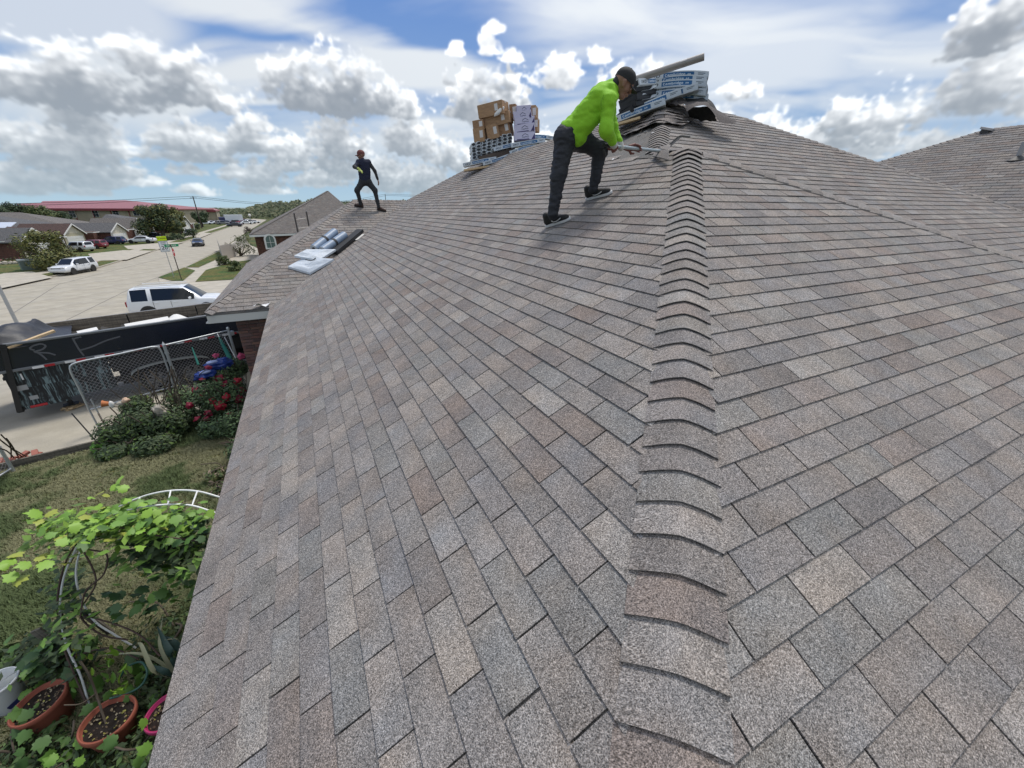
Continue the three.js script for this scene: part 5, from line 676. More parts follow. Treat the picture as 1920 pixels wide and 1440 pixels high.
{ const r = rng(207), petal = new THREE.SphereGeometry(1, 8, 6), mk = () => { const gs = []; for (let i = 0; i < 16; i++) { const a = i * 2.4, k = i / 16, g = petal.clone(); g.scale(0.032, 0.011, 0.026); g.rotateZ(-1.2 + k * 1.1); g.translate(0.012 + k * 0.035, 0.03 - k * 0.02, 0); g.rotateY(a); gs.push(g); } return merge(gs); }, G1 = mk(), ms = [mat('red_petals', lin(0.32, 0.008, 0.025), 0.6), mat('crimson_petals', lin(0.22, 0.006, 0.03), 0.6), mat('pink_petals', lin(0.42, 0.05, 0.12), 0.6)];
  for (const [x, y, d, k, m] of [[366, 732, 12.0, 1.2, 1], [411, 734, 11.9, 1.4, 0], [413, 761, 11.5, 1.5, 0], [452, 731, 11.8, 1.3, 1], [448, 748, 11.6, 1.3, 1], [391, 775, 11.5, 1.1, 1], [389, 788, 11.4, 1.2, 1], [411, 711, 12.2, 1.4, 1], [405, 667, 12.9, 0.9, 2], [452, 668, 12.6, 1.1, 2], [437, 805, 11.1, 1.2, 2], [370, 786, 11.4, 1, 1], [379, 712, 12.1, 0.8, 1], [391, 690, 12.4, 0.9, 1], [425, 745, 11.5, 1.2, 0], [432, 778, 11.2, 1.1, 1], [398, 752, 11.6, 1.1, 0], [420, 720, 11.9, 1.2, 1], [355, 760, 11.6, 1.0, 1], [445, 715, 11.9, 1.2, 0], [404, 795, 11.2, 1.0, 0], [380, 742, 11.8, 1.0, 0]]) { const o = part('rose', G1, ms[m], rose); o.position.copy(atD(x, y, d).sub(rose.position)); o.scale.setScalar(k * 1.35); o.rotation.set(0.7 + r() * 0.6, r() * 6, r()); }
  const dry = bush('dry_twigs', 'tangle of bare grey twigs hanging on the gate', 'twigs', [[g0(290, 740, 0.8), 0.55, 0.5], [g0(330, 735, 0.9), 0.4, 0.5]], 160, 0.015, 0.03, OLIVE, 209, 18);
  bush('edge_plant', 'low pale flowered plant by the lawn edge under the eave', 'plant', [[g0(405, 890, 0.1), 0.25, 0.14], [g0(415, 915, 0.1), 0.2, 0.12]], 900, 0.02, 0.05, [...GREENS, lin(0.3, 0.22, 0.16)], 211, 8);
}
// ---------- lawn blades ----------
{
  const r = rng(301), blade = (x, z, a, h, w) => { const c = Math.cos(a), s = Math.sin(a); return [x - s * w, 0, z + c * w, x + s * w, 0, z - c * w, x + c * h * 0.7, h, z + s * h * 0.7]; };
  const P = []; for (let i = 0; i < 7; i++) P.push(...blade((r() - 0.5) * 0.05, (r() - 0.5) * 0.05, r() * 6.28, 0.018 + r() * 0.03, 0.003 + r() * 0.002));
  const bg = new THREE.BufferGeometry(); bg.setAttribute('position', new THREE.Float32BufferAttribute(P, 3)); bg.computeVertexNormals();
  const N = 90000, im = new THREE.InstancedMesh(bg, mat('grass_blades', lin(1), 0.9), N), m4 = new THREE.Matrix4(), q = new THREE.Quaternion(), col = new THREE.Color(), up = V3(0, 1, 0); let k = 0;
  const nn = V3(edD.z, 0, -edD.x); if (nn.z < 0) nn.negate();
  while (k < N) { const p = V3(lerp(-10.5, -0.9, r()), 0, lerp(-12.2, -2.6, r())); if (p.clone().sub(edA).dot(nn) < 0.06) continue; const [x, y] = toPx(p); if (x < -40 || x > 520 || y > 1500) continue; const d = fbm(p.x * 0.9 + 30, p.z * 0.9 + 30, 4), f = fbm(p.x * 6, p.z * 6 + 9, 2); const near = sst(1.6, 0.2, p.x + 2.6 + 0.0) ; const g = sst(0.62, 0.40, d + (f - 0.5) * 0.4) * 0.75; if (f < 0.36 && r() < 0.6) continue; const s = 0.6 + r() * 0.8 + g * 0.4; m4.compose(p, q.setFromAxisAngle(up, r() * 6.28), V3(s, s * (0.7 + g * 0.5), s)); im.setMatrixAt(k, m4); const v = 0.75 + r() * 0.5; col.setRGB(lerp(0.26, 0.10, g) * v, lerp(0.255, 0.16, g) * v, lerp(0.14, 0.055, g) * v); im.setColorAt(k, col); k++; }
  im.name = 'lawn_grass'; tag(stuff(im), 'short half dry grass of the yard lawn', 'grass'); im.receiveShadow = true; scene.add(im);
}
// ---------- bricks, twigs and fence piece at the left edge ----------
{ const o = atY(40, 862, 0.02), t = thing('brick_pile', 'small pile of red bricks on the drive edge at the left', 'bricks', o, 0.4), r = rng(31); for (let i = 0; i < 9; i++) part('brick', rb(0.2, 0.06, 0.1, 0.006, (i % 4) * 0.17 - 0.28, 0.035 + Math.floor(i / 5) * 0.065, (i % 2) * 0.1, (r() - 0.5) * 0.3, r() * 2, (r() - 0.5) * 0.4), mat('pile_brick', lin(0.32, 0.12, 0.09), 0.9), t);
  const w = thing('dry_canes', 'bundle of bare brown canes rising from the brick pile', 'canes', o); part('canes', [[-5, 820], [5, 828], [12, 822], [-14, 838], [2, 815]].map(([x, y], i) => { const e = atD(x, y, 11.6).sub(o); return tube([V3(0.1 - i * 0.06, 0.05, 0), e.clone().multiplyScalar(0.5).add(V3(0, 0.08, 0)), e], 0.012, 10, 5); }), barkMat, w);
  const a = atY(26, 884, 0), b = atY(-40, 925, 0), d = b.clone().sub(a), f = thing('chain_link_fence', 'end of a chain link fence at the left picture edge beside the lawn', 'fence', a, yawOf(d)), L = d.length(); part('post', rod(V3(0, 0, 0), V3(0, 0.62, 0), 0.03), galv, f); part('rail', [rod(V3(0, 0.08, 0), V3(L, 0.08, 0), 0.022), rod(V3(0, 0.6, 0), V3(L, 0.6, 0), 0.02)], galv, f); const m = part('chain_link', chain(L, 0.5), wireM, f); m.position.y = 0.1; }
// ---------- arbour, vine and pots ----------
const pipeW = mat('white_pipe', lin(0.84, 0.85, 0.83), 0.4), clay = mat('terracotta', lin(0.30, 0.085, 0.05), 0.75, { bumpMap: withRep(concTex, 4), bumpScale: 0.002 }), soil = mat('potting_soil', lin(0.05, 0.036, 0.028), 1, { bumpMap: gran, bumpScale: 0.02 });
const AP = (l) => l.map(([x, y, h]) => atY(x, y, h));
const archA = AP([[170, 1330, 0.05], [150, 1265, 0.35], [125, 1210, 0.62], [113, 1150, 0.92], [118, 1090, 1.22], [135, 1045, 1.48], [160, 1000, 1.7], [205, 968, 1.86], [255, 953, 1.95], [315, 946, 1.98], [360, 948, 1.95], [405, 962, 1.85]]);
const archB = AP([[255, 1215, 0.05], [215, 1190, 0.3], [178, 1165, 0.52], [148, 1110, 0.95], [143, 1065, 1.22], [160, 1012, 1.52], [200, 965, 1.78], [262, 933, 1.93], [320, 920, 1.99], [370, 921, 1.97], [412, 932, 1.88]]);
{
  const t = thing('garden_arch', 'white tube garden arch carrying the grape vine in the lower left yard', 'arch'); part('hoop', tube(archA, 0.0105, 80, 8), pipeW, t); part('hoop', tube(archB, 0.0105, 80, 8), pipeW, t);
  const rung = (i, j) => part('rung', rod(archA[i], archB[j], 0.009), pipeW, t); rung(3, 3); rung(5, 5); rung(8, 7); rung(9, 8); rung(10, 9);
}
const leafShape = (() => { const s = new THREE.Shape(), pts = [[0, -0.42], [0.13, -0.5], [0.3, -0.44], [0.34, -0.3], [0.47, -0.24], [0.4, -0.1], [0.5, 0.08], [0.36, 0.1], [0.32, 0.24], [0.2, 0.2], [0.12, 0.36], [0, 0.55]]; s.moveTo(...pts[0]); for (const p of pts.slice(1)) s.lineTo(...p); for (const p of pts.slice(1, -1).reverse()) s.lineTo(-p[0], p[1]); return s; })();
const leafG = [0.5, 0.9, 0.2].map((c, k) => { const g = new THREE.ShapeGeometry(leafShape), p = g.attributes.position; for (let i = 0; i < p.count; i++) { const x = p.getX(i), y = p.getY(i); p.setZ(i, -Math.abs(x) * c * 0.55 - y * y * 0.35 + (n2(x * 6 + k * 9, y * 6) - 0.5) * 0.1); } g.computeVertexNormals(); return g; });
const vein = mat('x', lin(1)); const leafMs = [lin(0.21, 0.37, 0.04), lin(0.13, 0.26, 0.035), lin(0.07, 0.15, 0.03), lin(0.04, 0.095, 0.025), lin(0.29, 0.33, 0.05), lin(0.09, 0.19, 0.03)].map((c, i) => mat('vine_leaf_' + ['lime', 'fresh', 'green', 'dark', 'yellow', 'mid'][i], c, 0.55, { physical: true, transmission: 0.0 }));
{
  const r = rng(401), t = thing('grape_vine', 'grape vine with bright lobed leaves climbing over the white arch', 'vine', archA[0].clone().setY(0)); const o = t.position; const put = (p, s, m, face) => { const l = part('leaf', pick(leafG, r), leafMs[m], t); l.position.copy(p).sub(o); const n = (face || V3(r() - 0.5, 0.75, r() - 0.5)).clone().add(V3((r() - 0.5) * 0.9, (r() - 0.2) * 0.5, (r() - 0.5) * 0.9)).normalize(); l.quaternion.setFromUnitVectors(V3(0, 0, 1), n).multiply(new THREE.Quaternion().setFromAxisAngle(V3(0, 0, 1), r() * 6.28)); l.scale.setScalar(s); };
  const cl = (x, y, h, w, hh, n, ms, s0, s1) => { for (let i = 0; i < n; i++) { const u = r() + r() - 1, v = r() + r() - 1; put(atY(x + u * w, y + v * hh, h).add(V3((r() - 0.5) * 0.25, (r() - 0.5) * 0.16, (r() - 0.5) * 0.25)), lerp(s0, s1, r()), pick(ms, r)); } };
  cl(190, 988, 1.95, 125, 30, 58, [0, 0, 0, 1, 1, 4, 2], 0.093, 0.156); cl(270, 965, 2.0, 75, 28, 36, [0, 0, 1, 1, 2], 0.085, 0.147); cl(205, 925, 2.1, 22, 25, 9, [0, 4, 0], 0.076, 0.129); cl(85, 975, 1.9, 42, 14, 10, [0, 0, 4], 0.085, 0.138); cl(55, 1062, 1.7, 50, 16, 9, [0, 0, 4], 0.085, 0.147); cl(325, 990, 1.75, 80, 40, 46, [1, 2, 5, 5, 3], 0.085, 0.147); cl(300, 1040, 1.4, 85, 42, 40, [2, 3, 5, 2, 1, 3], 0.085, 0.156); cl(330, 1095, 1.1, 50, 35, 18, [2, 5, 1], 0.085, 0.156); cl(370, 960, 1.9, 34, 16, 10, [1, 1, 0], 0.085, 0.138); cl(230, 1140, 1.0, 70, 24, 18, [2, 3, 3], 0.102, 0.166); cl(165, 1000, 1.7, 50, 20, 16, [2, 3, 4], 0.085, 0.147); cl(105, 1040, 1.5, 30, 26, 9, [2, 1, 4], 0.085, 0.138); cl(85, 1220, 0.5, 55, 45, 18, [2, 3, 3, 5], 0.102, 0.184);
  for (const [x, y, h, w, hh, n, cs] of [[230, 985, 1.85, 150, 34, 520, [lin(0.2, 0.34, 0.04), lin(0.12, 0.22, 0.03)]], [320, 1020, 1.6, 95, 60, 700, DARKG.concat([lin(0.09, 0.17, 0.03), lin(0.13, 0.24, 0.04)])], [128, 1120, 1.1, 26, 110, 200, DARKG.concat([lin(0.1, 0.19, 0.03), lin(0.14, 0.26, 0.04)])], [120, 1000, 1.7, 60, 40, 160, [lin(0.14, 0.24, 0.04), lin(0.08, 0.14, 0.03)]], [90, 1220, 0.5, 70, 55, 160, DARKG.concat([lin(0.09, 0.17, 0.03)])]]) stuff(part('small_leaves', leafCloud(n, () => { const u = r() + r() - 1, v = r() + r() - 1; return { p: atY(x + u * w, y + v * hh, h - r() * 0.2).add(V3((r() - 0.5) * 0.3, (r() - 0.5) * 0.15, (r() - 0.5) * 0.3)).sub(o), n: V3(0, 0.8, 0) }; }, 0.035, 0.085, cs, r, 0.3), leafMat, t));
  const br = []; const vp = (l) => br.push(tube(AP(l).map((p) => p.sub(o)), 0.009, 40, 5)); vp([[168, 1330, 0.1], [140, 1265, 0.4], [112, 1190, 0.75], [108, 1120, 1.1], [125, 1050, 1.5], [150, 1010, 1.7]]); vp([[168, 1330, 0.1], [130, 1250, 0.4], [120, 1170, 0.8], [112, 1100, 1.15], [140, 1040, 1.5]]); vp([[150, 1020, 1.7], [180, 1090, 1.3], [150, 1150, 0.95], [190, 1190, 0.8], [240, 1200, 0.7]]); vp([[165, 1030, 1.6], [200, 1040, 1.55], [195, 1075, 1.4], [160, 1110, 1.2], [150, 1160, 1]]); vp([[160, 1005, 1.75], [230, 990, 1.85], [300, 1005, 1.8], [380, 1015, 1.7]]); vp([[140, 1230, 0.5], [200, 1215, 0.5], [260, 1235, 0.45]]); vp([[150, 1150, 0.9], [260, 1190, 0.8], [300, 1230, 0.6]]); part('vine_stem', br, mat('vine_bark', lin(0.085, 0.055, 0.045), 0.9), t);
}
function pot(name, label, x, y, h, R, H, m, tilt = 0.1) { const c = atY(x, y, h), t = thing(name, label, 'pot', c.clone().setY(0)); t.rotation.z = tilt; part('pot', new THREE.LatheGeometry([[0.01, 0], [R * 0.68, 0], [R * 0.92, H * 0.84], [R, H * 0.84], [R, H], [R * 0.9, H], [R * 0.84, H * 0.7], [0.01, H * 0.7]].map((q) => new THREE.Vector2(...q)), 40), m, t); const s = part('soil', mv(grid(20, 20, (u, v) => { const a = u * Math.PI * 2, k = v * R * 0.88; return V3(Math.cos(a) * k, (n2(Math.cos(a) * k * 30 + 9, Math.sin(a) * k * 30 + 9) - 0.5) * 0.03, Math.sin(a) * k); }), 0, H * 0.82, 0), soil, t); const rp = rng(x * 7 + 3); stuff(part('litter', Array.from({ length: 70 }, () => { const a = rp() * 6.28, k = Math.sqrt(rp()) * R * 0.8; return tint(bx(0.008 + rp() * 0.02, 0.004, 0.006 + rp() * 0.012, Math.cos(a) * k, H * 0.82 + 0.016, Math.sin(a) * k, rp(), rp() * 6, rp()), pick([lin(0.35, 0.3, 0.2), lin(0.09, 0.06, 0.04), lin(0.2, 0.15, 0.09), lin(0.4, 0.38, 0.1)], rp)); }), mat('dry_litter', lin(1), 0.9, { vertexColors: true }), t)); return t; }
const pA = pot('plant_pot', 'round terracotta pot with dark soil and a woody stem, nearest the roof edge', 200, 1350, 0.3, 0.225, 0.32, clay, -0.04);
const pB = pot('plant_pot', 'second terracotta pot left of the nearest one, half under leaves', 82, 1315, 0.3, 0.225, 0.32, clay, 0.12);
pot('pink_pot', 'magenta pink pot mostly hidden by the eave', 318, 1335, 0.22, 0.2, 0.26, mat('pink_plastic', lin(0.42, 0.03, 0.13), 0.4), 0.05);
{
  const r = rng(411), b = atY(-2, 1290, 0.3), t = thing('white_bucket', 'white plastic bucket at the lower left picture edge', 'bucket', b.clone().setY(0)); part('bucket', new THREE.LatheGeometry([[0.01, 0], [0.13, 0], [0.165, 0.36], [0.175, 0.36], [0.175, 0.385], [0.155, 0.385], [0.125, 0.02], [0.01, 0.02]].map((q) => new THREE.Vector2(...q)), 32), mat('white_plastic', lin(0.68, 0.70, 0.70), 0.35), t); part('label_print', [bx(0.09, 0.05, 0.004, 0.1, 0.12, 0.115, 0, 0.7, 0.3), bx(0.07, 0.03, 0.004, 0.12, 0.06, 0.09, 0, 0.8, 0.3)], bluePaint, t); part('handle', mv(new THREE.TorusGeometry(0.17, 0.004, 6, 20, Math.PI), 0, 0.33, 0, 0.9, 0.5), galv, t);
  const st = thing('wooden_stake', 'grey board stake leaning between the pots and the arch', 'stake', atY(135, 1240, 0)); part('stake', beam(V3(0.05, 0, 0), V3(-0.12, 0.62, -0.02), 0.025, 0.1), greyWood, st); const s2 = thing('wooden_stake', 'short grey stake behind the arch in the vine', 'stake', atY(200, 1190, 0)); part('stake', beam(V3(0.05, 0, 0), V3(-0.08, 0.45, 0), 0.03, 0.07), greyWood, s2);
  // woody plant in the nearest pot
  const pl = thing('potted_plant', 'young woody plant with pale yellow leaves growing in the nearest pot', 'plant', pA.position.clone().setY(0.26)), o = pl.position; const stem = AP([[195, 1335, 0.3], [180, 1300, 0.5], [165, 1262, 0.75], [150, 1240, 0.9]]).map((p) => p.sub(o)); stem[0].set(-0.02, 0, 0); part('stem', [tube(stem, 0.011, 20, 6), tube([stem[1], AP([[150, 1320, 0.6]])[0].sub(o), AP([[120, 1322, 0.65]])[0].sub(o)], 0.006, 10, 5)], barkMat, pl);
  for (let i = 0; i < 46; i++) { const p = atY(190 + (r() - 0.5) * 110, 1255 + (r() - 0.5) * 90, 0.55 + r() * 0.4).sub(o), l = part('leaf', leafBlade(r), leafMs[pick([0, 1, 4, 5], r)], pl); l.position.copy(p); l.rotation.set(r() * 1.2 - 0.2, r() * 6, r() - 0.5); l.scale.setScalar(0.07 + r() * 0.06); }
  // leaves below and dark ground cover
  bush('ground_plants', 'dark leafy ground plants around the pots', 'plants', [[g0(60, 1400, 0.05), 0.35, 0.14], [g0(250, 1400, 0.05), 0.4, 0.14], [g0(130, 1420, 0.05), 0.3, 0.16], [g0(120, 1250, 0.1), 0.35, 0.2], [g0(300, 1280, 0.1), 0.35, 0.2], [g0(20, 1240, 0.1), 0.3, 0.14], [g0(330, 1180, 0.1), 0.5, 0.25]], 3600, 0.02, 0.055, [...DARKG, lin(0.06, 0.11, 0.03), lin(0.08, 0.14, 0.035)], 413, 14);
  const low = thing('low_vine', 'low runners with lobed leaves spreading under the pots at the picture corner', 'vine', g0(120, 1390)); const lo = low.position; for (let i = 0; i < 60; i++) { const p = atY(20 + r() * 270, 1190 + r() * 250, 0.12 + r() * 0.2).sub(lo), l = part('leaf', pick(leafG, r), leafMs[pick([1, 2, 3, 5, 5], r)], low); l.position.copy(p); l.rotation.set(-1.3 + r() * 0.7, r() * 1.2, r() * 6); l.scale.setScalar(0.08 + r() * 0.08); }
  const yl = thing('long_leaf_plant', 'plant with long arching pale and dark leaves by the eave', 'plant', g0(320, 1260)), yo = yl.position, long = (l, w, m) => { const c = new THREE.CatmullRomCurve3(AP(l).map((p) => p.sub(yo))); part('long_leaf', grid(14, 2, (u, v) => { const p = c.getPoint(u), q = c.getTangent(u), s = V3(q.z, 0, -q.x).normalize(), k = w * Math.sin(Math.min(1, u * 4 + 0.15) * 1.57) * (1 - u * u * 0.9); return p.addScaledVector(s, (v - 0.5) * k).add(V3(0, Math.abs(v - 0.5) * k * 0.5, 0)); }), m, yl); };
  const paleL = mat('pale_leaf', lin(0.42, 0.42, 0.26), 0.6), darkL = mat('blue_green_leaf', lin(0.035, 0.075, 0.06), 0.55); long([[335, 1275, 0.1], [290, 1260, 0.45], [265, 1210, 0.75], [258, 1205, 0.7]], 0.05, paleL); long([[335, 1275, 0.1], [300, 1210, 0.6], [305, 1155, 0.7]], 0.04, paleL); long([[345, 1255, 0.1], [335, 1200, 0.6], [308, 1200, 0.7]], 0.045, paleL); long([[340, 1270, 0.1], [270, 1228, 0.5], [195, 1228, 0.55]], 0.04, paleL); long([[345, 1260, 0.1], [320, 1225, 0.6], [295, 1175, 0.75]], 0.09, darkL); long([[345, 1260, 0.1], [330, 1210, 0.6], [300, 1190, 0.7]], 0.09, darkL); long([[345, 1280, 0.1], [310, 1260, 0.4], [268, 1245, 0.45]], 0.08, darkL);
  const hs = thing('garden_hose', 'dark green garden hose looping beside the nearest pot', 'hose'); part('hose', tube(AP([[205, 1310, 0.35], [240, 1300, 0.3], [265, 1285, 0.35], [276, 1262, 0.45], [268, 1243, 0.5], [240, 1250, 0.35], [225, 1270, 0.2]]), 0.011, 50, 7), mat('hose_green', lin(0.03, 0.10, 0.075), 0.45), hs);
}
function leafBlade(r) { const g = new THREE.PlaneGeometry(0.4, 1, 2, 4), p = g.attributes.position; for (let i = 0; i < p.count; i++) { const y = p.getY(i) + 0.5, x = p.getX(i); p.setXYZ(i, x * Math.sin(Math.PI * Math.min(1, y * 0.9 + 0.08)), p.getY(i), -y * y * 0.3 + Math.abs(x) * 0.4); } g.computeVertexNormals(); return g; }
// ---------- people ----------
const SM = (a, b, k) => { const h = Math.max(0, Math.min(1, 0.5 + 0.5 * (b - a) / k)); return b + (a - b) * h - k * h * (1 - h); };
function fieldGeo(bones, cell, k = 0.03, wrinkle = null) {
  const lo = V3(1e9, 1e9, 1e9), hi = V3(-1e9, -1e9, -1e9); for (const [a, b, ra, rb_ = ra] of bones) for (const [p, r] of [[a, ra], [b, rb_]]) { lo.min(p.clone().addScalar(-r)); hi.max(p.clone().addScalar(r)); }
  const c = lo.clone().add(hi).multiplyScalar(0.5), half = Math.max(hi.x - lo.x, hi.y - lo.y, hi.z - lo.z) / 2 + cell * 3, n = Math.min(150, Math.ceil(2 * half / cell)), mc = new MarchingCubes(n, leafMat, false, false, 160000); mc.isolation = 0;
  const B_ = bones.map(([a, b, ra, rb_ = ra]) => { const d = b.clone().sub(a); return [a.x, a.y, a.z, d.x, d.y, d.z, Math.max(1e-9, d.lengthSq()), ra, rb_ - ra]; });
  for (let z = 0; z < n; z++) for (let y = 0; y < n; y++) for (let x = 0; x < n; x++) {
    const X = c.x + (x - n / 2) / (n / 2) * half, Y = c.y + (y - n / 2) / (n / 2) * half, Z = c.z + (z - n / 2) / (n / 2) * half; let f = 9;
    for (const b of B_) { const px = X - b[0], py = Y - b[1], pz = Z - b[2], t = Math.max(0, Math.min(1, (px * b[3] + py * b[4] + pz * b[5]) / b[6])), dx = px - t * b[3], dy = py - t * b[4], dz = pz - t * b[5], d = Math.sqrt(dx * dx + dy * dy + dz * dz) - b[7] - t * b[8]; f = d > f + k ? f : f > d + k ? d : SM(f, d, k); }
    mc.field[z * n * n + y * n + x] = -f;
  }
  mc.update(); const m = mc.count, P = new Float32Array(m * 3); for (let i = 0; i < m; i++) { P[i * 3] = c.x + mc.positionArray[i * 3] * half; P[i * 3 + 1] = c.y + mc.positionArray[i * 3 + 1] * half; P[i * 3 + 2] = c.z + mc.positionArray[i * 3 + 2] * half; }
  let g = new THREE.BufferGeometry(); g.setAttribute('position', new THREE.BufferAttribute(P, 3)); g = mergeVertices(g, cell * 0.02); g.computeVertexNormals();
  if (wrinkle) { const p = g.attributes.position, nn = g.attributes.normal; for (let i = 0; i < p.count; i++) { const w = wrinkle(p.getX(i), p.getY(i), p.getZ(i)); p.setXYZ(i, p.getX(i) + nn.getX(i) * w, p.getY(i) + nn.getY(i) * w, p.getZ(i) + nn.getZ(i) * w); } g.computeVertexNormals(); }
  const q = g.attributes.position, uv = new Float32Array(q.count * 2); for (let i = 0; i < q.count; i++) { uv[i * 2] = (q.getX(i) + q.getZ(i) * 0.7) * 3; uv[i * 2 + 1] = q.getY(i) * 3; } g.setAttribute('uv', new THREE.BufferAttribute(uv, 2)); return g;
}
// fingers d, palm faces n; curl per finger; returns bones of palm, four fingers and thumb
function handBones(w, d, n, curl, side, s = 1) {
  d = d.clone().normalize(); const sd = d.clone().cross(n).normalize().multiplyScalar(side); n = sd.clone().cross(d).multiplyScalar(side).normalize(); const out = [], at_ = (a, b, c) => w.clone().addScaledVector(d, a * s).addScaledVector(sd, b * s).addScaledVector(n, c * s);
  for (let i = 0; i < 4; i++) { const o = 0.03 - i * 0.02, L = [0.043, 0.048, 0.045, 0.036][i], kn = at_(0.088 - Math.abs(i - 1.3) * 0.004, o, 0); out.push([at_(0.0, o * 0.55, 0), kn, 0.016 * s, 0.0125 * s]); let p = kn, a = 0; for (let j = 0; j < 3; j++) { a += curl * [0.8, 1.05, 0.7][j] * (1 + i * 0.06); const q = p.clone().addScaledVector(d, Math.cos(a) * L * s * [1, 0.68, 0.52][j]).addScaledVector(n, Math.sin(a) * L * s * [1, 0.68, 0.52][j]); out.push([p, q, (0.0098 - j * 0.0008) * s, (0.009 - j * 0.0009) * s]); p = q; } }
  const t0 = at_(0.02, 0.026, 0.006), t1 = at_(0.055, 0.055, 0.02 + 0.012 * curl), t2 = at_(0.085, 0.055 - 0.012 * curl, 0.032 + 0.02 * curl); out.push([t0, t1, 0.0145 * s, 0.0115 * s], [t1, t2, 0.0112 * s, 0.009 * s]); return out;
}
function headBones(c, f, u, s = 1) { const l = u.clone().cross(f).normalize(), at_ = (a, b, e) => c.clone().addScaledVector(f, a * s).addScaledVector(u, b * s).addScaledVector(l, e * s), o = []; o.push([at_(-0.025, 0.035, 0), at_(0.03, 0.035, 0), 0.084 * s, 0.078 * s], [at_(0.02, -0.02, 0), at_(0.045, -0.075, 0), 0.066 * s, 0.044 * s], [at_(0.055, -0.09, 0), at_(0.07, -0.088, 0), 0.026 * s, 0.022 * s], [at_(0.1, 0.022, 0), at_(0.118, -0.012, 0), 0.011 * s, 0.015 * s], [at_(0.098, -0.045, -0.018), at_(0.098, -0.045, 0.018), 0.011 * s], [at_(0.1, -0.058, -0.015), at_(0.1, -0.058, 0.015), 0.009 * s]); for (const q of [-1, 1]) o.push([at_(0.094, 0.032, q * 0.012), at_(0.084, 0.03, q * 0.05), 0.012 * s], [at_(-0.012, 0.012, q * 0.082), at_(-0.004, -0.03, q * 0.078), 0.016 * s, 0.01 * s], [at_(0.06, -0.01, q * 0.045), at_(0.05, -0.03, q * 0.045), 0.024 * s]); return o; }
function capParts(t, c, f, u, crownM, brimM, s = 1) {
  const l = u.clone().cross(f).normalize(), M4 = new THREE.Matrix4().makeBasis(l, u, f); const dome = new THREE.SphereGeometry(0.101 * s, 28, 12, 0, Math.PI * 2, 0, Math.PI * 0.5); dome.scale(0.93, 0.96, 1.12); { const p = dome.attributes.position; for (let i = 0; i < p.count; i++) if (p.getZ(i) > 0.04 * s) p.setY(i, p.getY(i) * 1.05); }
  const band = new THREE.CylinderGeometry(0.1 * s, 0.099 * s, 0.03 * s, 28, 1, true); band.scale(0.935, 1, 1.125); band.translate(0, -0.014 * s, 0); dome.applyMatrix4(M4); band.applyMatrix4(M4); dome.translate(c.x, c.y, c.z); band.translate(c.x, c.y, c.z);
  const cap = part('cap', [dome, band], crownM, t); const br = (y) => grid(12, 6, (a, b) => { const q = (a - 0.5) * 2, x = q * 0.082 * s, z0 = Math.sqrt(Math.max(0, 1 - (x / (0.094 * s)) ** 2)) * 0.11 * s, z = z0 + b * 0.075 * s * Math.sqrt(Math.max(0.02, 1 - q * q * 0.75)); return V3(x, -0.018 * s + y - q * q * 0.018 * s - b * 0.012 * s, z); }); const top = br(0), bot = br(-0.005 * s); top.applyMatrix4(M4); bot.applyMatrix4(M4); top.translate(c.x, c.y, c.z); bot.translate(c.x, c.y, c.z); part('cap_brim', [top, bot], brimM, cap); const btn = mv(new THREE.SphereGeometry(0.008 * s, 8, 6), 0, 0.098 * s, 0); btn.applyMatrix4(M4); btn.translate(c.x, c.y, c.z); part('cap_button', btn, crownM, cap);
}
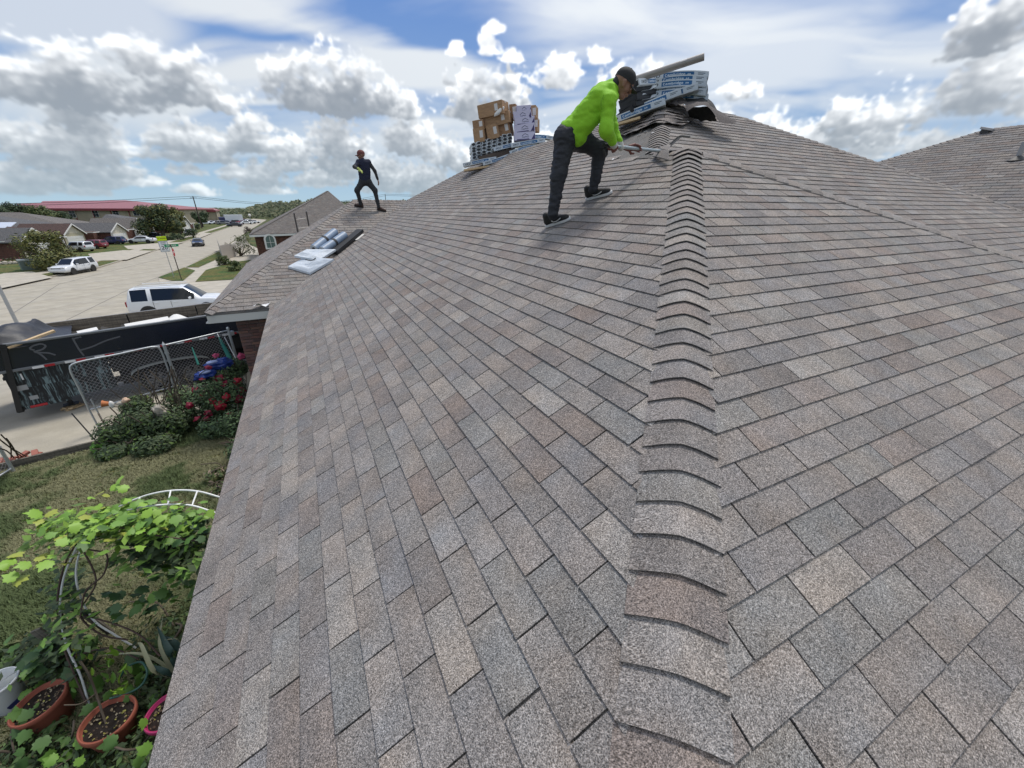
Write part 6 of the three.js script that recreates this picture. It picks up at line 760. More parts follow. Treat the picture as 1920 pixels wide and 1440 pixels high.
function shoe(t, heel, toe, n, upM, soleM, mark) {
  const d = toe.clone().sub(heel), L = d.length(); d.normalize(); const s = d.clone().cross(n).normalize(), at_ = (a, b, c) => heel.clone().addScaledVector(d, a * L).addScaledVector(n, b).addScaledVector(s, c);
  const up = fieldGeo([[at_(0.14, 0.06, 0), at_(0.45, 0.062, 0), 0.04, 0.043], [at_(0.45, 0.06, -0.008), at_(0.88, 0.042, 0.004), 0.043, 0.03], [at_(0.45, 0.06, 0.012), at_(0.84, 0.042, 0.016), 0.04, 0.028], [at_(0.15, 0.07, 0), at_(0.17, 0.125, 0), 0.04, 0.043], [at_(0.2, 0.1, 0), at_(0.42, 0.085, 0), 0.036, 0.034]], 0.0075, 0.02); { const p = up.attributes.position; for (let i = 0; i < p.count; i++) { const v = V3(p.getX(i), p.getY(i), p.getZ(i)), h = v.clone().sub(heel).dot(n); if (h < 0.02) { v.addScaledVector(n, 0.02 - h); p.setXYZ(i, v.x, v.y, v.z); } } }
  const o = part('shoe', up, upM, t); const sh = [[0.0, 0], [0.05, 0.033], [0.3, 0.036], [0.5, 0.038], [0.72, 0.05], [0.9, 0.042], [1.0, 0.012], [1.0, -0.008], [0.9, -0.034], [0.7, -0.046], [0.5, -0.034], [0.3, -0.034], [0.05, -0.031]], c = new THREE.CatmullRomCurve3(sh.map(([a, b]) => at_(a * 1.02 - 0.01, 0.003, b * 1.08)), true), pts = c.getPoints(40).slice(0, 40); const ring = (h, k) => pts.map((p) => { const m = at_(0.5, 0, 0); return p.clone().sub(m).multiplyScalar(k).add(m).addScaledVector(n, h); });
  const lo = ring(0, 0.97), mid = ring(0.012, 1), hi = ring(0.028, 0.985), wall = (A, Bq) => grid(40, 1, (a, b) => (b < 0.5 ? A : Bq)[Math.round(a * 40) % 40].clone()); part('sole', [wall(lo, mid), wall(mid, hi), polyGeo(lo), polyGeo(hi)], soleM, o);
  if (mark) for (const q of [1]) { const pts2 = [[0.36, 0.068], [0.42, 0.05], [0.5, 0.046], [0.6, 0.052], [0.72, 0.066]]; part('side_mark', tube(pts2.map(([a, b], i) => at_(a, b, mark * (0.051 - (a > 0.6 ? (a - 0.6) * 0.04 : 0)))), 0.0055, 24, 6), soleM, o); }
  part('laces', [0.42, 0.5, 0.58].map((a) => rod(at_(a, 0.105 - (a - 0.4) * 0.16, -0.02), at_(a + 0.03, 0.104 - (a - 0.4) * 0.16, 0.022), 0.003, 0.003, 5)), soleM, o);
}
const weave = tex(128, (x, y, i, j) => { const v = 0.9 + 0.1 * Math.sin(i * 1.57) * Math.sin(j * 1.57) + (VAL[(i * 7 + j * 13) & 255] - 0.5) * 0.08; return [v, v, v]; });
const skin1 = mat('skin', lin(0.27, 0.14, 0.095), 0.55), skin2 = mat('skin_tanned', lin(0.24, 0.125, 0.085), 0.55), limeM = mat('lime_fabric', lin(0.30, 0.66, 0.02), 0.8, { physical: true, sheen: 0.3, sheenRoughness: 0.6, map: weave, bumpMap: weave, bumpScale: 0.001 }), denim = mat('black_denim', lin(0.018, 0.02, 0.027), 0.7, { map: weave, bumpMap: weave, bumpScale: 0.001 }), blackCloth = mat('black_cloth', lin(0.018), 0.8), whiteSole = mat('white_sole', lin(0.65), 0.6), shoeM = mat('black_mesh', lin(0.014), 0.7), gloveM = mat('grey_cuff', lin(0.5, 0.5, 0.46), 0.8), ruddy = mat('brown_glove', lin(0.17, 0.06, 0.045), 0.6), hairM = mat('black_hair', lin(0.012), 0.6), eyeM = mat('eye_white', lin(0.5), 0.2);
const folds = (amp, sx, sy, sz) => (x, y, z) => (Math.abs(n3(x * sx + 3, y * sy + 7, z * sz) - 0.5) - 0.2) * amp + (n3(x * sx * 2.7, y * sy * 2.7 + 9, z * sz * 2.7) - 0.5) * amp * 0.28;
{
  const J = (x, y, d) => atD(x, y, d);
  const hipN = J(1060, 258, 5.2), hipF = J(1088, 262, 5.42), kneeN = J(1047, 332, 5.1), kneeF = J(1126, 282, 5.42), ankN = J(1036, 404, 5.06), ankF = J(1112, 354, 5.44), pel = J(1072, 248, 5.32), waist = J(1092, 226, 5.32), chest = J(1126, 190, 5.3), neck = J(1146, 168, 5.3), head = J(1167, 158, 5.3), shN = J(1141, 190, 5.13), shF = J(1140, 178, 5.48), elN = J(1137, 243, 5.05), elF = J(1146, 236, 5.5), wrN = J(1150, 270, 5.2), wrF = J(1163, 273, 5.44);
  const t = thing('person', 'person in a lime green top and black jeans bending at the ridge with a shovel', 'person', onPl(1070, 405, plA)); const o = t.position.clone(), L = (p) => p.clone().sub(o);
  const lft = V3(0, 0, 0).copy(ray(1100, 250).setY(0)).normalize(), ax = chest.clone().sub(pel).normalize(), sideV = lft;
  const dn = (p, v, k) => p.clone().addScaledVector(v, k);
  const torso = (g) => [[dn(pel, sideV, -0.07), dn(chest, sideV, -0.085), 0.115 * g, 0.12 * g], [dn(pel, sideV, 0.07), dn(chest, sideV, 0.085), 0.115 * g, 0.12 * g], [waist, chest, 0.125 * g, 0.14 * g], [shN, shF, 0.075 * g, 0.075 * g], [chest, neck, 0.11 * g, 0.06 * g]];
  const fH = camR.clone().multiplyScalar(0.84).add(V3(0, -0.52, 0)).addScaledVector(lft, 0.16).normalize(), uH = V3(0, 1, 0).addScaledVector(camR, 0.62).normalize(); uH.addScaledVector(fH, -uH.dot(fH)).normalize();
  const bones = [...torso(0.8), [hipN, kneeN, 0.08, 0.055], [kneeN, ankN, 0.052, 0.036], [hipF, kneeF, 0.08, 0.055], [kneeF, ankF, 0.052, 0.036], [hipN, hipF, 0.1, 0.1], [shN, elN, 0.045, 0.036], [elN, wrN, 0.036, 0.026], [shF, elF, 0.045, 0.036], [elF, wrF, 0.036, 0.026], [neck, head, 0.052, 0.052]].map(([a, b, c, d]) => [L(a), L(b), c, d]);
  // the tool first: hands close on it
  const grip0 = J(1133, 272, 5.2), tip = onPl(1246, 291, plA).addScaledVector(plA.n, 0.045), td = tip.clone().sub(grip0).normalize(), on = (px, py) => { let best = grip0, bd = 1e9; for (let k = 0; k <= 1; k += 0.005) { const p = grip0.clone().lerp(tip, k), [x, y] = toPx(p), d = (x - px) ** 2 + (y - py) ** 2; if (d < bd) { bd = d; best = p; } } return best; };
  const hN = on(1152, 276), hF = on(1184, 281), upT = V3(0, 1, 0).addScaledVector(td, -td.y).normalize(), outT = td.clone().cross(upT).normalize();
  const toCam = eye.clone().sub(hN).setY(0).normalize();
  const hb1 = handBones(L(dn(dn(hN, td, -0.05), upT, 0.03).addScaledVector(toCam, 0.02)), td.clone().multiplyScalar(0.75).addScaledVector(upT, -0.75), toCam.clone().multiplyScalar(-1), 0.85, -1), hb2 = handBones(L(dn(dn(hF, td, -0.055), upT, 0.005).addScaledVector(toCam, -0.035)), td.clone().addScaledVector(upT, 0.12), upT.clone().multiplyScalar(-0.5).addScaledVector(toCam, 0.9), 0.42, 1, 1.05);
  const body = merge([fieldGeo(bones, 0.013, 0.04), fieldGeo([...headBones(L(head), fH, uH), [L(neck), L(head), 0.05, 0.055]], 0.006, 0.022)]); part('body', body, skin1, t);
  part('hand', fieldGeo([...hb1, [L(wrN), hb1[0][0], 0.028, 0.024]], 0.0045, 0.008), ruddy, t, 'near hand closed round the tool handle'); part('hand', fieldGeo([...hb2, [L(wrF), hb2[0][0], 0.028, 0.024]], 0.0045, 0.008), ruddy, t, 'far hand open along the tool handle');
  part('hair', fieldGeo([[L(dn(dn(head, uH, 0.02), fH, -0.04)), L(dn(dn(head, uH, -0.03), fH, -0.065)), 0.07, 0.05]], 0.008, 0.03), hairM, t);
  { const l = uH.clone().cross(fH).normalize(); part('eye', [-1, 1].map((q) => mv(new THREE.SphereGeometry(0.0125, 10, 8), ...L(dn(dn(dn(head, fH, 0.093), uH, 0.012), l, q * 0.032)).toArray())), eyeM, t); }
  const top = part('hooded_top', fieldGeo([...torso(1.06), [shN, elN, 0.076, 0.068], [elN, dn(elN, wrN.clone().sub(elN), 0.85), 0.078, 0.046], [shF, elF, 0.075, 0.066], [elF, dn(elF, wrF.clone().sub(elF), 0.85), 0.074, 0.045], [J(1131, 170, 5.3), J(1150, 163, 5.3), 0.082, 0.07], [J(1128, 174, 5.22), J(1118, 180, 5.34), 0.068, 0.07], [J(1146, 166, 5.2), J(1151, 180, 5.2), 0.045, 0.04], [J(1066, 246, 5.2), J(1084, 258, 5.22), 0.10, 0.095], [J(1064, 244, 5.4), J(1086, 254, 5.42), 0.10, 0.1], [J(1090, 240, 5.2), J(1112, 222, 5.2), 0.09, 0.09], [waist, J(1082, 262, 5.3), 0.13, 0.075]].map(([a, b, c, d]) => [L(a), L(b), c, d]), 0.0105, 0.045, folds(0.036, 8, 13, 8)), limeM, t);
  part('cuff', fieldGeo([[L(dn(elN, wrN.clone().sub(elN), 0.78)), L(dn(wrN, wrN.clone().sub(elN), 0.1)), 0.047, 0.038], [L(dn(elF, wrF.clone().sub(elF), 0.8)), L(dn(wrF, wrF.clone().sub(elF), 0.08)), 0.045, 0.037]], 0.008, 0.02, folds(0.012, 20, 20, 20)), gloveM, t); part('hood_seam', tube([[1126, 168, 5.2], [1138, 166, 5.19], [1147, 172, 5.19], [1150, 182, 5.2]].map((q) => L(J(...q))), 0.006, 20, 5), limeM, top);
  const leg = (h, k, a, w) => [[h, k, 0.12, 0.085], [k, dn(a, a.clone().sub(k).normalize(), 0.0), 0.082, 0.058]]; part('jeans', fieldGeo([...leg(hipN, kneeN, ankN), ...leg(hipF, kneeF, ankF), [hipN, hipF, 0.128, 0.125], [dn(pel, sideV, -0.06), dn(waist, sideV, -0.05), 0.12, 0.1], [dn(pel, sideV, 0.06), dn(waist, sideV, 0.05), 0.12, 0.1]].map(([a, b, c, d]) => [L(a), L(b), c, d]), 0.0115, 0.04, folds(0.034, 10, 22, 10)), denim, t);
  part('sleeve_seam', tube([[1132, 178, 5.04], [1127, 192, 5.03], [1128, 206, 5.04]].map((q) => L(J(...q))), 0.004, 16, 5), mat('dark_seam', lin(0.16, 0.36, 0.015), 0.9), top);
  capParts(t, L(dn(dn(head, uH, 0.055), fH, 0.0)), fH, uH, blackCloth, blackCloth, 1.02);
  const P = (x, y) => L(onPl(x, y, plA).addScaledVector(plA.n, 0.012)); shoe(t, P(1024, 428), P(1071, 413), plA.n, shoeM, whiteSole, 1); shoe(t, P(1100, 377), P(1149, 364), plA.n, shoeM, whiteSole, 1);
  const tool = thing('tear_off_shovel', 'grey handled roof tear off shovel pushed under the shingles at the ridge', 'shovel'); const gm = mat('grey_handle', lin(0.40, 0.45, 0.46), 0.35, { metalness: 0.3 }), steelB = mat('blade_steel', lin(0.10, 0.10, 0.10), 0.45, { metalness: 0.7 });
  part('handle', rod(grip0, tip, 0.0185, 0.0185, 14), gm, tool); part('end_grip', [tube([dn(grip0, td, 0.05), dn(grip0, td, -0.0).addScaledVector(upT, -0.05), dn(grip0, td, 0.03).addScaledVector(upT, -0.1)], 0.014, 12, 7), rod(dn(grip0, td, -0.01), dn(grip0, td, 0.09), 0.023, 0.023, 12)], blackTrim, tool);
  part('socket', rod(dn(tip, td, -0.08), dn(tip, td, 0.04), 0.022, 0.016, 12), steelB, tool); const bs = plA.n.clone().cross(td).normalize(); part('blade', slab([dn(tip, td, 0.02).addScaledVector(bs, -0.07), dn(tip, td, 0.02).addScaledVector(bs, 0.07), dn(tip, td, 0.2).addScaledVector(bs, 0.115), dn(tip, td, 0.2).addScaledVector(bs, -0.115)], plA.n.clone().multiplyScalar(-0.004)), steelB, tool);
}
{ // second roofer on the front wing
  const D = 15.25, J = (x, y, dd = 0) => atD(x, y, D + dd), t = thing('person', 'person in dark clothes with reddish cap and yellow glove standing on the front wing', 'person', onPl(690, 392, plE)), o = t.position.clone(), L = (p) => p.clone().sub(o);
  const hL = J(680, 341), hR = J(690, 341), kL = J(669.5, 357, -0.1), kR = J(703, 357, -0.05), aL = J(676.5, 383), aR = J(710, 388, -0.1), pel = J(684.5, 337), chest = J(681.5, 310), neck = J(679.5, 299), head = J(677.5, 291.5), sL = J(672.5, 304.5, -0.05), sR = J(691, 304), eL = J(664.5, 313, -0.25), wL = J(674, 318, -0.45), eR = J(703, 321), wR = J(708, 336);
  const B0 = (k, l) => l.map(([a, b, c, d]) => [L(a), L(b), c * k, (d ?? c) * k]); const torso = [[J(681, 338), J(677.5, 310), 0.115, 0.115], [J(688, 338), J(687, 309), 0.115, 0.115], [sL, sR, 0.085], [chest, neck, 0.11, 0.06]], legs = [[hL, kL, 0.105, 0.08], [kL, aL, 0.075, 0.055], [hR, kR, 0.105, 0.08], [kR, aR, 0.075, 0.055], [hL, hR, 0.12]], arms = [[sL, eL, 0.062, 0.052], [eL, wL, 0.05, 0.038], [sR, eR, 0.062, 0.05], [eR, wR, 0.048, 0.036]];
  const fH = ray(560, 320).setY(0).normalize().multiplyScalar(-0.25).addScaledVector(camR, -0.9).add(V3(0, -0.12, 0)).normalize(), uH = V3(0, 1, 0).addScaledVector(fH, 0.12).normalize(); uH.addScaledVector(fH, -uH.dot(fH)).normalize();
  const hb = handBones(L(wR), wR.clone().sub(eR), camR.clone().multiplyScalar(-1), 0.3, 1); part('body', merge([fieldGeo(B0(0.8, [...torso, ...legs, ...arms, [neck, head, 0.065, 0.065]]), 0.016, 0.04), fieldGeo(headBones(L(head), fH, uH, 1.05), 0.008, 0.022), fieldGeo(hb, 0.006, 0.008)]), skin2, t);
  part('shirt', fieldGeo(B0(1.02, [...torso, [sL, eL, 0.066, 0.058]]), 0.014, 0.05, folds(0.025, 8, 12, 8)), mat('navy_shirt', lin(0.013, 0.017, 0.04), 0.85), t); part('sleeves', fieldGeo(B0(1.06, arms), 0.012, 0.03, folds(0.015, 12, 12, 12)), mat('dark_sleeve', lin(0.03, 0.03, 0.032), 0.85), t); part('trousers', fieldGeo(B0(1.0, legs), 0.014, 0.05, folds(0.02, 9, 14, 9)), mat('dark_trousers', lin(0.025, 0.027, 0.03), 0.85), t);
  part('glove', fieldGeo([...handBones(L(wL), J(681, 323, -0.6).sub(wL), V3(0, -1, 0), 0.3, -1, 0.95), [L(wL), L(wL).addScaledVector(L(eL).sub(L(wL)).normalize(), 0.07), 0.04, 0.045]], 0.007, 0.01), mat('yellow_glove', lin(0.32, 0.38, 0.08), 0.7), t);
  capParts(t, L(head).addScaledVector(uH, 0.055), fH, uH, mat('red_cap', lin(0.15, 0.05, 0.042), 0.8), mat('red_brim', lin(0.15, 0.045, 0.04), 0.8), 1.06); part('eye', mv(new THREE.SphereGeometry(0.012, 8, 6), ...L(head).addScaledVector(fH, 0.098).addScaledVector(uH, 0.013).toArray()), eyeM, t);
  const boot = mat('brown_boot', lin(0.055, 0.03, 0.022), 0.7), bs = mat('boot_sole', lin(0.02), 0.8), P = (x, y) => L(onPl(x, y, plE).addScaledVector(plE.n, 0.012)); const he = (x, y, dx) => { const h = P(x, y), dd = camR.clone().multiplyScalar(dx); dd.addScaledVector(plE.n, -dd.dot(plE.n)).normalize(); return [h, h.clone().addScaledVector(dd, 0.3)]; }; shoe(t, ...he(682, 390, -1), plE.n, boot, bs, 0); shoe(t, ...he(707, 394, 1), plE.n, boot, bs, 0);
}
// ---------- materials stacked on the roof ----------
const wrapW = mat('white_wrap', lin(0.60, 0.64, 0.67), 0.4), wrapB = mat('dark_bundle', lin(0.022, 0.024, 0.028), 0.7), carton = mat('cardboard', lin(0.45, 0.285, 0.17), 0.85, { map: withRep(concTex, 1.5) }), cartonD = mat('cardboard_side', lin(0.38, 0.23, 0.135), 0.85, { map: withRep(concTex, 1.5) }), tapeC = mat('pale_label', lin(0.62, 0.60, 0.58), 0.6);
const bundleLabel = textTex(1024, 128, (x, w, h) => { x.fillStyle = '#c9d3dc'; x.fillRect(0, 0, w, h); x.fillStyle = '#101418'; x.font = 'bold italic 96px sans-serif'; x.fillText('IKO', 60, 100); x.fillStyle = '#1c5f93'; x.fillRect(290, 12, 500, 104); x.fillStyle = '#dfe9f2'; x.font = 'bold 78px sans-serif'; x.fillText('Cambridge', 310, 92, 340); x.font = 'bold 46px sans-serif'; x.fillText('AR', 680, 84); x.fillStyle = '#2a3a48'; x.fillRect(850, 30, 120, 14); x.fillRect(850, 60, 90, 14); });
const labelM = mat('bundle_print', lin(0.85), 0.4, { map: bundleLabel });
const capLabel = textTex(512, 192, (x, w, h) => { x.fillStyle = '#cfcbe2'; x.fillRect(0, 0, w, h); x.fillStyle = '#3d3568'; x.beginPath(); x.moveTo(w, h * 0.2); x.lineTo(w, h); x.lineTo(w * 0.82, h); x.fill(); x.fillRect(60, h - 22, w * 0.6, 22); x.lineWidth = 13; x.strokeStyle = '#26304e'; x.beginPath(); x.moveTo(190, 92); x.lineTo(270, 42); x.lineTo(352, 92); x.stroke(); x.font = 'bold 46px sans-serif'; x.fillStyle = '#26304e'; x.fillText('CapPlus', 186, 140, 180); });
const capLabM = mat('cap_box_print', lin(0.85), 0.45, { map: capLabel }), lilac = mat('lilac_card', lin(0.50, 0.47, 0.62), 0.6);
function facing(px, py, dist, roll, yaw) { const p = atD(px, py, dist), los = p.clone().sub(eye).setY(0).normalize(), r = V3(-los.z, 0, los.x), q = new THREE.Quaternion().setFromRotationMatrix(new THREE.Matrix4().makeBasis(r, V3(0, 1, 0), los.clone().negate())); q.multiply(new THREE.Quaternion().setFromEuler(new THREE.Euler(0, yaw, roll, 'ZYX'))); return { p, q }; }
const place = (o, px, py, dist, roll = 0, yaw = 0) => { const f = facing(px, py, dist, roll, yaw); o.position.copy(f.p); o.quaternion.copy(f.q); return o; };
// wrapped bundle of shingles: bent slab, print on the long front, dark open ends
function bundleGeo(L, H, D, bend, lab) {
  const yb = (x) => -bend * Math.pow(Math.max(0, x / L + 0.15), 2); const strip = (z, y0, y1, k) => grid(14, 1, (u, v) => { const x = (u - 0.5) * L; return V3(x, lerp(y0, y1, v) + yb(x), z); }, (u, v) => [u, v]);
  const top = grid(14, 3, (u, v) => { const x = (u - 0.5) * L; return V3(x, H / 2 + yb(x) + Math.sin(v * Math.PI) * 0.01, (0.5 - v) * D); }), bot = grid(14, 1, (u, v) => { const x = (u - 0.5) * L; return V3(x, -H / 2 + yb(x), (v - 0.5) * D); }); const ends = [-0.5, 0.5].map((e) => grid(1, 1, (u, v) => V3(e * L, (v - 0.5) * H + yb(e * L), (u - 0.5) * D * (e > 0 ? -1 : 1)))); const inE = [-0.5, 0.5].map((e) => grid(1, 1, (u, v) => V3(e * (L + 0.006), (v - 0.5) * H * 0.75 + yb(e * L), (u - 0.5) * D * 0.9)));
  return { wrap: merge([top, bot, strip(-D / 2, -H / 2, H / 2), strip(D / 2, -H / 2, H / 2), ...ends]), label: strip(D / 2 + 0.003, -H * 0.4, H * 0.4), ends: merge(inE) };
}
const bgA = bundleGeo(1.0, 0.098, 0.34, 0.16), bgF = bundleGeo(1.0, 0.1, 0.34, 0.06), bgS = bundleGeo(0.95, 0.09, 0.34, 0.3);
function bundle(label, g, group, dark) { const t = thing('shingle_bundle', label, 'shingle bundle', [0, 0, 0], 0, group); part('wrap', g.wrap, dark ? wrapB : wrapW, t); part(dark ? 'wrap_edge' : 'print', g.label, dark ? wrapB : labelM, t); part('open_end', g.ends, wrapB, t); return t; }
const AP1 = 8.95, k3 = (x, y) => [1150 + x / 7.2, 90 + y / 7.2], ords = ['lowest', 'second from the bottom', 'third from the bottom', 'fourth from the bottom', 'fifth from the bottom', 'topmost'];
for (let i = 0; i < 6; i++) { const b = bundle('white and blue shingle bundle, ' + ords[i] + ' of the labelled ridge stack', bgA, 'bundles stacked at the ridge peak'); place(b, ...k3(845 + [14, -6, 8, -10, 0, 12][i], 668 - i * 58 + 12), AP1 + [0.02, 0, 0.03, -0.02, 0.01, 0.02][i], 0.03, -0.08 + [0.05, 0, -0.04, 0.03, 0, 0.06][i]); }
for (let i = 0; i < 6; i++) { const b = bundle('black ended shingle bundle, ' + ords[i] + ' of the dark stack', bgF, 'dark bundles at the ridge peak', i !== 5); place(b, ...k3(390 + (i % 2) * 14 + i * 6, 830 - i * 62), AP1 - 0.1, 0.38, 0.9 + (i % 3) * 0.06); if (i < 4) part('wrap_scrap', mv(grid(8, 2, (u, v) => V3((u - 0.5) * 0.5, Math.sin(u * 9) * 0.01, (v - 0.5) * 0.05)), -0.1, 0.04, 0.18, 1.2, 0, 0.1), wrapW, b); }
for (const [x, y, d, rl, lab] of [[290, 888, 8.55, 0.30, 'white and blue bundle lying along the ridge behind the bent roofer, lower one'], [500, 775, 8.7, 0.33, 'white and blue bundle lying along the ridge behind the bent roofer, upper one'], [715, 690, 8.75, 0.28, 'white bundle sagging under the black stack at the ridge peak']]) place(bundle(lab, bgF, 'bundles lying along the ridge'), ...k3(x, y), d, rl, -0.1);
{ const b = thing('pale_board', 'short pale board under the bundles behind the roofer', 'board'); part('board', bx(0.7, 0.035, 0.16), paleWood, b); place(b, ...k3(70, 1032), 8.3, 0.24, 0.1);
  const tb = thing('metal_tube', 'long grey brown metal drip edge tube lying on top of the bundles', 'tube'), a = atD(...k3(300, 425), AP1 - 0.35), c = atD(...k3(1225, 118), AP1 - 0.5), d = c.clone().sub(a), L = d.length(), hol = mat('tube_metal', lin(0.30, 0.28, 0.26), 0.45, { metalness: 0.3 }); const ring = (r, open) => { const g = new THREE.CylinderGeometry(r, r, L, 14, 1, true); return g; }; const o = part('tube', [ring(0.052), ring(0.047), mv(new THREE.TorusGeometry(0.0495, 0.003, 6, 16), 0, L / 2, 0, Math.PI / 2), mv(new THREE.TorusGeometry(0.0495, 0.003, 6, 16), 0, -L / 2, 0, Math.PI / 2)], hol, tb); tb.position.copy(a.clone().add(c).multiplyScalar(0.5)); tb.quaternion.setFromUnitVectors(V3(0, 1, 0), d.normalize()); part('label', mv(new THREE.CylinderGeometry(0.0545, 0.0545, 0.1, 12, 1, true, -2.4, 1.2), 0, L * 0.22, 0), tapeC, tb); part('hollow_shade_bar', bx(0.05, L * 0.99, 0.03, 0.0, 0, 0), wrapB, tb); }  // dark bar inside the hollow tube stands in for the shade at its ends
// torn shingles folded over the upper hip, curled felt, bare deck
const edgeC = [[[150, 1225], [430, 1112], [690, 1052], [925, 1085]], [[90, 1160], [400, 1040], [655, 985], [905, 1012], [1075, 985]], [[70, 1110], [380, 985], [630, 912], [850, 940], [1040, 905]], [[150, 1040], [400, 915], [620, 838], [815, 870], [975, 830]], [[250, 985], [480, 860], [700, 775], [800, 800], [960, 770]], [[330, 945], [560, 800], [760, 735], [860, 745], [930, 742]]];
const fx = thing('torn_shingles', 'torn loose strips of old shingles folded over the ridge below the bundles', 'torn shingles'); const rT = rng(555);
const hill = (x, y, h) => { const a = onPl(x, y, plA), c = onPl(x, y, plC); const hx = 1236 + (283 - y) * 0.22, p = x < hx ? a.addScaledVector(plA.n, h) : c.addScaledVector(plC.n, h); return p; };
const edgeD = edgeC.map((l) => { const c = new THREE.CatmullRomCurve3(l.map(([x, y]) => V3(x, y, 0)), false, 'chordal'); return [0, 0.3, 0.55, 0.78, 1].map((q) => c.getPoint(q)); }); const edgeE = []; for (let i = 0; i < edgeD.length; i++) { edgeE.push(edgeD[i].map((p) => [p.x, p.y])); if (i < edgeD.length - 1) edgeE.push(edgeD[i].map((p, j) => [(p.x + edgeD[i + 1][j].x) / 2 + (i % 2 ? 8 : -6), (p.y + edgeD[i + 1][j].y) / 2])); }
const edges = edgeE.map((l, k) => new THREE.CatmullRomCurve3(l.map(([x, y], i) => { const [px, py] = k3(x, y); return hill(px, py + 2, 0.03 + k * 0.007 + (i === 2 ? 0.02 : 0)); }), false, 'chordal'));
for (let k = 0; k < edges.length - 1; k++) { const n = 8; for (let i = 0; i < n; i++) { const sh = (k % 2) * 0.5 / n, u0 = Math.max(0, i / n + 0.003 - sh), u1 = Math.min(1, (i + 1) / n - 0.003 - sh * 0.9 + (i === n - 1 ? sh : 0)), lift = V3(-0.006, 0.011 + rT() * 0.007 + (k === 0 ? 0.02 : 0), 0.005), wv = (u) => (n2(u * 2 + i * 1.7, k * 3) - 0.5) * 0.03; const at2 = (u, v) => { const q = lerp(u0, u1, u); return edges[k].getPointAt(q).lerp(edges[k + 1].getPointAt(q), v * 1.05).addScaledVector(lift, 1 - v).add(V3(0, wv(u) * (1 - v), 0)); }; const g = grid(5, 3, at2, (u, v) => [(u * 0.34 + i) / UVM, (v * 0.2 + k * 0.4) / UVM]), low2 = g.clone(); low2.translate(0, -0.008, 0); const ed = grid(5, 1, (u, v) => at2(u, 0).add(V3(0, (v - 1) * 0.009, 0))); part('torn_shingle', [tint(g, lin(1)), tint(low2, lin(1)), tint(ed, lin(1))], shMats[pick([0, 1, 2, 5, 11, 10, 6], rT)], fx); } }
const feltM = mat('brown_felt', lin(0.115, 0.10, 0.095), 0.95, { bumpMap: gran, bumpScale: 0.003 }), feltB = mat('black_felt', lin(0.03, 0.03, 0.031), 0.8);
const ribbonSheet = (top, bot, nu = 24, bulge = 0) => { const A = new THREE.CatmullRomCurve3(top.map(([x, y, d]) => atD(...k3(x, y), d)), false, 'centripetal'), Bq = new THREE.CatmullRomCurve3(bot.map(([x, y, d]) => atD(...k3(x, y), d)), false, 'centripetal'); return grid(nu, 6, (u, v) => A.getPoint(u).lerp(Bq.getPoint(u), v).add(V3(0, Math.sin(v * Math.PI) * bulge + (n2(u * 7, v * 3) - 0.5) * 0.03, 0))); };
{ const t = thing('curled_felt', 'curled strips of brown and black roofing felt at the peak right of the torn shingles', 'roofing felt');
  part('felt_strip', ribbonSheet([[940, 745, 8.6], [1130, 735, 8.6], [1260, 765, 8.6], [1420, 850, 8.6], [1640, 985, 8.7]], [[990, 850, 8.3], [1120, 800, 8.2], [1300, 800, 8.2], [1380, 930, 8.2], [1480, 1015, 8.2], [1660, 1020, 8.5]].slice(0, 6), 30, 0.03), feltM, t); part('felt_strip', ribbonSheet([[960, 660, 8.9], [1120, 665, 8.9], [1240, 672, 8.9], [1320, 720, 8.9], [1400, 840, 8.9]], [[980, 750, 8.65], [1120, 745, 8.65], [1220, 750, 8.65], [1300, 790, 8.65], [1390, 850, 8.7]], 24, 0.02), feltB, t); part('arch_shade_sheet', ribbonSheet([[1000, 830, 8.5], [1120, 802, 8.5], [1290, 802, 8.5], [1375, 920, 8.5]], [[1030, 955, 8.72], [1150, 975, 8.72], [1290, 985, 8.72], [1400, 1000, 8.72]], 16, 0), feltB, t); part('felt_flap', ribbonSheet([[780, 610, 8.8], [830, 590, 8.75], [880, 640, 8.75], [1000, 730, 8.7]], [[760, 750, 8.6], [830, 770, 8.55], [900, 760, 8.55], [1000, 745, 8.55]], 16, 0.0), feltM, t);  // a dark sheet is added behind the arched felt as the shade in its opening
  const fp = thing('felt_patch', 'bare grey felt patch where shingles have been stripped beside the roofer', 'roofing felt'); part('felt', polyGeo(barePx.map(([x, y]) => onPl(x, y, plA).addScaledVector(plA.n, 0.003)), (p) => [p.x, p.z]), granMat('grey_felt', lin(0.33, 0.315, 0.295), { bumpScale: 0.0005 }), fp);
  for (const [x, y, w] of [[1199, 255, 5], [1211, 249, 5], [1225, 251, 4], [1160, 297, 3], [1292, 238, 3], [1285, 226, 4], [1300, 219, 5], [1290, 212, 4], [1150, 301, 3]]) { const p = onPl(x, y, x > 1262 ? plC : plA).addScaledVector(plA.n, 0.05 + (x > 1262 ? 0.03 : -0.03)); single('white_scrap', 'tiny white scrap of release tape on the stripped felt by the ridge', 'paper scrap', (() => { const g = bx(w * 0.012, 0.004, 0.025, 0, 0, 0, 0.2, x, 0.3); g.translate(p.x, p.y, p.z); return g; })(), mat('scrap_white', lin(0.8), 0.6), 'scraps on the stripped felt'); } }
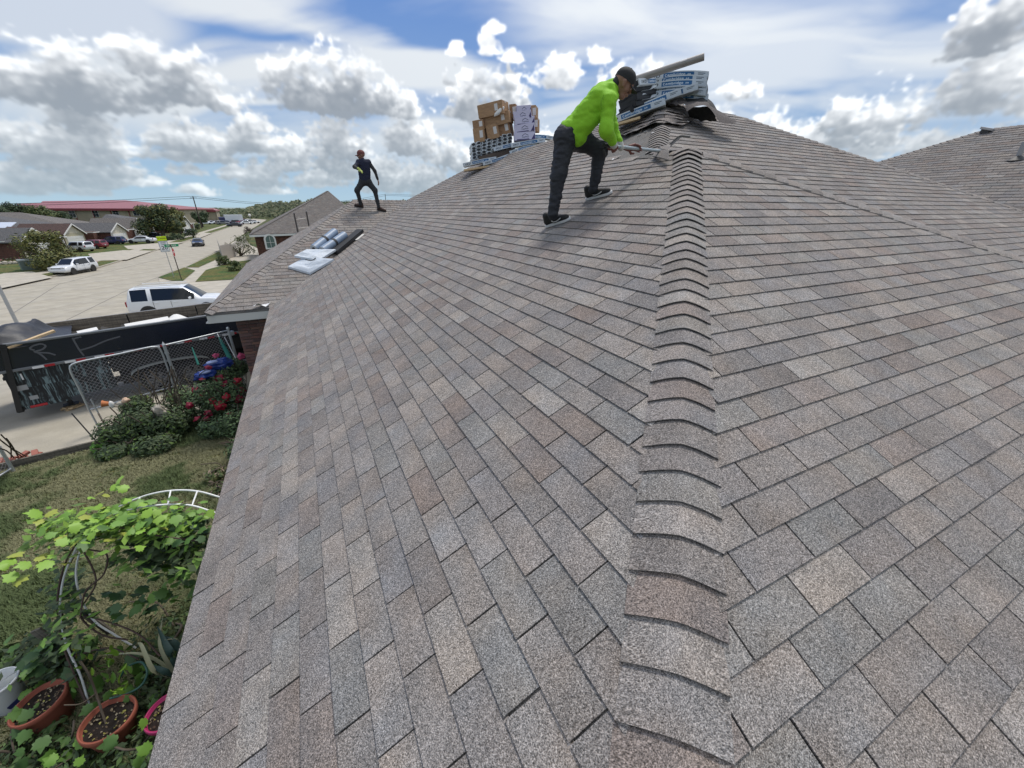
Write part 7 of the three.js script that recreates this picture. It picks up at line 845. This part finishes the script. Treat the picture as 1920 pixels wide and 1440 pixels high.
{ // lifted flap over the shovel blade and the curled piece at the ridge break
  const t = thing('lifted_flap', 'lifted flap of two shingle tabs bent up over the shovel blade', 'shingle flap'); const P = (x, y, h) => onPl(x, y, plA).addScaledVector(plA.n, h); const tab = (a, b, c, d, m) => { const g = grid(4, 4, (u, v) => { const p = a.clone().lerp(b, u), q = d.clone().lerp(c, u); return p.lerp(q, v).addScaledVector(plA.n, Math.sin(v * 2.2) * 0.015); }, (u, v) => [u * 0.2, v * 0.1]), h = g.clone(); h.translate(0, -0.008, 0); part('shingle', [g, h], m, t); }; tab(P(1224, 300, 0.05), P(1234, 291, 0.07), P(1258, 301, 0.10), P(1257, 314, 0.07), shMats[10]); tab(P(1236, 289, 0.07), P(1244, 285, 0.07), P(1260, 284, 0.07), P(1258, 298, 0.08), shMats[2]);
  const u = thing('bent_cap_strip', 'bent strip of ridge shingle twisted across the break in the hip caps', 'shingle strip'); const c = new THREE.CatmullRomCurve3([[1222, 275, 0.06], [1227, 283, 0.05], [1240, 282, 0.09], [1255, 276, 0.13], [1266, 272, 0.15], [1292, 267, 0.12]].map(([x, y, h]) => onPl(x, y, plA).lerp(apexB, 0.25).addScaledVector(V3(0, 1, 0), h - 0.04))); part('strip', grid(24, 3, (a, b) => { const p = c.getPoint(a); return p.add(V3(0, -0.02 * b, 0.06 * b - 0.02)); }), shMats[2], u); part('strip_edge', tube(c.getPoints(12), 0.008, 30, 5), deckMat, u); }
// ---------- left pile at the far end of the ridge ----------
const DP = 13.9, kk = 0.0172, c4 = (x, y) => [870 + x / 9.6, 180 + y / 9.6];
function box(label, x, y, w, h, d, roll, yaw, m = carton, dd = 0, flaps = true) { const t = thing('cardboard_box', label, 'box'); part('carton', rb(w, h, d, 0.012), m, t); if (flaps) { part('tape', [bx(w + 0.004, 0.05, d * 0.12, 0, h / 2 - 0.022, 0), bx(0.1, h * 0.5, 0.004, w * 0.25, 0.02, d / 2 + 0.001)], tapeC, t); part('seam', [bx(w * 0.98, 0.006, 0.004, 0, h * 0.18, d / 2 + 0.0005), bx(0.004, 0.006, d * 0.98, -w / 2 - 0.0005, h * 0.18, 0)], cartonD, t); } return place(t, ...c4(x, y), DP + dd, roll, yaw); }
box('open topped brown carton on top of the left pile, with white paper sticking out', 530, 262, 0.78, 0.33, 0.5, 0.13, -0.42); box('brown carton under the topmost one, upper middle of the left pile', 620, 440, 0.78, 0.3, 0.4, 0.2, -0.3, carton, 0.02); box('brown carton at the left edge of the left pile, upper one', 290, 540, 0.33, 0.26, 0.4, 0.12, -0.3, cartonD, 0.05); box('brown carton at the left edge of the left pile, lower one', 300, 720, 0.33, 0.36, 0.4, 0.1, -0.3, carton, 0.05); box('brown carton with pale tape, low in the middle of the left pile', 545, 655, 0.36, 0.36, 0.4, 0.2, -0.3, carton, 0.02); box('brown carton behind the white boxes, low middle of the left pile', 745, 590, 0.38, 0.42, 0.4, 0.22, -0.3, cartonD, 0.06); box('brown carton seen in the gap behind the top white box', 900, 300, 0.2, 0.36, 0.4, 0.06, -0.2, cartonD, 0.15); box('brown carton at the right of the left pile, upper one', 1260, 320, 0.18, 0.36, 0.4, 0.02, -0.2, carton, 0.25); box('brown carton at the right of the left pile, lower one', 1300, 530, 0.13, 0.35, 0.4, 0.02, -0.2, cartonD, 0.25);
{ const w = thing('paper_scrap', 'white paper crumpled in the open top carton', 'paper scrap'); part('scrap', mv(blob(0.16, 0.05, 0.06, 4, 0.5, 14), 0, 0, 0, 0, 0, 0.3), whiteTrim, w); place(w, ...c4(640, 275), DP - 0.32, 0.35, 0); }
[[1070, 265], [1055, 360], [1085, 462], [1090, 592], [1085, 735]].forEach(([x, y], i) => { const t = thing('white_box', 'pale lilac box with a roof emblem, ' + ['topmost', 'second from the top', 'middle', 'fourth from the top', 'lowest'][i] + ' in its stack', 'box', [0, 0, 0], 0, 'printed boxes in the left pile'); const s = [0.42, 0.52, 0.58, 0.6, 0.62][i]; part('carton', rb(s, 0.2, 0.36, 0.01), lilac, t); part('print', mv(new THREE.PlaneGeometry(s * 0.97, 0.19), 0, 0, 0.1815), capLabM, t); part('dark_base', bx(s * 0.9, 0.03, 0.34, 0.02, -0.11, 0), mat('dark_card', lin(0.08, 0.07, 0.1), 0.8), t); place(t, ...c4(x, y), DP - 0.05 - i * 0.02, 0.07 + (i % 2) * 0.04, 0.06 - (i % 2) * 0.12); });
{ const sm = thing('cap_bundle', 'small white bundle with a dark oval end, stacked under the brown cartons', 'shingle bundle', [0, 0, 0], 0, 'small bundles under the cartons'); const e = new THREE.Shape(); e.absellipse(0, 0, 0.058, 0.034, 0, Math.PI * 2); part('wrap', rb(0.155, 0.105, 0.7, 0.045, 0, 0, -0.35, 0, 0, 0, 3), wrapW, sm); part('open_end', mv(new THREE.ExtrudeGeometry(e, { depth: 0.012, bevelEnabled: false, curveSegments: 8 }), 0, 0, -0.008), wrapB, sm); const r = rng(66); let first = true; for (let i = 0; i < 8; i++) for (let j = 0; j < 5; j++) { const o = first ? sm : dup(sm, 'cap_bundle'); first = false; place(o, ...c4(178 + i * 92 + (r() - 0.5) * 16, 878 + j * 58 - i * 27 + (r() - 0.5) * 14 + (i > 3 ? 8 : 0)), DP - 0.2 + r() * 0.06, 0.2 + (r() - 0.5) * 0.35, 0.1); } }
for (const [x, y, d, rl, yw, g, lab] of [[820, 905, -0.15, 0.22, 0.1, bgF, 'white bundle squeezed between the small bundles and the lilac boxes'], [290, 1185, -0.3, 0.2, -0.1, bgF, 'lowest white bundle at the left foot of the left pile'], [640, 1150, -0.45, 0.24, 0, bgF, 'long white and blue bundle lying over the board in the left pile'], [880, 1060, -0.4, 0.3, 0, bgS, 'white bundle sagging to the right in the left pile, middle one'], [1100, 940, -0.35, 0.3, 0.05, bgS, 'white and blue bundle near the right foot of the left pile'], [1150, 850, -0.3, 0.16, 0, bgF, 'printed bundle just under the lilac boxes of the left pile'], [1330, 740, -0.1, 0.0, -0.15, bgA, 'pale bundle behind the lilac boxes at the right of the left pile'], [1300, 940, -0.3, 0.3, 0.1, bgF, 'dark sided bundle at the right end of the left pile']]) place(bundle(lab, g, 'bundles of the left pile', lab.startsWith('dark')), ...c4(x, y), DP + d, rl, yw);
{ const b = thing('pile_board', 'pale board laid under the left pile on the roof', 'board'); part('board', bx(1.45, 0.05, 0.3), paleWood, b); place(b, ...c4(440, 1275), DP - 0.55, 0.15, 0.05); const tr = thing('pile_board', 'brown packing beneath the middle of the left pile', 'board'); part('board', bx(1.1, 0.16, 0.5), mat('dark_packing', lin(0.10, 0.075, 0.06), 0.9), tr); place(tr, ...c4(600, 1080), DP - 0.02, 0.22, 0); }
// ---------- rolls, tarps and strips in the valley ----------
const inValley = (x, y, h = 0) => { const a = onPl(x, y, plE), b = onPl(x, y, plA), da = a.distanceTo(eye), db = b.distanceTo(eye); return (da < db ? a.addScaledVector(plE.n, h) : b.addScaledVector(plA.n, h)); };
const rollM = mat('blue_grey_roll', lin(0.20, 0.27, 0.37), 0.45, { bumpMap: withRep(concTex, 2), bumpScale: 0.004 });
for (const [a, b, lab] of [[[590, 470], [629, 438], 'blue grey underlay roll in the valley, upper left one of the two'], [[606, 473], [647, 444], 'blue grey underlay roll in the valley, lower right one of the two']]) { const t = thing('underlay_roll', lab, 'roll', [0, 0, 0], 0, 'underlay rolls in the valley'), p = inValley(a[0], a[1] + 4, 0.12), q = inValley(b[0], b[1] + 4, 0.12), d = q.clone().sub(p), L = Math.min(d.length(), 1.25), mid = p.clone().add(q).multiplyScalar(0.5); d.normalize(); const s = mid.clone().addScaledVector(d, -L / 2), e = mid.clone().addScaledVector(d, L / 2); part('roll', rod(s, e, 0.115, 0.11, 22), rollM, t); part('band', rod(s.clone().addScaledVector(d, L * 0.45), s.clone().addScaledVector(d, L * 0.53), 0.118, 0.118, 22), wrapB, t); part('roll_end', [rod(s.clone().addScaledVector(d, -0.004), s.clone().addScaledVector(d, 0.01), 0.112, 0.112, 22)], wrapW, t); part('core', rod(s.clone().addScaledVector(d, -0.012), s.clone().addScaledVector(d, 0.01), 0.05, 0.05, 14), wrapB, t); }
{ const quad = (pts, h, seed, amp, m, t, n) => { const [a, b, c, d] = pts.map(([x, y]) => inValley(x, y, h)); const f = (u, v, k) => { const p = a.clone().lerp(b, u).lerp(d.clone().lerp(c, u), v); const e = Math.min(u, v, 1 - u, 1 - v) * 6; return p.add(V3(0, (fbm(u * 3 + seed, v * 3, 3) - 0.4) * amp * Math.min(1, e) + k, 0)); }; part(n, [grid(18, 12, (u, v) => f(u, v, 0.03)), grid(18, 1, (u, v) => f(u, 1, 0.03 * v - 0.02 * (1 - v))), grid(12, 1, (u, v) => f(0, u, 0.03 * v - 0.02 * (1 - v)))], m, t); };
  const tw = mat('white_tarp', lin(0.55, 0.60, 0.66), 0.5, { bumpMap: withRep(concTex, 2), bumpScale: 0.01 }), t1 = thing('folded_tarp', 'larger white folded tarp lowest in the valley', 'tarpaulin'); quad([[541, 504], [572, 487], [628, 490], [582, 516]], 0.04, 3, 0.12, tw, t1, 'tarp'); const t2 = thing('folded_tarp', 'smaller white folded tarp lying on the larger one in the valley', 'tarpaulin'); quad([[554, 490], [577, 478], [636, 478], [600, 498]], 0.14, 9, 0.12, tw, t2, 'tarp'); part('tie', tube([[575, 499], [586, 501], [594, 496]].map(([x, y]) => inValley(x, y, 0.2)), 0.012, 10, 5), wrapB, t2);
  const s1 = thing('black_strip', 'long black flashing strip lying in the valley right of the rolls', 'flashing'); part('strip', beam(inValley(627, 478, 0.08), inValley(676, 437, 0.08), 0.22, 0.09), wrapB, s1); const s2 = thing('white_strip', 'thin white metal strip beside the black flashing in the valley', 'metal strip'); part('strip', beam(inValley(616, 480, 0.05), inValley(652, 450, 0.05), 0.1, 0.02), whiteTrim, s2); const s3 = thing('white_strip', 'second thin white strip at the upper end of the black flashing', 'metal strip'); part('strip', beam(inValley(668, 452, 0.03), inValley(682, 441, 0.03), 0.1, 0.015), whiteTrim, s3); }
renderer.render(scene, camera);
